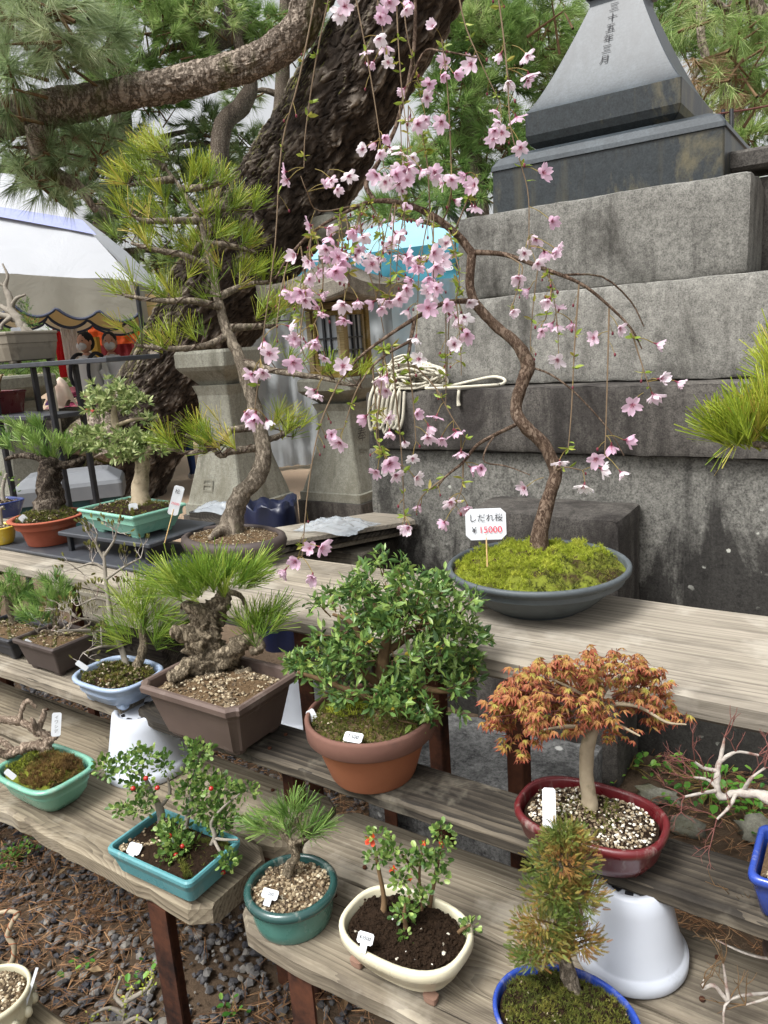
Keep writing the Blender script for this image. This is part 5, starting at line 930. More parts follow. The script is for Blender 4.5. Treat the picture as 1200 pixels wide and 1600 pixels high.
# ======== craggy pine in big brown pot with scooped corners
b = at(352, 1142, z=ZM); h = .125; r = root('pine_bonsai', b, 'craggy corky pine in a big brown rectangular pot with scooped corners'); NO = o_notch(.13, 1.35)
pot(r, b, NO, .136, .098, h, [(-.032, 0), (-.028, .05), (-.006, .84), (-.004, .86), (.006, .88), (.007, .97)], M['g_brown'], wall=.014, smooth=False, rz=-.0, feet=(.7, .68, .03, .02), inner=.035)
s_, hz = soil(r, b, NO, .122, .084, h-.02, M['soilbrown'], mound=.016, bump=.01); gritty(r, b, NO, .120, .082, hz, 3400, .0062, M['grit'])
T = Tree(b, r)
T.limb([(338, 1090, .03), (330, 1050, .03), (322, 1015, .03), (322, 975, .04), (345, 945, .05), (352, 920, .05)], [33, 28, 27, 24, 16, 8], 44, 14, .5, 60.); T.limb([(325, 1040, .02), (300, 1040, .0), (275, 1055, -.03), (262, 1055, -.04)], [22, 15, 11, 6], 16, 6, .6, 60.); T.limb([(350, 1030, .02), (378, 1005, .0), (398, 1000, -.01), (405, 1012, -.02), (392, 1018, -.02)], [20, 12, 10, 9, 6], 14, 6, .6, 70.); T.limb([(310, 1000, .02), (285, 990, .0), (268, 985, -.01)], [18, 12, 7], 14, 5, .6, 70.); T.limb([(335, 965, .04), (300, 950, .02), (285, 945, .02)], [16, 11, 7], 12, 5, .6, 70.); T.limb([(352, 1070, .01), (375, 1060, .0), (390, 1045, .0)], [16, 12, 6], 12, 5, .6, 70.); T.limb([(330, 1085, .0), (300, 1075, -.02), (285, 1090, -.04)], [18, 12, 6], 12, 5, .6, 70.)
T.limb([(350, 925, .05), (375, 930, .05), (385, 950, .05)], [6, 5, 4], 8, 3, .4)
sp = [(x, y) for x, y in ((275, 915), (295, 910), (315, 908), (335, 905), (355, 905), (375, 905), (300, 925), (325, 922), (350, 922), (285, 930), (260, 920), (385, 918), (395, 895), (340, 915), (310, 918))]
tufts(T, sp, 34, .118, .0016, .66, 'needle_bright', r, 330, 70., .85, 3, 11, .05); tufts(T, [(395, 980), (410, 965), (420, 975), (400, 1000), (385, 975), (430, 960), (408, 985)], 26, .095, .0014, .7, 'needle_bright', r, 395, 40., .7, 3, 8, .03); T.done(M['crag'])
tag_plate(331, 1099, d=T.D-.06, w=.0085, h=.030, label='small narrow white tag standing in the big brown pot'); 
# ======== pale blue pot: slim pine and bare budding tree
b, h = fit(190, 1050, 1088, ZM); r = root('mixed_bonsai', b, 'slim pine and bare budding tree together in a pale blue oval pot'); BO = o_super(44, 3.2)
pot(r, b, BO, .100, .078, h, [(-.028, 0), (-.02, .12), (-.010, .5), (-.004, .8), (.004, .88), (.005, .97)], M['g_lblue'], wall=.011, feet=(.6, .6, .02, .014)); s_, hz = soil(r, b, BO, .089, .067, h-.010, M['soil'], mound=.016, bump=.012); mossy(r, b, BO, .089, .067, hz, 900, M['moss_dark']); gritty(r, b, BO, .089, .067, hz, 250, .007, M['grit']); mossy(r, b, BO, .089, .067, hz, 200, M['moss_dry'], L=.012, mask=lambda x, y: (x-.02)**2+(y+.04)**2 < .0006)
T = Tree(b, r); T.limb([(200, 1045, .02), (190, 1015, .03), (175, 975, .04), (168, 930, .05), (164, 890, .05), (162, 862, .05)], [5.5, 4.8, 4.4, 3.8, 3, 1.8], 9, 4, .2); ends = []
for q in ([(166, 905, .05), (195, 885, .05), (220, 872, .05)], [(165, 890, .05), (145, 880, .05), (118, 888, .05)], [(163, 875, .05), (150, 850, .05), (152, 835, .05)], [(163, 868, .05), (178, 845, .05), (182, 830, .05)], [(170, 940, .05), (150, 935, .04), (125, 945, .03)], [(172, 950, .05), (190, 935, .06), (205, 920, .06)], [(178, 985, .04), (150, 970, .0), (120, 965, -.03), (100, 950, -.03)], [(182, 990, .04), (140, 985, -.02), (105, 985, -.05), (80, 985, -.06)], [(190, 1012, .03), (160, 1010, -.02), (130, 1020, -.04)]):
    P_ = T.limb(q, [2.6, 2, 1.2], 6, 4, to=T.wood); ends += T.fork(P_[-1], 3, .035, .0013, .8, 2, .35, to=T.twig, d0=P_[-1]-P_[-2]); ends += T.fork(P_[len(P_)//2], 3, .035, .0012, .9, 2, .5, to=T.twig)
mb = MB(); place(mb, LEAF_V, LEAF_F, np.array([list(e[0]) for e in ends for _ in range(3)]), np.array([list(e[1]+Vector((0, 0, .4))) for e in ends for _ in range(3)])+rdir(len(ends)*3)*.2, .014, rng.uniform(0, 6.28, len(ends)*3)); part('buds', mb, M['bud'], r, 'stuff')
tr2 = MB(); T2 = Tree(b, r); T2.limb([(215, 1040, .0), (225, 1010, -.01), (222, 985, -.01), (228, 965, -.01)], [8, 6.5, 5.5, 4], 9, 4, .3); tufts(T, [(205, 950), (220, 935), (235, 940), (215, 965), (240, 965), (225, 985), (200, 985), (250, 985), (190, 1000), (240, 1005)], 28, .125, .0015, .8, 'needle_bright', r, 215, 45., .6, 3, 9, .04); T2.done(M['crag']); T.done(M['greytwig'], M['whitebark'], name='bare_trunk')
tag_plate(128, 1040, d=T.D-.045, w=.012, h=.030, label='slanted white tag on the left rim of the pale blue pot', roll=.75)
# ======== small pines in rectangular pots
for nm, A_, lb, mt, hh, tl in (('a', (95, 1040), 'small pine and twiggy shrub in a dark brown rectangular pot', 'g_dkbrown', .088, 'white tag in the corner of the dark brown rectangular pot'), ('b', (20, 1015), 'small pine in a black rectangular pot at the left edge', 'g_black', .07, 'white tag in the black rectangular pot')):
    b = at(A_[0], A_[1], z=ZM); r = root('pine_bonsai', b, lb); ro = o_rect(.06, 1.3, 3); a_, bb_ = (.088, .066) if nm == 'a' else (.105, .062)
    pot(r, b, ro, a_, bb_, hh, [(-.02, 0), (-.018, .05), (-.004, .86), (.003, .88), (.004, .97)], M[mt], wall=.010, smooth=False, feet=(.7, .7, .02, .014)); s_, hz = soil(r, b, ro, a_-.01, bb_-.01, hh-.012, M['soilbrown'], mound=.012, bump=.008); gritty(r, b, ro, a_-.012, bb_-.012, hz, 600, .006, M['grit']); mossy(r, b, ro, a_-.01, bb_-.01, hz, 250, M['moss_dark'])
    T = Tree(b, r)
    if nm == 'a':
        T.limb([(95, 1000, .02), (88, 980, .03), (86, 955, .03), (88, 925, .03)], [7, 6, 5, 4], 9, 4, .4); tufts(T, [(75, 915), (90, 910), (100, 920), (70, 930), (85, 930), (105, 935), (60, 940), (95, 940), (80, 945), (50, 965), (65, 960), (75, 968), (40, 960)], 30, .055, .0014, .75, 'needle_mid', r, 80, 40., .7, 4, 6, .05)
        e = []
        for q in ([(90, 990, -.02), (110, 975, -.03), (135, 965, -.04)], [(92, 992, -.02), (120, 985, -.04), (140, 975, -.06)], [(85, 992, -.02), (70, 985, -.03), (60, 990, -.04)]): P_ = T.limb(q, [2.4, 1.8, 1.2], 6, 3); e += T.fork(P_[-1], 3, .03, .001, .8, 2, .3, to=T.twig)
        mb = MB(); place(mb, LEAF_V, LEAF_F, np.array([list(x[0]) for x in e]), np.array([list(x[1]) for x in e]), .011, rng.uniform(0, 6.28, len(e))); part('buds', mb, M['bud'], r, 'stuff')
        tag_plate(46, 1006, d=T.D-.04, w=.016, h=.030, label=tl, roll=.8)
    else:
        T.limb([(22, 985, .02), (18, 965, .03), (12, 940, .03), (5, 920, .03)], [7, 6, 5, 4], 9, 4, .4); tufts(T, [(0, 915), (15, 908), (28, 915), (38, 922), (5, 930), (20, 930), (35, 935), (-15, 925), (25, 945), (0, 950), (40, 930), (-20, 945)], 30, .055, .0014, .75, 'needle_mid', r, 12, 40., .7, 4, 6, .05); tag_plate(4, 999, d=T.D-.04, w=.022, h=.022, label=tl, roll=.4)
    T.done(M['crag'], M['greytwig'])
# ======== upper left: stands and pots
st = thing('display_stand', (-1.97, 1.5, ZB), 'low black display table under the celadon rectangular pot', 'display stand'); a0 = at(95, 833, z=.918); a1 = at(240, 850, z=.918); a2 = at(330, 815, z=.918)
cxs, cys = (a0.x+a2.x)/2, (a0.y+a2.y)/2; mb = MB(); mb.box((cxs, cys, .912), (a1.x-a0.x+.02, .27, .014), 0, .003); part('top', mb, M['blackboard'], st)
for sx in (-1, 1):
    for sy in (-1, 1): mb = MB(); mb.box((cxs+sx*.19, cys+sy*.115, .872), (.016, .016, .0635), 0, .002); part('leg', mb, M['blackmetal'], st)
mb = MB(); mb.box((-2.12, 1.43, ZB+.0075), (1.06, .25, .011), 0, .003); single('black_board', mb, M['blackboard'], (-2.12, 1.43, ZB), 'thin black board lying on the left end of the back bench', 'board')
b = Vector((cxs+.03, cys-.03, .919)); h = .078; r = root('azalea_bonsai', b, 'pale leaved azalea with smooth trunk in a celadon rectangular pot'); ro = o_rect(.05, 1.4, 3)
pot(r, b, ro, .150, .098, h, [(-.032, 0), (-.03, .1), (-.004, .9), (.002, .92), (.002, .97)], M['g_celadon'], rz=-.08, wall=.009, smooth=False, feet=(.66, .6, .028, .018)); s_, hz = soil(r, b, ro, .139, .087, h-.010, M['soil'], rz=-.08, mound=.02, bump=.014); mossy(r, b, ro, .139, .087, hz, 1500, M['moss_dark'], rz=-.08, L=.008, mask=lambda x, y: x > -.06); gritty(r, b, ro, .139, .087, hz, 400, .006, M['grit'], rz=-.08)
T = Tree(b, r); T.limb([(222, 796, .0), (218, 770, 0), (222, 740, 0), (222, 722, 0), (208, 700, 0), (192, 680, .01), (180, 660, .01), (178, 635, .01)], [18, 13, 11.5, 11, 8, 7, 6, 4], 12, 5, .14, 40.); T.limb([(222, 725, 0), (235, 700, -.02), (255, 690, -.03)], [7, 5, 3], 7, 3, .15); T.limb([(195, 684, 0), (170, 680, .02), (145, 688, .03)], [5, 4, 2.5], 7, 3, .15); T.limb([(182, 665, 0), (210, 655, .0), (232, 655, 0)], [4, 3, 2], 6, 3)
AZP = [(175, 615, 48, 24), (150, 630, 26, 18), (205, 625, 30, 18), (230, 655, 18, 10), (150, 685, 38, 20), (185, 700, 42, 22, -.03), (225, 700, 40, 22, -.04), (245, 690, 24, 16), (125, 680, 20, 14), (205, 682, 30, 16)]
P, D = pads(T, AZP, 46., .7, shell=.35); RSP = []
for s in range(5):
    rs = np.random.default_rng(50+s); mb = MB(); n = 9; a = np.arange(n)*2.4; el = rs.uniform(.1, 1.1, n); D_ = np.column_stack([np.sin(el), np.cos(el)*np.cos(a), np.cos(el)*np.sin(a)]); place(mb, LEAF_V, LEAF_F, D_*.002, D_, rs.uniform(.016, .026, n), rs.uniform(-.4, .4, n), 0, rs.random(n)); RSP.append(mb.mesh('leaf_rosette', [M['azalea_pale']]))
for p, d in zip(P, D): inst('leaf_rosette', random.choice(RSP), r, p, look(d, U(0, 6.28))@Matrix.Scale(U(.8, 1.2), 3))
T.done(M['palebark'], M['browntwig']); tag_plate(208, 792, d=T.D-.105, w=.026, h=.022, label='small white tag at the front rim of the celadon pot', neck=True)
b, h = fit(80, 806, 846, ZB+.015); h = max(h, .085); ra = 113/2*dep(b)/F; r = root('pine_bonsai', b, 'thick barked pine with bright tufts in a flared red terracotta dish'); pot(r, b, RND, ra, ra, h, [(-ra*.42, 0), (-ra*.40, .05), (-ra*.31, .5), (-ra*.3, .52), (-ra*.29, .54), (-ra*.24, .7), (-ra*.08, .9), (0, .96), (.002, .99)], M['g_terra2'], wall=.02)
s_, hz = soil(r, b, RND, ra*.86, ra*.86, h-.01, M['soil'], mound=.035, bump=.012); mossy(r, b, RND, ra*.85, ra*.85, hz, 1100, M['moss_dark'], L=.010); gritty(r, b, RND, ra*.85, ra*.85, hz, 300, .006, M['grit'])
T = Tree(b, r); T.limb([(78, 808, .0), (78, 780, 0), (76, 750, 0), (80, 730, 0), (90, 722, 0)], [28, 20, 17, 18, 10], 18, 6, .35, 40.); T.limb([(82, 730, 0), (60, 715, .0), (30, 712, .02), (8, 718, .02)], [9, 6, 4, 3], 8, 4, .2); T.limb([(85, 728, 0), (110, 725, 0), (130, 715, .0)], [8, 6, 3], 8, 4, .2)
tufts(T, [(x, y) for x, y in ((10, 690), (25, 680), (40, 675), (55, 690), (60, 705), (70, 715), (80, 700), (95, 690), (105, 705), (120, 700), (130, 690), (45, 700), (85, 715), (20, 700), (60, 675), (110, 688), (0, 680), (140, 698), (30, 665), (60, 665))], 30, .075, .0021, .6, 'needle_mid', r, 70, 80., .8, 3, 9, .07, vr=(.4, 1.)); T.done(M['darkbark']); tag_plate(38, 812, d=T.D-.10, w=.022, h=.034, label='white tag on the left rim of the red terracotta dish', roll=.6)
for nm, px, ry, by, w, mt, lb, lf in (('g_yellow', 2, 822, 848, 56, 'g_yellow', 'round yellow glazed pot cut by the left edge', 'soil'), ('g_dblue', 6, 790, 806, 60, 'g_dblue', 'navy blue glazed pot with leafy shrub at the left edge', 'leaf')):
    b, h = fit(px, ry, by, ZB+.015 if nm == 'g_yellow' else ZB+.05); h = max(h, .06); ra = w/2*dep(b)/F; r = root('potted_plant', b, lb); oo = RND if nm == 'g_yellow' else o_super(40, 4.)
    pot(r, b, oo, ra, ra*.9, h, [(-ra*.3, 0), (-ra*.2, .2), (-ra*.06, .7), (0, .9), (.002, .97)], M[mt], wall=.01); s_, hz = soil(r, b, oo, ra*.86, ra*.78, h-.01, M['soil'], mound=.01); gritty(r, b, oo, ra*.8, ra*.7, hz, 200, .006, M['grit'])
    T = Tree(b, r); T.limb([(px, ry, 0), (px-2, ry-25, 0), (px+4, ry-50 if nm != 'g_yellow' else ry-30, 0)], [4, 3, 2], 7, 3, .2); T.done(M['greytwig'])
    P, D = pads(T, [(px+6, ry-20, 24, 14), (px+2, ry-42, 22, 12)] if nm != 'g_yellow' else [(px-6, ry-26, 14, 8)], 40., .5, shell=.3); mb = MB(); place(mb, LEAF_V, LEAF_F, P, D, rng.uniform(.012, .024, len(P)), rng.uniform(0, 6, len(P))); part('leaves', mb, M['smallleaf'], r, 'stuff')
# ======== black rack with two shelves
RY = 2.25; q0 = at(165, 558, Y=RY); zt = q0.z-.0; rk = thing('display_rack', (q0.x, RY, 0), 'tall black metal display rack with two shelves at the far left', 'display rack')
mb = MB(); mb.box((q0.x-.55, RY+.16, zt-.012), (1.1, .32, .024), 0, .003); part('shelf', mb, M['blackboard'], rk)
q1 = at(95, 650, Y=RY); mb = MB(); mb.box((q1.x-.65, RY+.12, q1.z-.012), (1.0, .24, .024), 0, .003); part('shelf', mb, M['blackboard'], rk)
for px, y_ in ((72, RY+.03), (118, RY+.28)):
    qq = at(px, 575, Y=y_); mb = MB(); mb.box((qq.x, y_, (zt-.026)/2), (.028, .028, zt-.026), 0, .003); part('leg', mb, M['blackmetal'], rk)
for xx in (q0.x-1.05,):
    for y_ in (RY+.03, RY+.28): mb = MB(); mb.box((xx, y_, (zt-.026)/2), (.028, .028, zt-.026), 0, .003); part('leg', mb, M['blackmetal'], rk)
b = at(22, 556, Y=RY+.14); b.z = zt+.001; k_ = dep(b)/F; r = root('juniper_bonsai', b, 'driftwood juniper with bare silver branches in a grey brown pot on the rack'); h = 46*k_; o6 = o_rect(.25, 1.3, 2)
pot(r, b, o6, 62*k_, 45*k_, h, [(-.03, 0), (-.02, .1), (-.006, .5), (-.004, .62), (-.001, .64), (0, .9), (.005, .92), (.005, .97)], M['g_beige'], wall=.012, smooth=False, feet=(.6, .6, .03, .02)); s_, hz = soil(r, b, o6, 56*k_, 39*k_, h-.01, M['soil'], mound=.012)
T = Tree(b, r)
for q, rr in (([(40, 522, 0), (30, 500, 0), (18, 485, 0), (15, 465, 0), (8, 448, 0), (12, 432, 0), (4, 412, 0)], [10, 8, 6, 5, 3.5, 2.5, 1]), ([(30, 500, 0), (12, 495, 0), (-8, 490, 0), (-25, 500, 0)], [6, 5, 4, 2]), ([(18, 482, 0), (24, 468, -.02), (40, 460, -.02)], [4, 3, 1.5]), ([(20, 490, 0), (0, 478, .02), (-15, 470, .02)], [5, 3.5, 2]), ([(10, 448, 0), (-6, 440, 0), (-12, 425, 0)], [2.5, 2, 1]), ([(25, 490, 0), (5, 505, -.03), (2, 515, -.03)], [4, 3, 2]), ([(32, 505, 0), (45, 515, -.02), (55, 525, -.02)], [5, 4, 2])): T.limb(q, rr, 8, 5, .35, 40.)
P, D = pads(T, [(40, 485, 14, 18), (48, 505, 16, 14), (36, 472, 10, 8), (62, 530, 10, 6)], 160., .4, shell=.3); mb = MB(); needles(mb, P, D, 9, .02, .0028, .8, tri=True); part('foliage', mb, M['needle_mid'], r, 'stuff'); T.done(M['greytwig']); tag_plate(25, 517, d=T.D-.10, w=.05, h=.036, label='small white tag in front of the driftwood juniper', neck=True)
b = at(0, 652, Y=RY+.12); b.z = q1.z+.001; k_ = dep(b)/F; r = root('potted_plant', b, 'dark red glazed pot on the lower shelf of the black rack'); pot(r, b, o_rect(.06, 1.2, 3), 34*k_, 30*k_, 34*k_, [(-.02, 0), (-.01, .5), (0, .9), (.004, .92), (.004, .97)], M['g_dred'], wall=.01, smooth=False); s_, hz = soil(r, b, o_rect(.06, 1.2, 3), 30*k_, 26*k_, 30*k_, M['soil']); T = Tree(b, r); T.limb([(0, 615, 0), (-2, 600, 0), (4, 585, 0)], [3, 2.4, 1.4], 6, 3); T.done(M['browntwig']); P, D = pads(T, [(6, 582, 14, 10), (-8, 590, 14, 10)], 60., .5, shell=.3); mb = MB(); place(mb, LEAF_V, LEAF_F, P, D, .02, rng.uniform(0, 6, len(P))); part('leaves', mb, M['azalea_pale'], r, 'stuff')
# ======== bottom left corner and lower plants
b = at(-2, 1606, z=.30); h = .075; r = root('potted_bonsai', b, 'pale ornate round pot of brown grit in the bottom left corner'); pot(r, b, RND, .062, .062, h, [(-.014, 0), (-.004, .3), (.004, .6), (-.002, .85), (.004, .9), (.004, .97)], M['g_ornate'], wall=.008); s_, hz = soil(r, b, RND, .056, .056, h-.008, M['soilbrown'], mound=.006); gritty(r, b, RND, .056, .056, hz, 700, .006, M['grit'], shrink=.93)
for i in range(14):
    a = i*.449; mb = MB(); mb.sphere((b.x+.064*math.cos(a), b.y+.064*math.sin(a), b.z+.04), .009, 0, 8, 6, (1, 1, 1.2)); part('relief', mb, M['g_ornate'], r)
T = Tree(b, r); T.limb([(0, 1565, .0), (-25, 1530, .0), (-20, 1500, .05), (8, 1508, .08), (20, 1500, .08), (22, 1478, .08), (12, 1462, .08), (20, 1440, .08), (28, 1428, .08), (10, 1424, .08), (-20, 1432, .08)], [7, 6, 5.5, 5, 4.6, 4.3, 4, 4, 3.6, 3.2, 3], 9, 5, .15, 50.); T.done(M['palebark'])
wi = MB(); L_, _ = spline([T.p(*q) for q in [(-20, 1500, .05), (8, 1508, .08), (20, 1500, .08), (22, 1478, .08), (12, 1462, .08), (20, 1440, .08), (28, 1428, .08), (10, 1424, .08), (-20, 1432, .08)]], 1., 12); n = len(L_); Tn = nrm(np.gradient(L_, axis=0)); S = nrm(np.cross(Tn, A(.3, .2, 1))); Nn = np.cross(S, Tn); a = np.linspace(0, n*.7, n); wi.tube(L_+(S*np.cos(a)[:, None]+Nn*np.sin(a)[:, None])*.0052, .0010, 5); part('training_wire', wi, M['g_terra'], r)
tag_plate(46, 1550, d=T.D-.01, w=.005, h=.075, label='slim white stick tag slanting out of the ornate corner pot', roll=-.55)
b = at(190, 1700, z=.012); r = root('budding_bonsai', b, 'low grey twigged shrub with yellow green buds at the bottom edge'); pot(r, b, RND, .055, .055, .06, [(-.015, 0), (-.004, .4), (0, .9), (.003, .97)], M['g_mint'], wall=.008); soil(r, b, RND, .048, .048, .052, M['soil']); T = Tree(b, r); ends = []
for q in ([(190, 1650, 0), (192, 1610, 0), (195, 1570, 0), (205, 1545, 0)], [(194, 1585, 0), (170, 1575, 0), (145, 1585, .0)], [(196, 1565, 0), (222, 1550, 0), (236, 1535, 0), (238, 1515, 0)], [(195, 1572, 0), (180, 1555, .02), (190, 1525, .02)], [(192, 1600, 0), (165, 1600, -.02), (140, 1600, -.02)], [(193, 1600, 0), (215, 1590, -.02), (235, 1600, -.02)]):
    P_ = T.limb(q, [4.5, 3.4, 2.4, 1.6], 7, 4, .2); ends += [(Vector(p), Vector(rdir(1)[0])) for p in spline(P_[1:], 1., 4)[0]]
mb = MB(); P = np.array([list(e[0]) for e in ends for _ in range(5)])+rng.normal(0, .005, (len(ends)*5, 3)); place(mb, ROUND_V, ROUND_F, P, rdir(len(P))+[0, 0, .3], rng.uniform(.004, .009, len(P)), rng.uniform(0, 6, len(P))); part('buds', mb, M['greenbud'], r, 'stuff'); T.done(M['greytwig'])
# ======== right edge: blue pot with lime washed bare tree, bright pine, twiggy tree
b = at(1288, 1428, z=ZM); r = root('bare_bonsai', b, 'bare lime washed tree with red twigs in a cobalt blue pot at the right edge'); h = .07; ro = o_rect(.16, 1.5, 5); pot(r, b, ro, .085, .06, h, [(-.02, 0), (-.012, .1), (-.004, .6), (0, .84), (.004, .87), (.004, .97)], M['g_blue'], wall=.009, smooth=True); s_, hz = soil(r, b, ro, .075, .05, h-.01, M['soilbrown']); gritty(r, b, ro, .075, .05, hz, 600, .006, M['grit'])
T = Tree(b, r); ends = []; T.limb([(1250, 1340, .0), (1235, 1290, .0), (1215, 1255, .02), (1180, 1240, .05), (1150, 1240, .06), (1130, 1245, .06), (1120, 1232, .06), (1122, 1200, .06), (1128, 1175, .06), (1132, 1152, .06)], [13, 11, 10, 8, 6.5, 6, 5.5, 4.5, 3, 1.6], 12, 6, .4, 90.)
for q in ([(1124, 1205, .06), (1100, 1200, .06), (1085, 1190, .06)], [(1125, 1190, .06), (1150, 1175, .05), (1185, 1180, .05)], [(1122, 1235, .06), (1095, 1240, .05), (1070, 1245, .04)], [(1150, 1240, .06), (1140, 1260, .04), (1120, 1280, .03)], [(1160, 1238, .06), (1175, 1215, .04), (1195, 1200, .04)], [(1120, 1230, .06), (1105, 1218, .08), (1085, 1215, .1)]):
    P_ = T.limb(q, [3.6, 2.8, 2], 8, 5, .35, 90.); ends += T.fork(P_[-1], 3, .036, .0010, .75, 3, .25, to=T.twig, d0=(P_[-1]-P_[-2]).normalized()); ends += T.fork(P_[1], 2, .03, .0009, .8, 2, .4, to=T.twig)
ends += T.fork(T.p(1132, 1152, .06), 2, .03, .0011, .5, 2, .4, to=T.twig); T.done(M['whitebark'], M['redtwig'])
b = at(1290, 1560, z=ZF); r = root('bare_bonsai', b, 'thin bare twigs reaching in from the lower right corner'); pot(r, b, RND, .08, .07, .06, [(-.02, 0), (-.006, .5), (0, .9), (.003, .97)], M['g_brown'], wall=.009); soil(r, b, RND, .07, .06, .05, M['soil']); T = Tree(b, r)
for q in ([(1290, 1530, 0), (1250, 1500, 0), (1200, 1498, .0), (1160, 1488, .0), (1118, 1468, 0)], [(1290, 1540, 0), (1220, 1550, -.03), (1140, 1562, -.06), (1130, 1610, -.06)], [(1220, 1550, -.03), (1200, 1560, -.05), (1165, 1570, -.06)], [(1135, 1562, -.06), (1115, 1540, -.06), (1098, 1545, -.06), (1100, 1530, -.06)], [(1138, 1560, -.06), (1135, 1540, -.06), (1130, 1505, -.06)], [(1240, 1510, 0), (1200, 1450, 0), (1175, 1425, 0), (1150, 1400, 0)]):
    P_ = T.limb(q, [3.6, 2.8, 2, 1.2], 7, 4, .15); T.fork(P_[-1], 2, .035, .001, .7, 2, .3, to=T.twig, d0=(P_[-1]-P_[-2]).normalized()); T.fork(P_[2], 2, .035, .001, .8, 2, .4, to=T.twig)
T.done(M['whitebark'], M['browntwig'])
b = at(1330, 985, z=ZB+.004); r = root('pine_bonsai', b, 'bright green pine bough leaning in from the right edge'); pot(r, b, RND, .13, .1, .09, [(-.03, 0), (-.01, .5), (0, .9), (.003, .97)], M['g_brown'], wall=.012); soil(r, b, RND, .115, .085, .08, M['soil']); T = Tree(b, r); T.limb([(1330, 930, 0), (1320, 850, 0), (1345, 770, 0), (1320, 700, 0), (1290, 690, 0), (1240, 705, 0), (1190, 695, 0), (1150, 690, 0)], [20, 17, 15, 12, 9, 7, 5, 3], 10, 4, .3, 40.); T.limb([(1330, 730, 0), (1320, 640, .02), (1290, 590, .03), (1240, 570, .03)], [10, 8, 6, 4], 9, 4, .3)
tufts(T, [(1150, 690), (1165, 688), (1180, 690), (1195, 688), (1210, 680), (1135, 682), (1175, 670), (1190, 660), (1205, 655), (1160, 675), (1200, 640), (1220, 620), (1215, 660), (1230, 600)], 40, .15, .0019, .62, 'needle_lime', r, 1190, 70., .8, 3, 10, .06); tufts(T, [(1215, 560), (1225, 575), (1235, 560), (1210, 590)], 40, .14, .0019, .6, 'needle_lime', r, 1225, 60., .9, 3, 9, .05)
mb = MB(); needles(mb, [list(T.p(1150, 692, -.02)), list(T.p(1140, 690, 0))], np.array([list(-CR*.6-Vector((0, 0, .8)))]*2), 5, .10, .002, .4); part('needles', mb, M['needle_lime'], r, 'stuff'); T.done(M['ptrunk'])
# ---------------------------------------------------------------- loose items
def bucket(c, rb, rt, h, label):
    t = thing('upturned_pot', c, label, 'plastic pot', 'upturned white plastic pots'); mb = MB(); prof = [(0, 0), (.002, .004), (.002, .022*h/.15), (-.004, .026*h/.15), (-.006, .03*h/.15)]; k = rb-rt
    prof += [(-.006-(k-.006)*u, .03*h/.15+(h-.03*h/.15)*u) for u in (.25, .5, .75, .97)]+[(-k-.004, h), (-k-.012, h+.0), (-k-.016, h-.008)]
    mb.loft(o_super(56, 2.), prof, rb, rb, c, 0, 0, False, True); part('body', mb, M['whiteplastic'], t)
    for i in range(9):
        a = i*2*math.pi/9; mb = MB(); rr = rt-.024; mb.box((c.x+rr*math.cos(a), c.y+rr*math.sin(a), c.z+h-.0072), (.008, .012, .002), 0, 0, np.array([[math.cos(a), -math.sin(a), 0], [math.sin(a), math.cos(a), 0], [0, 0, 1]])); part('drain_hole', mb, M['ink'], t)
bucket(at(233, 1196, z=ZF), .096, .064, .150, 'white plastic pot upside down on the left plank behind the berry shrub')
bucket(at(985, 1490, z=ZF), .082, .052, .138, 'white plastic pot upside down beside the cedar')
bucket(at(480, 1125, z=.42), .085, .055, .15, 'white plastic pot half hidden between the brown pot and the azalea')
# slotted cream crate under the back bench
YC = 1.78; ctop = at(150, 898, Y=YC); cbot = at(150, 966, Y=YC); X0, X1, Y0 = ctop.x-.34, ctop.x+.34, YC; zb_, zt_ = cbot.z, ctop.z; cr = thing('plastic_crate', (ctop.x, YC+.17, zb_), 'cream slotted plastic crate under the back bench', 'crate'); hh_ = zt_-zb_
for u0, u1 in ((.0, .10), (.48, .56), (.88, 1.)): mb = MB(); mb.box(((X0+X1)/2, Y0, zb_+hh_*(u0+u1)/2), (X1-X0, .014, hh_*(u1-u0))); part('rail', mb, M['cream_crate'], cr)
for i in range(34): x_ = X0+.008+(X1-X0-.016)*i/33; mb = MB(); mb.box((x_, Y0+.002, zb_+hh_/2), (.0075 if i % 8 else .03, .008, hh_*.98)); part('slat', mb, M['cream_crate'], cr)
mb = MB(); mb.box(((X0+X1)/2, Y0+.17, zb_+.006), (X1-X0, .32, .012)); part('floor', mb, M['cream_crate'], cr); mb = MB(); mb.box(((X0+X1)/2, Y0+.34, zb_+hh_*.95), (X1-X0, .012, hh_*.1)); part('rail', mb, M['cream_crate'], cr)
for x_ in (X0, X1): mb = MB(); mb.box((x_, Y0+.17, zb_+hh_/2), (.012, .32, hh_)); part('side_wall', mb, M['cream_crate'], cr)
mb = MB(); mb.box(((X0+X1)/2, Y0+.19, (zb_-.01)/2), (X1-X0-.06, .30, zb_-.01), 0, .01); single('wooden_box', mb, M['mid'], (X0, Y0, 0), 'dark wooden box under the cream crate below the back bench', 'box')
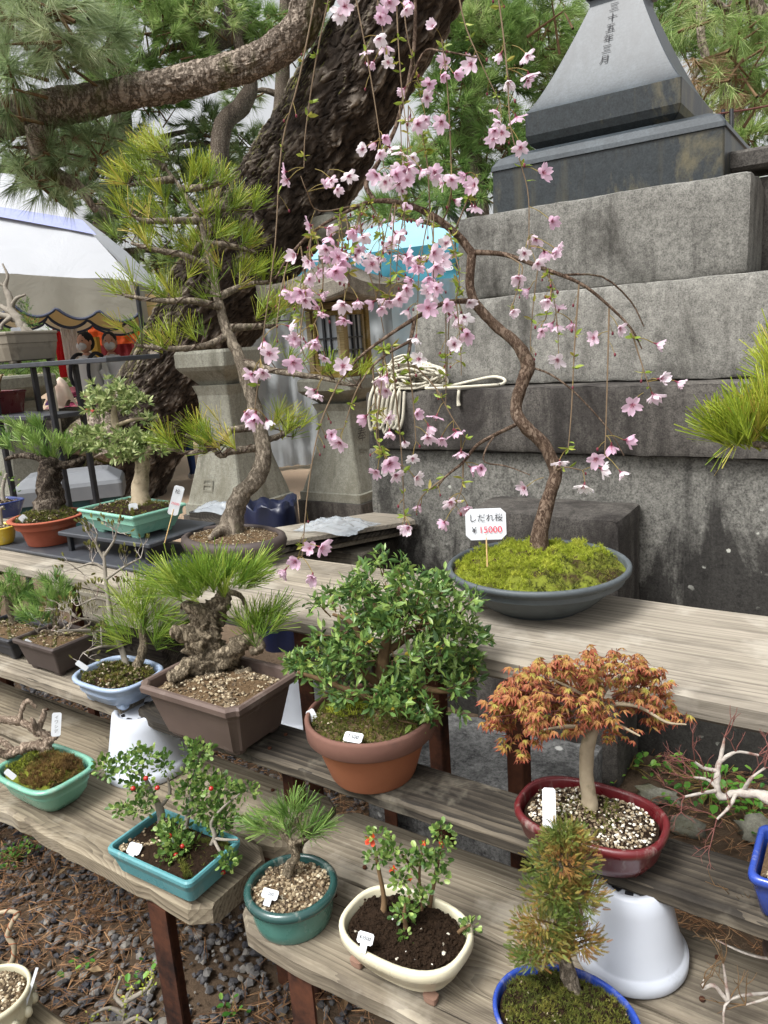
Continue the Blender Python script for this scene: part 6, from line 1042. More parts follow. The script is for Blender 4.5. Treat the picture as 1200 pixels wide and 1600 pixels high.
# rope coil on the ledge
RP = thing('rope', at(640, 610, Y=2.42), 'white rope coiled on the granite ledge with a loose loop', 'rope'); zr_ = z_t3
def ropecoil(cpx, cpy, w, hh, turns, n=14):
    mb = MB()
    for i in range(turns):
        pts = []; a0 = U(0, 6.28); kx, kz = U(.5, 1.), U(.45, 1.); ox, oz = U(-.25, .25)*w, U(-.25, .25)*hh; dy = U(-.06, .08)
        for j in range(n+1):
            a = a0+j/n*6.28; p = at(cpx+ox+w*.5*kx*math.cos(a), cpy+oz-hh*.5*kz*math.sin(a), Y=2.40+dy+.03*math.sin(a*2+i)); p.z = max(p.z, zr_+.01); pts.append(p)
        pts = [p+Vector((U(-.008, .008), U(-.008, .008), U(-.006, .006))) for p in pts[:-1]]; pts.append(pts[0]); mb.tube(pts, .0048, 6, 0, fine=3, cap=False)
    part('coil', mb, M['rope'], RP)
ropecoil(640, 592, 84, 48, 22); ropecoil(634, 582, 58, 36, 12)
mb = MB(); zc = zr_+.008
def lp(px, py): p = at(px, py, z=zc); return p if p.y < 2.44 else at(px, py, Y=2.435)
mb.tube([at(665, 607, z=zc), at(700, 606, z=zc), Vector((-1.1, 2.38, zc)), at(760, 604, Y=2.38), at(785, 600, Y=2.41), at(788, 593, Y=2.43), at(770, 589, Y=2.44), at(735, 596, Y=2.42), at(700, 604, Y=2.40), at(672, 608, Y=2.38)], .0058, 6, 0, fine=4); part('loop', mb, M['rope'], RP)
mb = MB(); mb.tube([at(718, 606, Y=2.36), at(717, 612, Y=2.318), at(716, 625, Y=2.318), at(717, 634, Y=2.317)], [.0058, .0058, .0055, .008], 6, 0, fine=4); part('rope_end', mb, M['rope'], RP)
mb = MB()
for i in range(7): x = 578+i*7; mb.tube([at(x+8, 600, Y=2.36), at(x, 622, Y=2.31), at(x-2, 650, Y=2.308), at(x+2, 672+U(-6, 6), Y=2.308), at(x+9, 655, Y=2.306), at(x+12, 612, Y=2.33)], .006, 6, 0, fine=4)
part('hanging_loops', mb, M['rope'], RP)
# green storage bin
bc = at(125, 845, z=0); k_ = dep(bc)/F; sb = thing('storage_bin', bc, 'dark green storage bin with grey lid behind the left plants', 'storage bin'); dirx = math.atan2((at(205, 840, z=0)-at(50, 852, z=0)).y, (at(205, 840, z=0)-at(50, 852, z=0)).x)+.25; ro = o_rect(.07, 1.6, 3); hh = rise(bc, 772)
mb = MB(); mb.loft(ro, [(-.03, 0), (0, hh*.95), (.0, hh)], 72*k_, 44*k_, bc, dirx, 0, True, False, False); part('body', mb, m_plain('bin plastic', '#12363c', '#1c474c', 10., .45), sb)
mb = MB(); h2 = rise(bc, 735)-hh; mb.loft(ro, [(-.002, hh-.02), (.03, hh-.018), (.03, hh+h2*.45), (.015, hh+h2*.6), (-.08, hh+h2*.95), (-.12, hh+h2)], 72*k_, 44*k_, bc, dirx, 0, False, True, False); ld = part('lid', mb, m_plain('bin lid plastic', '#5e6166', '#74777a', 10., .5), sb)
for u in (-.5, .5):
    o_ = Vector((math.cos(dirx), math.sin(dirx), 0)); p_ = Vector((math.sin(dirx), -math.cos(dirx), 0)); q_ = bc+o_*72*k_*u+p_*(44*k_+.012); mb = MB(); mb.box((q_.x, q_.y, hh-.07), (.09, .03, .12), 0, .008, np.array([[o_.x, -o_.y, 0], [o_.y, o_.x, 0], [0, 0, 1]])); part('latch', mb, M['blackmetal'], sb)
# stacked boards with plastic sheet behind the bench, navy bag
z0 = .72; bb0 = thing('board_stack', at(500, 860, z=.6), 'stack of pale boards behind the bench end', 'boards')
for i, (px, py, z_, ln, m) in enumerate(((520, 838, .775, .62, 'bench'), (530, 846, .745, .62, 'mid'), (540, 852, .72, .6, 'bench'))):
    a = at(px, py, z=z_); R_ = Matrix.Rotation(.95+.05*i, 3, 'Z'); mb = MB(); mb.box(a+R_@Vector((.02, .12, 0)), (ln, .22, .018), 0, .002, np.array(R_)); part('board', mb, M[m], bb0)
mb = MB(); a = at(520, 850, z=.7); mb.box((a.x, a.y+.1, .35), (.34, .3, .68), 0, .006); part('support', mb, M['mid'], bb0); mb = MB(); a2 = at(538, 862, z=.66); mb.box((a2.x, a2.y-.02, .62), (.06, .02, .12)); part('bracket', mb, M['whiteplastic'], bb0)
def crumple(w, d, h, n=22, seed=0., amp=.35, fq=6.):
    V = []
    for i in range(n):
        for j in range(n):
            u, v = i/(n-1)*2-1, j/(n-1)*2-1; e = max(0, 1-(u*u+v*v)*.75); nz = mnoise.noise(Vector((u*fq*.5+seed, v*fq*.5, 0)))+.6*abs(mnoise.noise(Vector((u*fq+seed, v*fq, 4)))); V.append((u*w/2*(1+.1*nz), v*d/2*(1+.1*nz), h*(e*.75+amp*nz*e)))
    return np.array(V), grid_faces(n, n, False)
def m_film():
    k = NT('clear plastic film'); k.fin('#c3cbd2', .2, k.noise(k.co(), 45., 3), .5, .006, .6); k.b.inputs['Alpha'].default_value = .5; return k.m
V, Fq = crumple(.26, .2, .035, 40, 3., .45, 8.); a = at(515, 832, z=.785); mb = MB(); mb.add(V+A(a.x-.02, a.y+.07, .787), Fq, 0, .5, True); single('plastic_sheet', mb, m_film(), a, 'crumpled clear plastic sheet lying on the boards', 'plastic sheet')
V, Fq = crumple(.3, .18, .05, 30, 8., .4, 6.); a = at(335, 810, z=.6); mb = MB(); mb.add(V+A(a.x-.05, a.y+.1, .62), Fq, 0, .5, True); mb.box((a.x-.05, a.y+.1, .31), (.3, .18, .62), 1); single('covered_box', mb, [m_film(), M['mid']], a, 'white plastic covered box behind the tall pine pot', 'box')
a = at(428, 815, d=3.6); mb = MB(); n = 30; V = []; zt_ = at(425, 772, d=3.6).z
for i in range(14):
    u = i/13
    for j in range(n):
        t = j/n*6.283; rr = .155*(1-.12*u)*(1+.12*math.sin(3*t+u*4)+.07*math.sin(7*t-u*6)); zz = u*zt_*(1+.0*math.sin(t)); zz = zz-(.06*abs(math.sin(1.5*t+1)) if i == 13 else 0)+.02*math.sin(5*t+u*9)*u; V.append((a.x+rr*math.cos(t), a.y+.7*rr*math.sin(t), max(0, zz)))
for k2, s in ((.8, -.05), (.45, -.1), (.0, -.14)):
    for j in range(n): t = j/n*6.283; V.append((a.x+.14*k2*math.cos(t), a.y+.1*k2*math.sin(t), zt_+s+.03*math.sin(3*t)))
mb.add(V, grid_faces(17, n, True), 0, .5, True); single('tote_bag', mb, m_plain('navy nylon', '#080d22', '#111a38', 12., .4, .2, .004, .5), a, 'open navy nylon bag slumped behind the oval pot', 'bag')
# ---------------------------------------------------------------- stone lanterns
SQ = o_rect(.10, 1., 2)
def pedestal(t, b, w, H, cap=True):
    """hourglass square post on a two step base, flared platform on top"""
    mb = MB(); mb.loft(SQ, [(0, 0), (0, H*.16)], w*1.35, w*1.35, b, 0, 0, True, True, False); part('base', mb, M['granite_dark'], t)
    mb = MB(); prof = [(w*.28, H*.16+.003), (w*.28, H*.22)]
    for i in range(13):
        u = i/12; prof.append((w*(.20-.52*math.sin(math.pi*min(1, u*.62))**1.1+(.10 if u > .93 else 0)*(u-.93)*10), H*(.225+.60*u)))
    mb.loft(SQ, prof, w, w, b, 0, 0, False, True, False); po = part('post', mb, M['lantern'], t)
    mb = MB(); mb.loft(SQ, [(-w*.42, H*.82), (-w*.30, H*.845), (w*.02, H*.90), (w*.10, H*.92), (w*.10, H*.985), (w*.06, H)], w, w, b, 0, 0, True, True, False); part('platform', mb, M['lantern'], t); return po
b = at(552, 806, z=0); H = rise(b, 588); L1 = thing('stone_lantern', b, 'stone lantern with wooden light box and curved roof beside the monument', 'stone lantern', 'stone lanterns'); w = 45*dep(b)/F; po = pedestal(L1, b, w, H)
for i, ch in enumerate('奉敬白'): words(ch, .13, M['granite_dark'] if i == 0 else m_plain('incised shadow', '#5d5b51', '#6a685d'), po, Vector((b.x+w*(.83 if i < 2 else .95)+.004, b.y-w*.30, H*(.60-.14*i))), (0, 1, 0), (-.06 if i else .0, 0, 1), 'carved_character')  # flat lettering; shade of the cut strokes is put into its colour
bw = 34*dep(b)/F; z0 = H; z1 = rise(b, 474)
mb = MB(); mb.loft(SQ, [(0, z0+.002), (0, z0+.05), (-.02, z0+.055)], bw*1.05, bw*1.05, b, 0, 0, True, True, False); lbx = part('light_box', mb, M['lanternwood'], L1); mb = MB(); mb.loft(SQ, [(-.015, z1-.05), (.0, z1-.045), (0, z1)], bw*1.02, bw*1.02, b, 0, 0, True, True, False); part('top_frame', mb, M['lanternwood'], lbx)
for sx in (-1, 1):
    for sy in (-1, 1): mb = MB(); mb.box((b.x+sx*bw*.86, b.y+sy*bw*.86, (z0+z1)/2), (bw*.26, bw*.26, z1-z0-.1), 0, .004); part('corner_post', mb, M['lanternwood'], lbx)
for ax, sg in ((0, 1), (1, -1), (0, -1), (1, 1)):
    n = Vector((sg if ax == 0 else 0, sg if ax == 1 else 0, 0)); tg = Vector((-n.y, n.x, 0)); c = Vector((b.x, b.y, (z0+z1)/2))+n*bw*.80; hz_ = (z1-z0)/2-.06; hw_ = bw*.70; R_ = np.array([[tg.x, n.x, 0], [tg.y, n.y, 0], [0, 0, 1]])
    mb = MB(); mb.box(c-n*.012, (hw_*2, .012, hz_*2), 0, 0, R_); part('pane', mb, m_plain('frosted lantern pane', '#8c9196', '#a5aaae', 10., .3), lbx)
    for u, v, sw, sh in ((0, .92, 2, .16), (0, -.92, 2, .16), (-.9, 0, .2, 1.68), (.9, 0, .2, 1.68), (-.2, 0, .16, 1.66), (.28, 0, .07, 1.66), (0, .08, 1.6, .05), (0, -.35, 1.6, .05)):
        mb = MB(); mb.box(c+tg*u*hw_+Vector((0, 0, v*hz_))+n*(.006 if sw < 1.7 and sh < 1.6 else .009), (sw*hw_, .018, sh*hz_), 0, 0, R_); part('lattice_bar', mb, M['lanternwood'] if abs(u) > .5 or abs(v) > .5 else M['blackmetal'], lbx)
# curved hip roof
mb = MB(); nr = 9; m = 40; V = []; rw = 80*dep(b)/F; za = rise(b, 408); ze = rise(b, 452)
def ring(rad, z, lift):
    out = []
    for j in range(m):
        a = j/m*8; s_ = int(a//2) % 4; f = (a % 2)-1; cx_, cy_ = [(1, f), (-f, 1), (-1, -f), (f, -1)][s_]; out.append((b.x+cx_*rad, b.y+cy_*rad, b.z+z+lift*abs(f)**2.6))
    return out
V += ring(rw*.97, ze-.11, .05); V += ring(rw, ze-.095, .06); V += ring(rw*1.01, ze, .07)
for i in range(1, nr): u = i/(nr-1); V += ring(rw*(1-u*.86), ze+(za-ze)*(u**1.55), .07*(1-u)**2)
mb.add(V, grid_faces(2+nr, m, True), 0, .5, False); mb.add(np.vstack([V[:m], np.mean(V[:m], 0)[None]]), [[(j+1) % m, j, m] for j in range(m)], 0, .5); part('roof', mb, M['lanternroof'], L1)
zf2 = rise(b, 328); mb = MB(); mb.loft(o_super(20, 2.), [(-.02, za-.03), (0, za+.02), (.0, za+.05), (-.05, za+.09), (-.06, za+(zf2-za)*.35), (.02, za+(zf2-za)*.5), (.045, za+(zf2-za)*.68), (.02, za+(zf2-za)*.86), (-.06, zf2*.985), (-.105, zf2)], .115, .115, b, 0, 0, True, True, True); part('finial', mb, M['lantern'], L1)
b = at(382, 840, z=0); H = rise(b, 545); L2 = thing('stone_lantern', b, 'stone lantern pedestal with carved characters right of the leaning pine trunk', 'stone lantern', 'stone lanterns'); w = 47*dep(b)/F; po = pedestal(L2, b, w, H)
for i, ch in enumerate('敬白'): words(ch, .15, m_plain('incised shadow', '#6d6b5f', '#7a786b'), po, Vector((b.x-w*.25, b.y-w*(.86 if i == 0 else 1.06)-.012, H*(.58-.26*i))), (1, 0, 0), (0, .08, 1), 'carved_character')  # flat characters, coloured like the shade inside cut grooves
b = at(30, 700, d=7.2); b.z = 0; H = rise(b, 588); L3 = thing('stone_lantern', b, 'stone lantern pedestal seen through the black rack at the far left', 'stone lantern', 'stone lanterns'); pedestal(L3, b, 46*dep(b)/F, H)
for i in range(3): mb = MB(); mb.sphere((b.x+.0+(.06*(i-1)), b.y-46*dep(b)/F*.98, H*.62+(.05 if i == 1 else 0)), .035, 0, 8, 6, (1, .25, 1)); part('clover_carving', mb, M['granite_dark'], L3)

# ---------------------------------------------------------------- the old leaning pine
TR = [(135, 860, 8.3, .64), (185, 740, 8.0, .54), (240, 640, 7.7, .49), (312, 520, 7.1, .47), (392, 390, 6.5, .49), (462, 290, 6.05, .46), (535, 165, 5.6, .40), (605, 50, 5.25, .37), (670, -70, 4.95, .34), (730, -240, 4.6, .30)]
b = at(150, 800, d=8.2); b.z = 0; OP = thing('old_pine_tree', b, 'huge old pine trunk leaning across the back with mossy plated bark', 'pine tree')
def barktube(pts, rad, fine, seg, amp, freq, stretch=.32):
    P_, R_ = spline(pts, rad, fine); n = len(P_); Tn = nrm(np.gradient(P_, axis=0)); a = A(1, 0, 0) if abs(Tn[0][0]) < .8 else A(0, 0, 1); N_ = np.zeros_like(P_)
    for i in range(n): a = nrm(a-Tn[i]*a.dot(Tn[i])); N_[i] = a
    B_ = np.cross(Tn, N_); th = np.linspace(0, 2*math.pi, seg, endpoint=False); V = np.zeros((n, seg, 3)); EE = np.zeros((n, seg)); arc = np.concatenate([[0], np.cumsum(np.linalg.norm(np.diff(P_, axis=0), axis=1))])
    for i in range(n):
        for j in range(seg):
            dv = N_[i]*math.cos(th[j])+B_[i]*math.sin(th[j]); c = Vector((math.cos(th[j])*R_[i]*freq, math.sin(th[j])*R_[i]*freq, arc[i]*freq*stretch)); c += mnoise.noise_vector(c*.8)*.45
            c += mnoise.noise_vector(c*2.1)*.12; ds, _ = mnoise.voronoi(c*.62); r2 = abs(mnoise.noise(c*2.3+Vector((9, 3, 1)))); e = min(1., (ds[1]-ds[0])*2.6)*.66+min(1., r2*6.)*.34; e = e*(.75+.5*mnoise.noise(c*3.7)); EE[i, j] = e
            V[i, j] = P_[i]+dv*(R_[i]*(1+.07*mnoise.noise(Vector(P_[i])*1.3+Vector(dv))+.05*mnoise.noise(Vector(P_[i])*2.1+Vector(dv)*2.2))+amp*e*(.75+.5*mnoise.noise(c*.3)))
    mb = MB(); mb.add(V.reshape(-1, 3), grid_faces(n, seg, True), 0, .5, False, EE.ravel()); return mb
_tp = [at(q[0], q[1], d=q[2]) for q in TR]; _tp = [_tp[0]+Vector((-.15, -.05, -.7))]+_tp
part('trunk', barktube(_tp, [.7]+[q[3]*.92 for q in TR], 38, 230, .055, 11., .45), M['trunk'], OP)
LB = [(655, -140, 4.95, .20), (560, -90, 5.0, .17), (492, -10, 5.05, .15), (468, 45, 5.1, .135), (400, 96, 5.15, .125), (300, 124, 5.2, .125), (200, 146, 5.2, .12), (110, 164, 5.2, .13), (20, 180, 5.2, .15), (-80, 215, 5.2, .16), (-200, 230, 5.2, .14)]
part('limb', barktube([at(q[0], q[1], d=q[2]) for q in LB], [q[3]*.80 for q in LB], 30, 90, .026, 22., .45), M['limbbark'], OP)
for pts, rr in (([(60, 200, 5.2), (70, 260, 5.25), (120, 290, 5.3), (150, 330, 5.35)], [.1, .06, .045, .02]), ([(1100, -60, 4.6), (1095, 20, 4.6), (1100, 80, 4.6), (1125, 110, 4.6), (1210, 100, 4.6)], [.03, .028, .026, .02, .012]), ([(1102, 85, 4.6), (1085, 120, 4.55), (1060, 140, 4.5)], [.018, .014, .008]), ([(1100, -10, 4.6), (1150, 20, 4.65), (1220, 30, 4.7)], [.018, .014, .01]), ([(1260, -60, 4.6), (1250, 60, 4.6), (1190, 20, 4.6), (1180, -20, 4.6)], [.05, .05, .04, .04])):
    mb = MB(); mb.tube([at(q[0], q[1], d=q[2]) for q in pts], rr, 10, 0, .2, 4, freq=15.); part('branch', mb, M['limbbark'], OP)
def cloud(specs, per, jit=1.):
    """needle tufts through ellipsoids (px, py, d, rx, ry) in picture units at depth d"""
    P, D = [], []
    for px, py, d, rx, ry in specs:
        k = d/F; n = int(per*rx*ry/1000.)
        for _ in range(n):
            v = rdir(1)[0]*(.25+.75*rng.random()**.6); p = at(px+v[0]*rx, py-v[2]*ry, d=d+v[1]*rx*k); P.append(list(p)); o = CR*v[0]+CF*v[1]+Vector((0, 0, 1))*(v[2]*.5)+Vector(rdir(1)[0])*.5; D.append(list(o.normalized()))
    return np.array(P), np.array(D)
def crown(t, specs, per, n, L, w, mat, droop=0., name='crown', spread=.7, vr=(.05, .95), twigs=True):
    P, D = cloud(specs, per); mb = MB(); pat = np.array([.5+.8*mnoise.noise(Vector(p)*1.4) for p in P]).clip(*vr); needles(mb, P, D, n, L, w, spread, 0, True, L*.2, pat, droop); part(name, mb, M[mat], t, 'stuff')
    if twigs:
        tw = MB()
        for p, d in list(zip(P, D))[::4]: tw.tube([Vector(p), Vector(p)-Vector(d)*L*1.6-Vector((0, 0, L*.3))], [L*.03, L*.06], 4, cap=False)
        part('twigs', tw, M['browntwig'], t, 'stuff')
crown(OP, [(60, 40, 4.9, 95, 80), (130, 70, 5.1, 70, 60), (10, 120, 4.8, 60, 60), (40, -10, 4.9, 120, 50)], 11., 55, .22, .0045, 'needle_near', .35)
crown(OP, [(40, 250, 5.3, 80, 36), (130, 235, 5.3, 60, 34), (90, 285, 5.4, 80, 30), (150, 210, 5.4, 60, 30)], 10., 50, .20, .0045, 'needle_near', .3); crown(OP, [(90, 215, 5.3, 50, 20), (60, 235, 5.35, 40, 20)], 12., 40, .17, .004, 'needle_brown', .6, 'dry_needles')
crown(OP, [(1130, 20, 4.6, 90, 50), (1180, 70, 4.6, 60, 50), (1150, 120, 4.5, 60, 30), (1040, 40, 4.7, 50, 40), (1200, 140, 4.6, 40, 40), (860, 20, 5.2, 60, 30)], 7., 45, .18, .004, 'needle_far2', .35); crown(OP, [(1110, 130, 4.5, 50, 22), (1160, 150, 4.5, 44, 20), (1090, 100, 4.5, 30, 20)], 12., 36, .15, .0038, 'needle_brown', .7, 'dry_needles')
# ---------------------------------------------------------------- pines behind
def bgpine(label, base, trunk, specs, per, mat, L=.26, n=42, w=.013, br=0):
    b = at(*base[:2], d=base[2]); b.z = 0; t = thing('pine_tree', b, label, 'pine tree', 'pine trees in the background'); mb = MB(); pts = [at(q[0], q[1], d=q[2]) for q in trunk]; pts[0].z = -.05; mb.tube(pts, [q[3] for q in trunk], 14, 0, .15, 5, freq=5.)
    for s in specs[::1]:
        c = at(s[0], s[1], d=s[2]); j = min(range(len(pts)), key=lambda i: (pts[i]-c).length); q = pts[j]; mb.tube([q, (q+c)/2+Vector((0, 0, .1)), c], [.07, .05, .025], 7, 0, .1, 3)
    part('trunk', mb, M['darkbark'], t); crown(t, specs, per, n, L, w, mat)
bgpine('dark crooked pine behind the leaning trunk above the white tent', (350, 700, 11.), [(360, 560, 11., .16), (350, 400, 11., .15), (345, 215, 11., .14), (378, 165, 11., .13), (392, 130, 11., .10), (370, 60, 11., .08), (340, -60, 11., .06)], [(230, 40, 11., 80, 40), (330, 20, 11., 80, 36), (420, 40, 11.5, 50, 40), (180, 110, 11.3, 60, 30), (300, 75, 11., 50, 22), (250, -20, 11., 120, 40), (290, 110, 11.4, 60, 26), (400, 90, 11.5, 40, 30), (240, 150, 11.6, 70, 30)], 34., 'needle_far2')
bgpine('pine with drooping boughs left of the tall bonsai pine', (150, 700, 12.), [(170, 560, 12., .22), (160, 400, 12., .2), (190, 250, 12., .18), (180, 60, 12., .14), (170, -50, 12., .1)], [(170, 220, 12., 70, 36), (250, 260, 12., 70, 40), (130, 300, 12., 70, 36), (320, 200, 12., 50, 30), (270, 320, 12., 70, 36), (200, 350, 12., 60, 24), (330, 260, 12., 40, 30), (60, 310, 12., 60, 26), (90, 230, 12.3, 60, 40), (20, 280, 12.3, 60, 40), (380, 225, 12., 30, 24), (300, 400, 12.4, 60, 30), (230, 410, 12.4, 60, 20)], 36., 'needle_far')
bgpine('bright green pine between the cherry and the monument', (760, 700, 11.5), [(745, 560, 11.5, .2), (750, 400, 11.5, .18), (735, 200, 11.5, .16), (750, 40, 11.5, .12), (745, -60, 11.5, .1)], [(700, 60, 11.5, 60, 50), (770, 40, 11.5, 70, 50), (800, 110, 11.5, 50, 44), (720, 150, 11.5, 70, 50), (780, 200, 11.5, 60, 44), (700, 240, 11.5, 60, 44), (750, 290, 11.5, 60, 36), (680, 310, 11.5, 60, 24), (640, 260, 11.5, 40, 40), (850, 40, 11.5, 60, 60), (610, 330, 11.8, 50, 24), (820, 260, 11.8, 50, 50), (880, 120, 11.8, 50, 60), (720, 20, 11.8, 80, 40)], 40., 'needle_far2')
bgpine('pale pine in the gap right of the flared pedestal', (1150, 700, 12.), [(1160, 520, 12., .2), (1150, 300, 12., .18), (1140, 120, 12., .15), (1150, -20, 12., .1)], [(1080, 60, 12., 60, 40), (1140, 100, 12., 60, 40), (1200, 150, 12., 60, 40), (1170, 210, 12., 50, 24), (1060, 10, 12., 60, 40), (1200, 30, 12., 70, 50), (1110, 170, 12., 36, 26)], 30., 'needle_far2')
bgpine('slender pine seen between the limb and the leaning trunk', (430, 700, 14.), [(420, 560, 14., .2), (425, 350, 14., .18), (440, 150, 14., .14), (445, 0, 14., .1)], [(400, 270, 14., 50, 36), (440, 215, 14., 40, 30), (360, 330, 14., 50, 30), (470, 60, 14., 50, 50), (440, 330, 14., 60, 40), (490, 340, 14., 60, 40), (380, 150, 14., 40, 20)], 30., 'needle_far', L=.3, w=.012)
# far belt of trees closing the view
P = []; mb = MB()
for i in range(2600):
    x = rng.uniform(-45, 12); y = 24+rng.uniform(-2, 3)+abs(x+15)*.05; z = 5.5*rng.random()**1.3*(.6+.5*mnoise.noise(Vector((x*.3, 0, 2)))+.4); P.append((x, y, z))
P = np.array(P); needles(mb, P, rdir(len(P)), 26, .7, .05, .9, 0, True, .15, np.array([.45+.6*mnoise.noise(Vector(p)*.4) for p in P]).clip(0, 1)); single('far_wood', mb, M['needle_far2'], (0, 24, 0), 'belt of green trees far behind the market tents', 'trees', kind='stuff')
mb = MB(); mb.box((-28, 26.5, 1.6), (16, 4, 3.2)); hs = thing('temple_hall', (-28, 26, 0), 'low hall with grey tiled roof beyond the white tent', 'building'); part('wall', mb, m_plain('plaster wall', '#a59c8c', '#b8b0a0'), hs)
mb = MB(); V = []; 
for x in (-38, -18): V += [(x, 22.8, 3.0), (x, 26.5, 5.6), (x, 30.2, 3.0)]
mb.add(V, [[0, 3, 4, 1], [1, 4, 5, 2]], 0); mb.box((-28, 26.5, 5.62), (20, .5, .3)); part('roof', mb, m_plain('grey roof tile', '#6b6c6c', '#84857f', 8.), hs)

# ---------------------------------------------------------------- tents
def m_cloth(name, a, b2, tr=.35, rough=.7):
    k = NT(name); co = k.co(); f = k.noise(co, 2.2, 5, .6, .5); col = k.mix(f, a, b2); k.fin(col, rough, f, .35, .05, .3); t_ = k.n('BsdfTranslucent'); k.l(col, t_.inputs['Color']); mx = k.n('MixShader'); mx.inputs[0].default_value = tr; k.l(k.b.outputs[0], mx.inputs[1]); k.l(t_.outputs[0], mx.inputs[2]); k.l(mx.outputs[0], k.out.inputs[0]); return k.m
def patch(a, b_, c, d, n=16, m=16, sag=.06, wav=.015, seed=0., thick=.004):
    """four cornered cloth, corners a b c d in order, sagging a little"""
    a, b_, c, d = [np.array(list(q)) for q in (a, b_, c, d)]; V = []
    nn = nrm(np.cross(b_-a, d-a))
    for i in range(n):
        for j in range(m):
            u, v = i/(n-1), j/(m-1); p = a*(1-u)*(1-v)+b_*u*(1-v)+c*u*v+d*(1-u)*v; V.append(p+A(0, 0, -sag*4*u*(1-u)*.5-sag*4*v*(1-v)*.5)+nn*wav*(mnoise.noise(Vector((u*6+seed, v*6, 0)))+.6*mnoise.noise(Vector((u*17+seed, v*5, 3)))))
    return np.array(V), grid_faces(n, m, False)
C0 = at(212, 440, d=7.6); C1 = at(-420, 400, d=7.0); C2 = at(285, 480, d=10.2); AP = at(-90, 292, d=9.4); C3 = C1+(C2-C0)
t = thing('market_tent', (C0.x, C0.y, 0), 'white market tent with blue stripe and scalloped valance at the left', 'tent', 'market tents'); mw = m_cloth('white tent canvas', '#adb0b5', '#bcbfc4', .2); mv = m_cloth('shaded grey canvas', '#8d8a80', '#aaa79b', .3)  # valance canvas is greyer than the roof: its shade is put into the colour
for q in ((C0, C1, AP), (C2, C0, AP), (C1, C3, AP), (C3, C2, AP)):
    mb = MB(); V = []; n = 14
    for i in range(n):
        for j in range(n):
            u, v = i/(n-1), j/(n-1); e = np.array(list(q[0]))*(1-u)+np.array(list(q[1]))*u; p = e*(1-v)+np.array(list(q[2]))*v; V.append(p+A(0, 0, .55*math.sin(math.pi*v)*(1-.25*math.sin(math.pi*u)))+A(0, 0, .03*mnoise.noise(Vector((u*7, v*7, 0)))))
    mb.add(V, grid_faces(n, n, False), 0, .5, True); rf = part('roof_panel', mb, mw, t)
    if q[0] is C0:
        mb = MB(); V2 = []
        for i in range(40):
            u = i/39; vc = (.18+.28*u if q[0] is C0 else .18-.1*u); wv = .06
            for dv in (-wv/2, wv/2):
                v = vc+dv; e = np.array(list(q[0]))*(1-u)+np.array(list(q[1]))*u; p = e*(1-v)+np.array(list(q[2]))*v; V2.append(p+A(0, 0, .55*math.sin(math.pi*v)*(1-.25*math.sin(math.pi*u))+.05))
        mb.add(V2, grid_faces(40, 2, False), 0, .5, True); part('stripe', mb, m_plain('blue stripe', '#838ab6', '#969dc4'), rf)
def valance(q0, q1, drop, mat, trim, n=5, name='valance', inset=0.):
    q0, q1 = Vector(q0), Vector(q1); L = 120; V = []; low = []
    for i in range(L+1):
        u = i/L; p = q0.lerp(q1, u); ph = (u*n) % 1; s_ = math.sin(math.pi*ph); dz = drop*(.74+.26*s_**.7); w_ = .02*mnoise.noise(Vector((u*14, 0, 0)))
        nv = Vector((-(q1-q0).y, (q1-q0).x, 0)).normalized(); V += [p, p+nv*w_-Vector((0, 0, dz*.5)), p+nv*w_*2-Vector((0, 0, dz))]; low.append(p+nv*w_*2-Vector((0, 0, dz)))
    mb = MB(); mb.add([list(v) for v in V], grid_faces(L+1, 3, False), 0, .5, True); o = part(name, mb, mat, t); mb = MB(); mb.tube(low, .016, 5, cap=False); part('trim', mb, trim, o)
navy = m_plain('navy trim', '#2a2f3f', '#3a4054'); C0b = at(212, 512, d=7.6); C1b = at(-420, 495, d=7.0)
valance(C1, C0, (C0-C0b).length*.86, mv, navy, 9); valance(C0, C2, .42, mv, navy, 5); valance(C1+Vector((0, .4, -.12)), C0+Vector((-.1, .4, -.12)), .40, m_cloth('warm lit far valance', '#d9bb86', '#e3c795', .4), navy, 9); valance(C3, C2, .42, m_cloth('pale warm lit far valance', '#cdbd9c', '#d8caa8', .4), navy, 6)  # warm light inside the tent is put into the far valance colours
for q in (C0, C1, C2, C3): mb = MB(); mb.tube([Vector((q.x, q.y, 0)), Vector((q.x, q.y, q.z-.03))], .025, 8); part('pole', mb, M['blackmetal'] if q is not C2 else M['whiteplastic'], t)
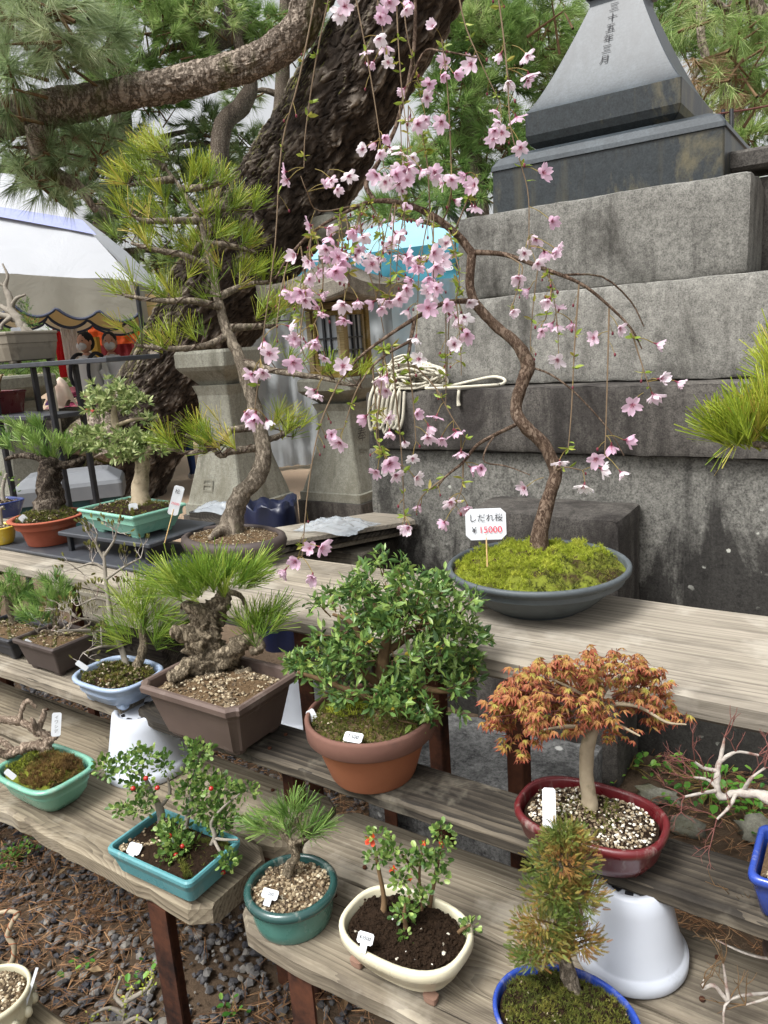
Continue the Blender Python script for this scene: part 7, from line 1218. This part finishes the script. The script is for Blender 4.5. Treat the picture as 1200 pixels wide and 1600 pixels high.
# blue tent
bt = at(640, 600, d=10.4); bt.z = 0; t = thing('blue_tent', bt, 'light blue canopy tent with teal valance behind the stone lantern', 'tent', 'market tents'); zt2 = rise(bt, 312); hw2 = 1.75; _fe = at(650, 600, d=9.2); _fe.z = 0; ze2 = rise(_fe, 398); zv = rise(_fe, 448); mb_ = m_cloth('light blue canopy', '#8ec4d8', '#a9d6e5', .35); mt_ = m_cloth('teal valance', '#2f6f82', '#45899a', .2)
R3 = Matrix.Rotation(math.radians(8), 3, 'Z'); cs = [bt+R3@Vector((sx*hw2, sy*hw2, ze2)) for sx, sy in ((-1, -1), (1, -1), (1, 1), (-1, 1))]; ap = bt+Vector((0, 0, zt2))
for i in range(4):
    a, b2 = cs[i], cs[(i+1) % 4]; V = []; n = 12
    for k in range(n):
        for j in range(n): u, v = k/(n-1), j/(n-1); p = a.lerp(b2, u).lerp(ap, v); V.append((p.x, p.y, p.z-.10*math.sin(math.pi*v)*math.sin(math.pi*u)+.015*mnoise.noise(Vector((u*8, v*8, i)))))
    mb = MB(); mb.add(V, grid_faces(n, n, False), 0, .5, True); part('roof_panel', mb, mb_, t)
    V = []; n2 = 40
    for k in range(n2):
        for j in range(7): u, v = k/(n2-1), j/6; p = a.lerp(b2, u); nv = (Vector((p.x, p.y, 0))-Vector((bt.x, bt.y, 0))).normalized(); w_ = .11*v*(mnoise.noise(Vector((u*12, v*2, i)))+.6*math.sin(u*30+v*3)*.5); q = p+nv*(w_+.01); V.append((q.x, q.y, ze2*(1-v)+zv*v))
    mb = MB(); mb.add(V, grid_faces(n2, 7, False), 0, .5, True); vl = part('valance', mb, mt_, t)
    if i == 0: words('SOUTH FIELD', .05, M['paper'], vl, a.lerp(b2, .86)+Vector((.0, -.12, zv+.09-ze2)), (b2-a), (0, 0, 1), bold=.004)
    mb = MB(); mb.tube([Vector((a.x, a.y, 0)), Vector((a.x, a.y, ze2-.02))], .02, 8); part('pole', mb, M['whiteplastic'], t)
def drape(name, p0, p1, z0, z1, mat, label, amp=.08, fr=9., th=0.):
    p0, p1 = Vector(p0), Vector(p1); V = []; n, m = 46, 20; nv = Vector((-(p1-p0).y, (p1-p0).x, 0)).normalized()
    for i in range(n):
        for j in range(m): u, v = i/(n-1), j/(m-1); p = p0.lerp(p1, u); w_ = amp*(mnoise.noise(Vector((u*fr, v*2., 1)))+.5*mnoise.noise(Vector((u*fr*2.3, v*5, 4)))+.35*mnoise.noise(Vector((u*5, v*14, 8)))); V.append((p.x+nv.x*w_, p.y+nv.y*w_, z0*(1-v)+z1*v))
    mb = MB(); mb.add(V, grid_faces(n, m, False), 0, .5, True); single(name, mb, mat, (p0.x, p0.y, 0), label, 'tarpaulin', 'hanging tarpaulins')
silver = m_cloth('silver grey tarpaulin', '#868a8c', '#b0b3b4', .2, .5); a = at(385, 600, d=8.7); b2 = at(620, 600, d=8.9); drape('tarpaulin', a, b2, 1.95, .05, silver, 'silver grey tarpaulin hanging between the two stone lanterns', .17, 13.)
white = m_cloth('white sheet', '#c4ccd4', '#dde3e8', .3); a = at(590, 500, d=9.1); b2 = at(800, 500, d=9.2); drape('tarpaulin', a, b2, rise(bt, 448), .4, white, 'white sheet hanging below the blue tent', .14, 12.)
# ---------------------------------------------------------------- stall under the white tent
sx = at(60, 660, d=8.4); t = thing('market_stall', (sx.x, sx.y, 0), 'festival stall table heaped with coloured cloth under the white tent', 'market stall'); a = at(20, 650, d=8.4); b2 = at(165, 655, d=8.8); dirv = (Vector((b2.x, b2.y, 0))-Vector((a.x, a.y, 0))); L = dirv.length; ang = math.atan2(dirv.y, dirv.x); RR = np.array(Matrix.Rotation(ang, 3, 'Z')); zt3 = at(100, 668, d=8.5).z; c = (a+b2)/2
mb = MB(); mb.box((c.x, c.y, zt3-.03), (L+.6, .8, .05), 0, 0, RR); part('table_top', mb, m_plain('dark blue cloth', '#1c2148', '#2a2f5c'), t)
for u in (-.45, .45): mb = MB(); q = c+dirv*u; mb.box((q.x, q.y, (zt3-.06)/2), (.05, .05, zt3-.06), 0, 0, RR); part('leg', mb, M['blackmetal'], t)
cols = ['#c4868c', '#8a3350', '#d19a8a', '#4a2a5c', '#b3524a', '#c9b8a0', '#742a58', '#a8606a', '#d8b0a8']; mats_ = [m_plain('folded cloth', h_, h_, 10., .9) for h_ in cols]
for i in range(34):
    px, py = U(86, 150), U(612, 664); q = at(px, py, d=U(8.1, 8.7)); q.z = max(q.z, zt3+.02); mb = MB(); V, Fq = crumple(U(.15, .3), U(.12, .2), U(.05, .11), 9, i*3.3, .3, 5.); Rz = Matrix.Rotation(U(0, 3), 3, 'Z'); mb.add(V@np.array(Rz).T+A(*q), Fq, 0, .5, True); part('folded_cloth', mb, mats_[i % 9], t)
for i, (px, h_, lb) in enumerate(((100, '#b01f24', 'red festival curtain behind the masked visitors'), (112, '#d6d2cc', 'white striped curtain beside the red one'))):
    a = at(px-14, 540, d=10.2-i*.3); b2 = at(px+12, 540, d=10.3-i*.3); drape('curtain', a, b2, at(px, 512, d=10.2).z, at(px, 590, d=10.2).z, m_cloth('festival cloth', h_, h_, .3), lb, .05)
a = at(138, 520, d=10.8); b2 = at(225, 510, d=10.6); drape('curtain', a, b2, at(180, 500, d=10.7).z, at(180, 538, d=10.7).z, m_cloth('orange cloth', '#c04a1c', '#d65a24', .3), 'orange red awning cloth above the two masked visitors', .03)
a = at(150, 545, d=11.); b2 = at(240, 545, d=11.); drape('curtain', a, b2, at(180, 535, d=11.).z, at(180, 660, d=11.).z, m_cloth('dark red cloth', '#5c1418', '#6e1a1e', .2), 'dark red curtain at the back of the stall', .05)
mb = MB(); q = at(150, 545, d=9.9); mb.box((q.x, q.y, at(150, 572, d=9.9).z), (.14, .05, .75)); single('wooden_sign_board', mb, m_plain('yellow board', '#a8842c', '#b8963c'), (q.x, q.y, 1), 'narrow yellow board standing between the two masked visitors', 'board')
a = at(92, 600, d=7.6); mb = MB(); V, Fq = crumple(.24, .24, .4, 18, 2., .1, 4.); q = at(96, 618, d=7.7); mb.add(V+A(q.x, q.y, q.z-.12), Fq, 0, .5, True); mb.box((q.x, q.y, (q.z-.13)/2), (.3, .3, q.z-.13), 1); single('wrapped_bundle', mb, [m_plain('patterned cloth', '#b08a78', '#d6cdbf', 9.), M['mid']], q, 'patterned cloth bundle on a box beside the black rack', 'bundle')
mb = MB(); mb.tube([at(75, 585, d=7.5), at(88, 662, d=7.5), at(96, 760, d=7.5)], .045, 8); single('cloth_roll', mb, m_plain('pale roll', '#b5aca0', '#d0c8bc', 9.), at(88, 700, d=7.5), 'pale printed cloth roll leaning under the rack shelf', 'cloth roll')
mb = MB(); q = at(165, 700, d=7.2)
for i in range(5): mb.tube([at(118+i*13, 700+4*i, d=7.0), at(122+i*12, 672-6*(i % 3), d=7.1), at(132+i*11, 655-8*(i % 2), d=7.2)], [.12, .09, .04], 9, 0, .3, 4, freq=6.)
single('tree_stump', mb, M['limbbark'], q, 'grey split stump roots behind the pale azalea', 'stump')

# ---------------------------------------------------------------- people
def person(px, dd, Ht, face, label, top, pants, bag=None, sleeve=None, hair='#1a1714', mask=True, shoe='#d9d9d9'):
    b = at(px, 519, d=dd); Ht = b.z*1.0; b.z = 0; t = thing('person', b, label, 'person'); s = Ht/1.72; fd = Vector((math.cos(face), math.sin(face), 0)); sd = Vector((-fd.y, fd.x, 0))
    def q(x, y, z): return b+sd*(x*s)+fd*(y*s)+Vector((0, 0, z*s))
    me = bpy.data.meshes.new('body'); J = [(0, 0, .95), (0, .01, 1.15), (0, .0, 1.35), (0, 0, 1.43), (0, .01, 1.50)]; R_ = [.145, .135, .15, .075, .055]; E = [(0, 1), (1, 2), (2, 3), (3, 4)]
    for sg in (-1, 1):
        n = len(J); J += [(sg*.1, 0, .88), (sg*.105, .015, .5), (sg*.105, -.02, .1), (sg*.11, .10, .04)]; R_ += [.10, .065, .045, .04]; E += [(0, n), (n, n+1), (n+1, n+2), (n+2, n+3)]
        n = len(J); J += [(sg*.17, 0, 1.38), (sg*.23, -.02, 1.12), (sg*.20, .16, .98), (sg*.19, .22, .97)]; R_ += [.072, .052, .04, .035]; E += [(2, n), (n, n+1), (n+1, n+2), (n+2, n+3)]
    me.from_pydata([list(q(*j)-b) for j in J], E, []); ob = bpy.data.objects.new('body', me); COL.objects.link(ob); md = ob.modifiers.new('skin', 'SKIN')
    for v, rr in zip(me.skin_vertices[0].data, R_): v.radius = (rr*s, rr*s*.85)
    me.skin_vertices[0].data[0].use_root = True; sbm = ob.modifiers.new('sub', 'SUBSURF'); sbm.levels = 2; sbm.render_levels = 2
    dg = bpy.context.evaluated_depsgraph_get(); m2 = bpy.data.meshes.new_from_object(ob.evaluated_get(dg)); bpy.data.objects.remove(ob); m2.name = 'body'
    skin = m_plain('skin', '#b98a72', '#c79a82', 20., .6); mt = m_plain('top cloth', top, top, 40., .9); mp = m_plain('trouser cloth', pants, pants, 60., .9); ms = m_plain('shoe', shoe, shoe)
    for m in (mt, mp, skin, ms): m2.materials.append(m)
    for p in m2.polygons:
        c = p.center; z = c.z/s; lat = abs(Vector((c.x, c.y, 0)).dot(sd))/s; fw = Vector((c.x, c.y, 0)).dot(fd)/s; p.use_smooth = True; p.material_index = 3 if z < .09 else (2 if z > 1.455 or (fw > .185 and z > .85) else (1 if z < .93 and not (lat > .16 and z > .8) else 0))
    o = bpy.data.objects.new('body', m2); COL.objects.link(o); o.parent = t; ORG[o] = b
    hd = MB(); hc = q(0, .02, 1.60); Rm = np.array([[sd.x, fd.x, 0], [sd.y, fd.y, 0], [0, 0, 1]])
    def ell(mb, c, sz, mat=0, nu=16, nv=12):
        mb.sphere((0, 0, 0), 1, mat, nu, nv); V, Fc, *rest = mb.ch[-1]; mb.ch[-1] = ((V*A(*sz)*s)@Rm.T+A(*c), Fc, *rest)
    ell(hd, hc, (.075, .092, .115)); ell(hd, q(0, .112, 1.595), (.013, .018, .022)); 
    for sg in (-1, 1): ell(hd, q(sg*.077, .01, 1.60), (.012, .02, .03)); ell(hd, q(sg*.032, .092, 1.622), (.012, .01, .007), 1)
    part('head', hd, [skin, M['ink']], t); hr = MB(); ell(hr, q(0, -.005, 1.638), (.086, .098, .092)); ell(hr, q(0, -.035, 1.60), (.084, .075, .10)); part('hair', hr, m_plain('hair', hair, hair, 60., .6), t)
    if mask: mk_ = MB(); ell(mk_, q(0, .07, 1.565), (.062, .062, .052)); part('face_mask', mk_, M['paper'], t)
    if sleeve:
        sl = MB()
        for sg in (-1, 1): sl.tube([q(sg*.175, 0, 1.37), q(sg*.232, -.02, 1.13), q(sg*.205, .13, .995)], [.082*s, .065*s, .055*s], 12, fine=4)
        part('sleeves', sl, m_plain('sleeve', sleeve, sleeve, 40., .9), t)
    ht = MB(); ht.tube([q(0, -.01, 1.02), q(0, .0, 1.2), q(0, 0, 1.36), q(0, 0, 1.45)], [.17*s, .165*s, .17*s, .085*s], 16, fine=4, cap=False); part('jacket', ht, mt, t)
    if bag:
        bg = MB()
        for sg in (-1, 1): bg.tube([q(sg*.11, -.12, 1.44), q(sg*.12, .02, 1.475), q(sg*.125, .15, 1.38), q(sg*.13, .165, 1.15), q(sg*.12, -.05, 1.02)], .022*s, 6, fine=3)
        ell(bg, q(0, -.23, 1.2), (.15, .10, .22)); part('backpack', bg, m_plain('bag cloth', bag, bag, 30., .8), t)
person(131, 9.0, 1.80, math.radians(-75), 'person in white hoodie with face mask and dark backpack', '#c9c9c6', '#1e1e22', '#2a2a30')
person(169, 9.2, 1.84, math.radians(-42), 'person in white vest with pale blue sleeves and face mask', '#d4d5d8', '#3a3a44', None, '#9aaccc')
person(287, 8.35, 1.66, math.radians(160), 'person in blue jeans and white shoes behind the leaning trunk', '#6a3038', '#22365f', None, None, mask=False)
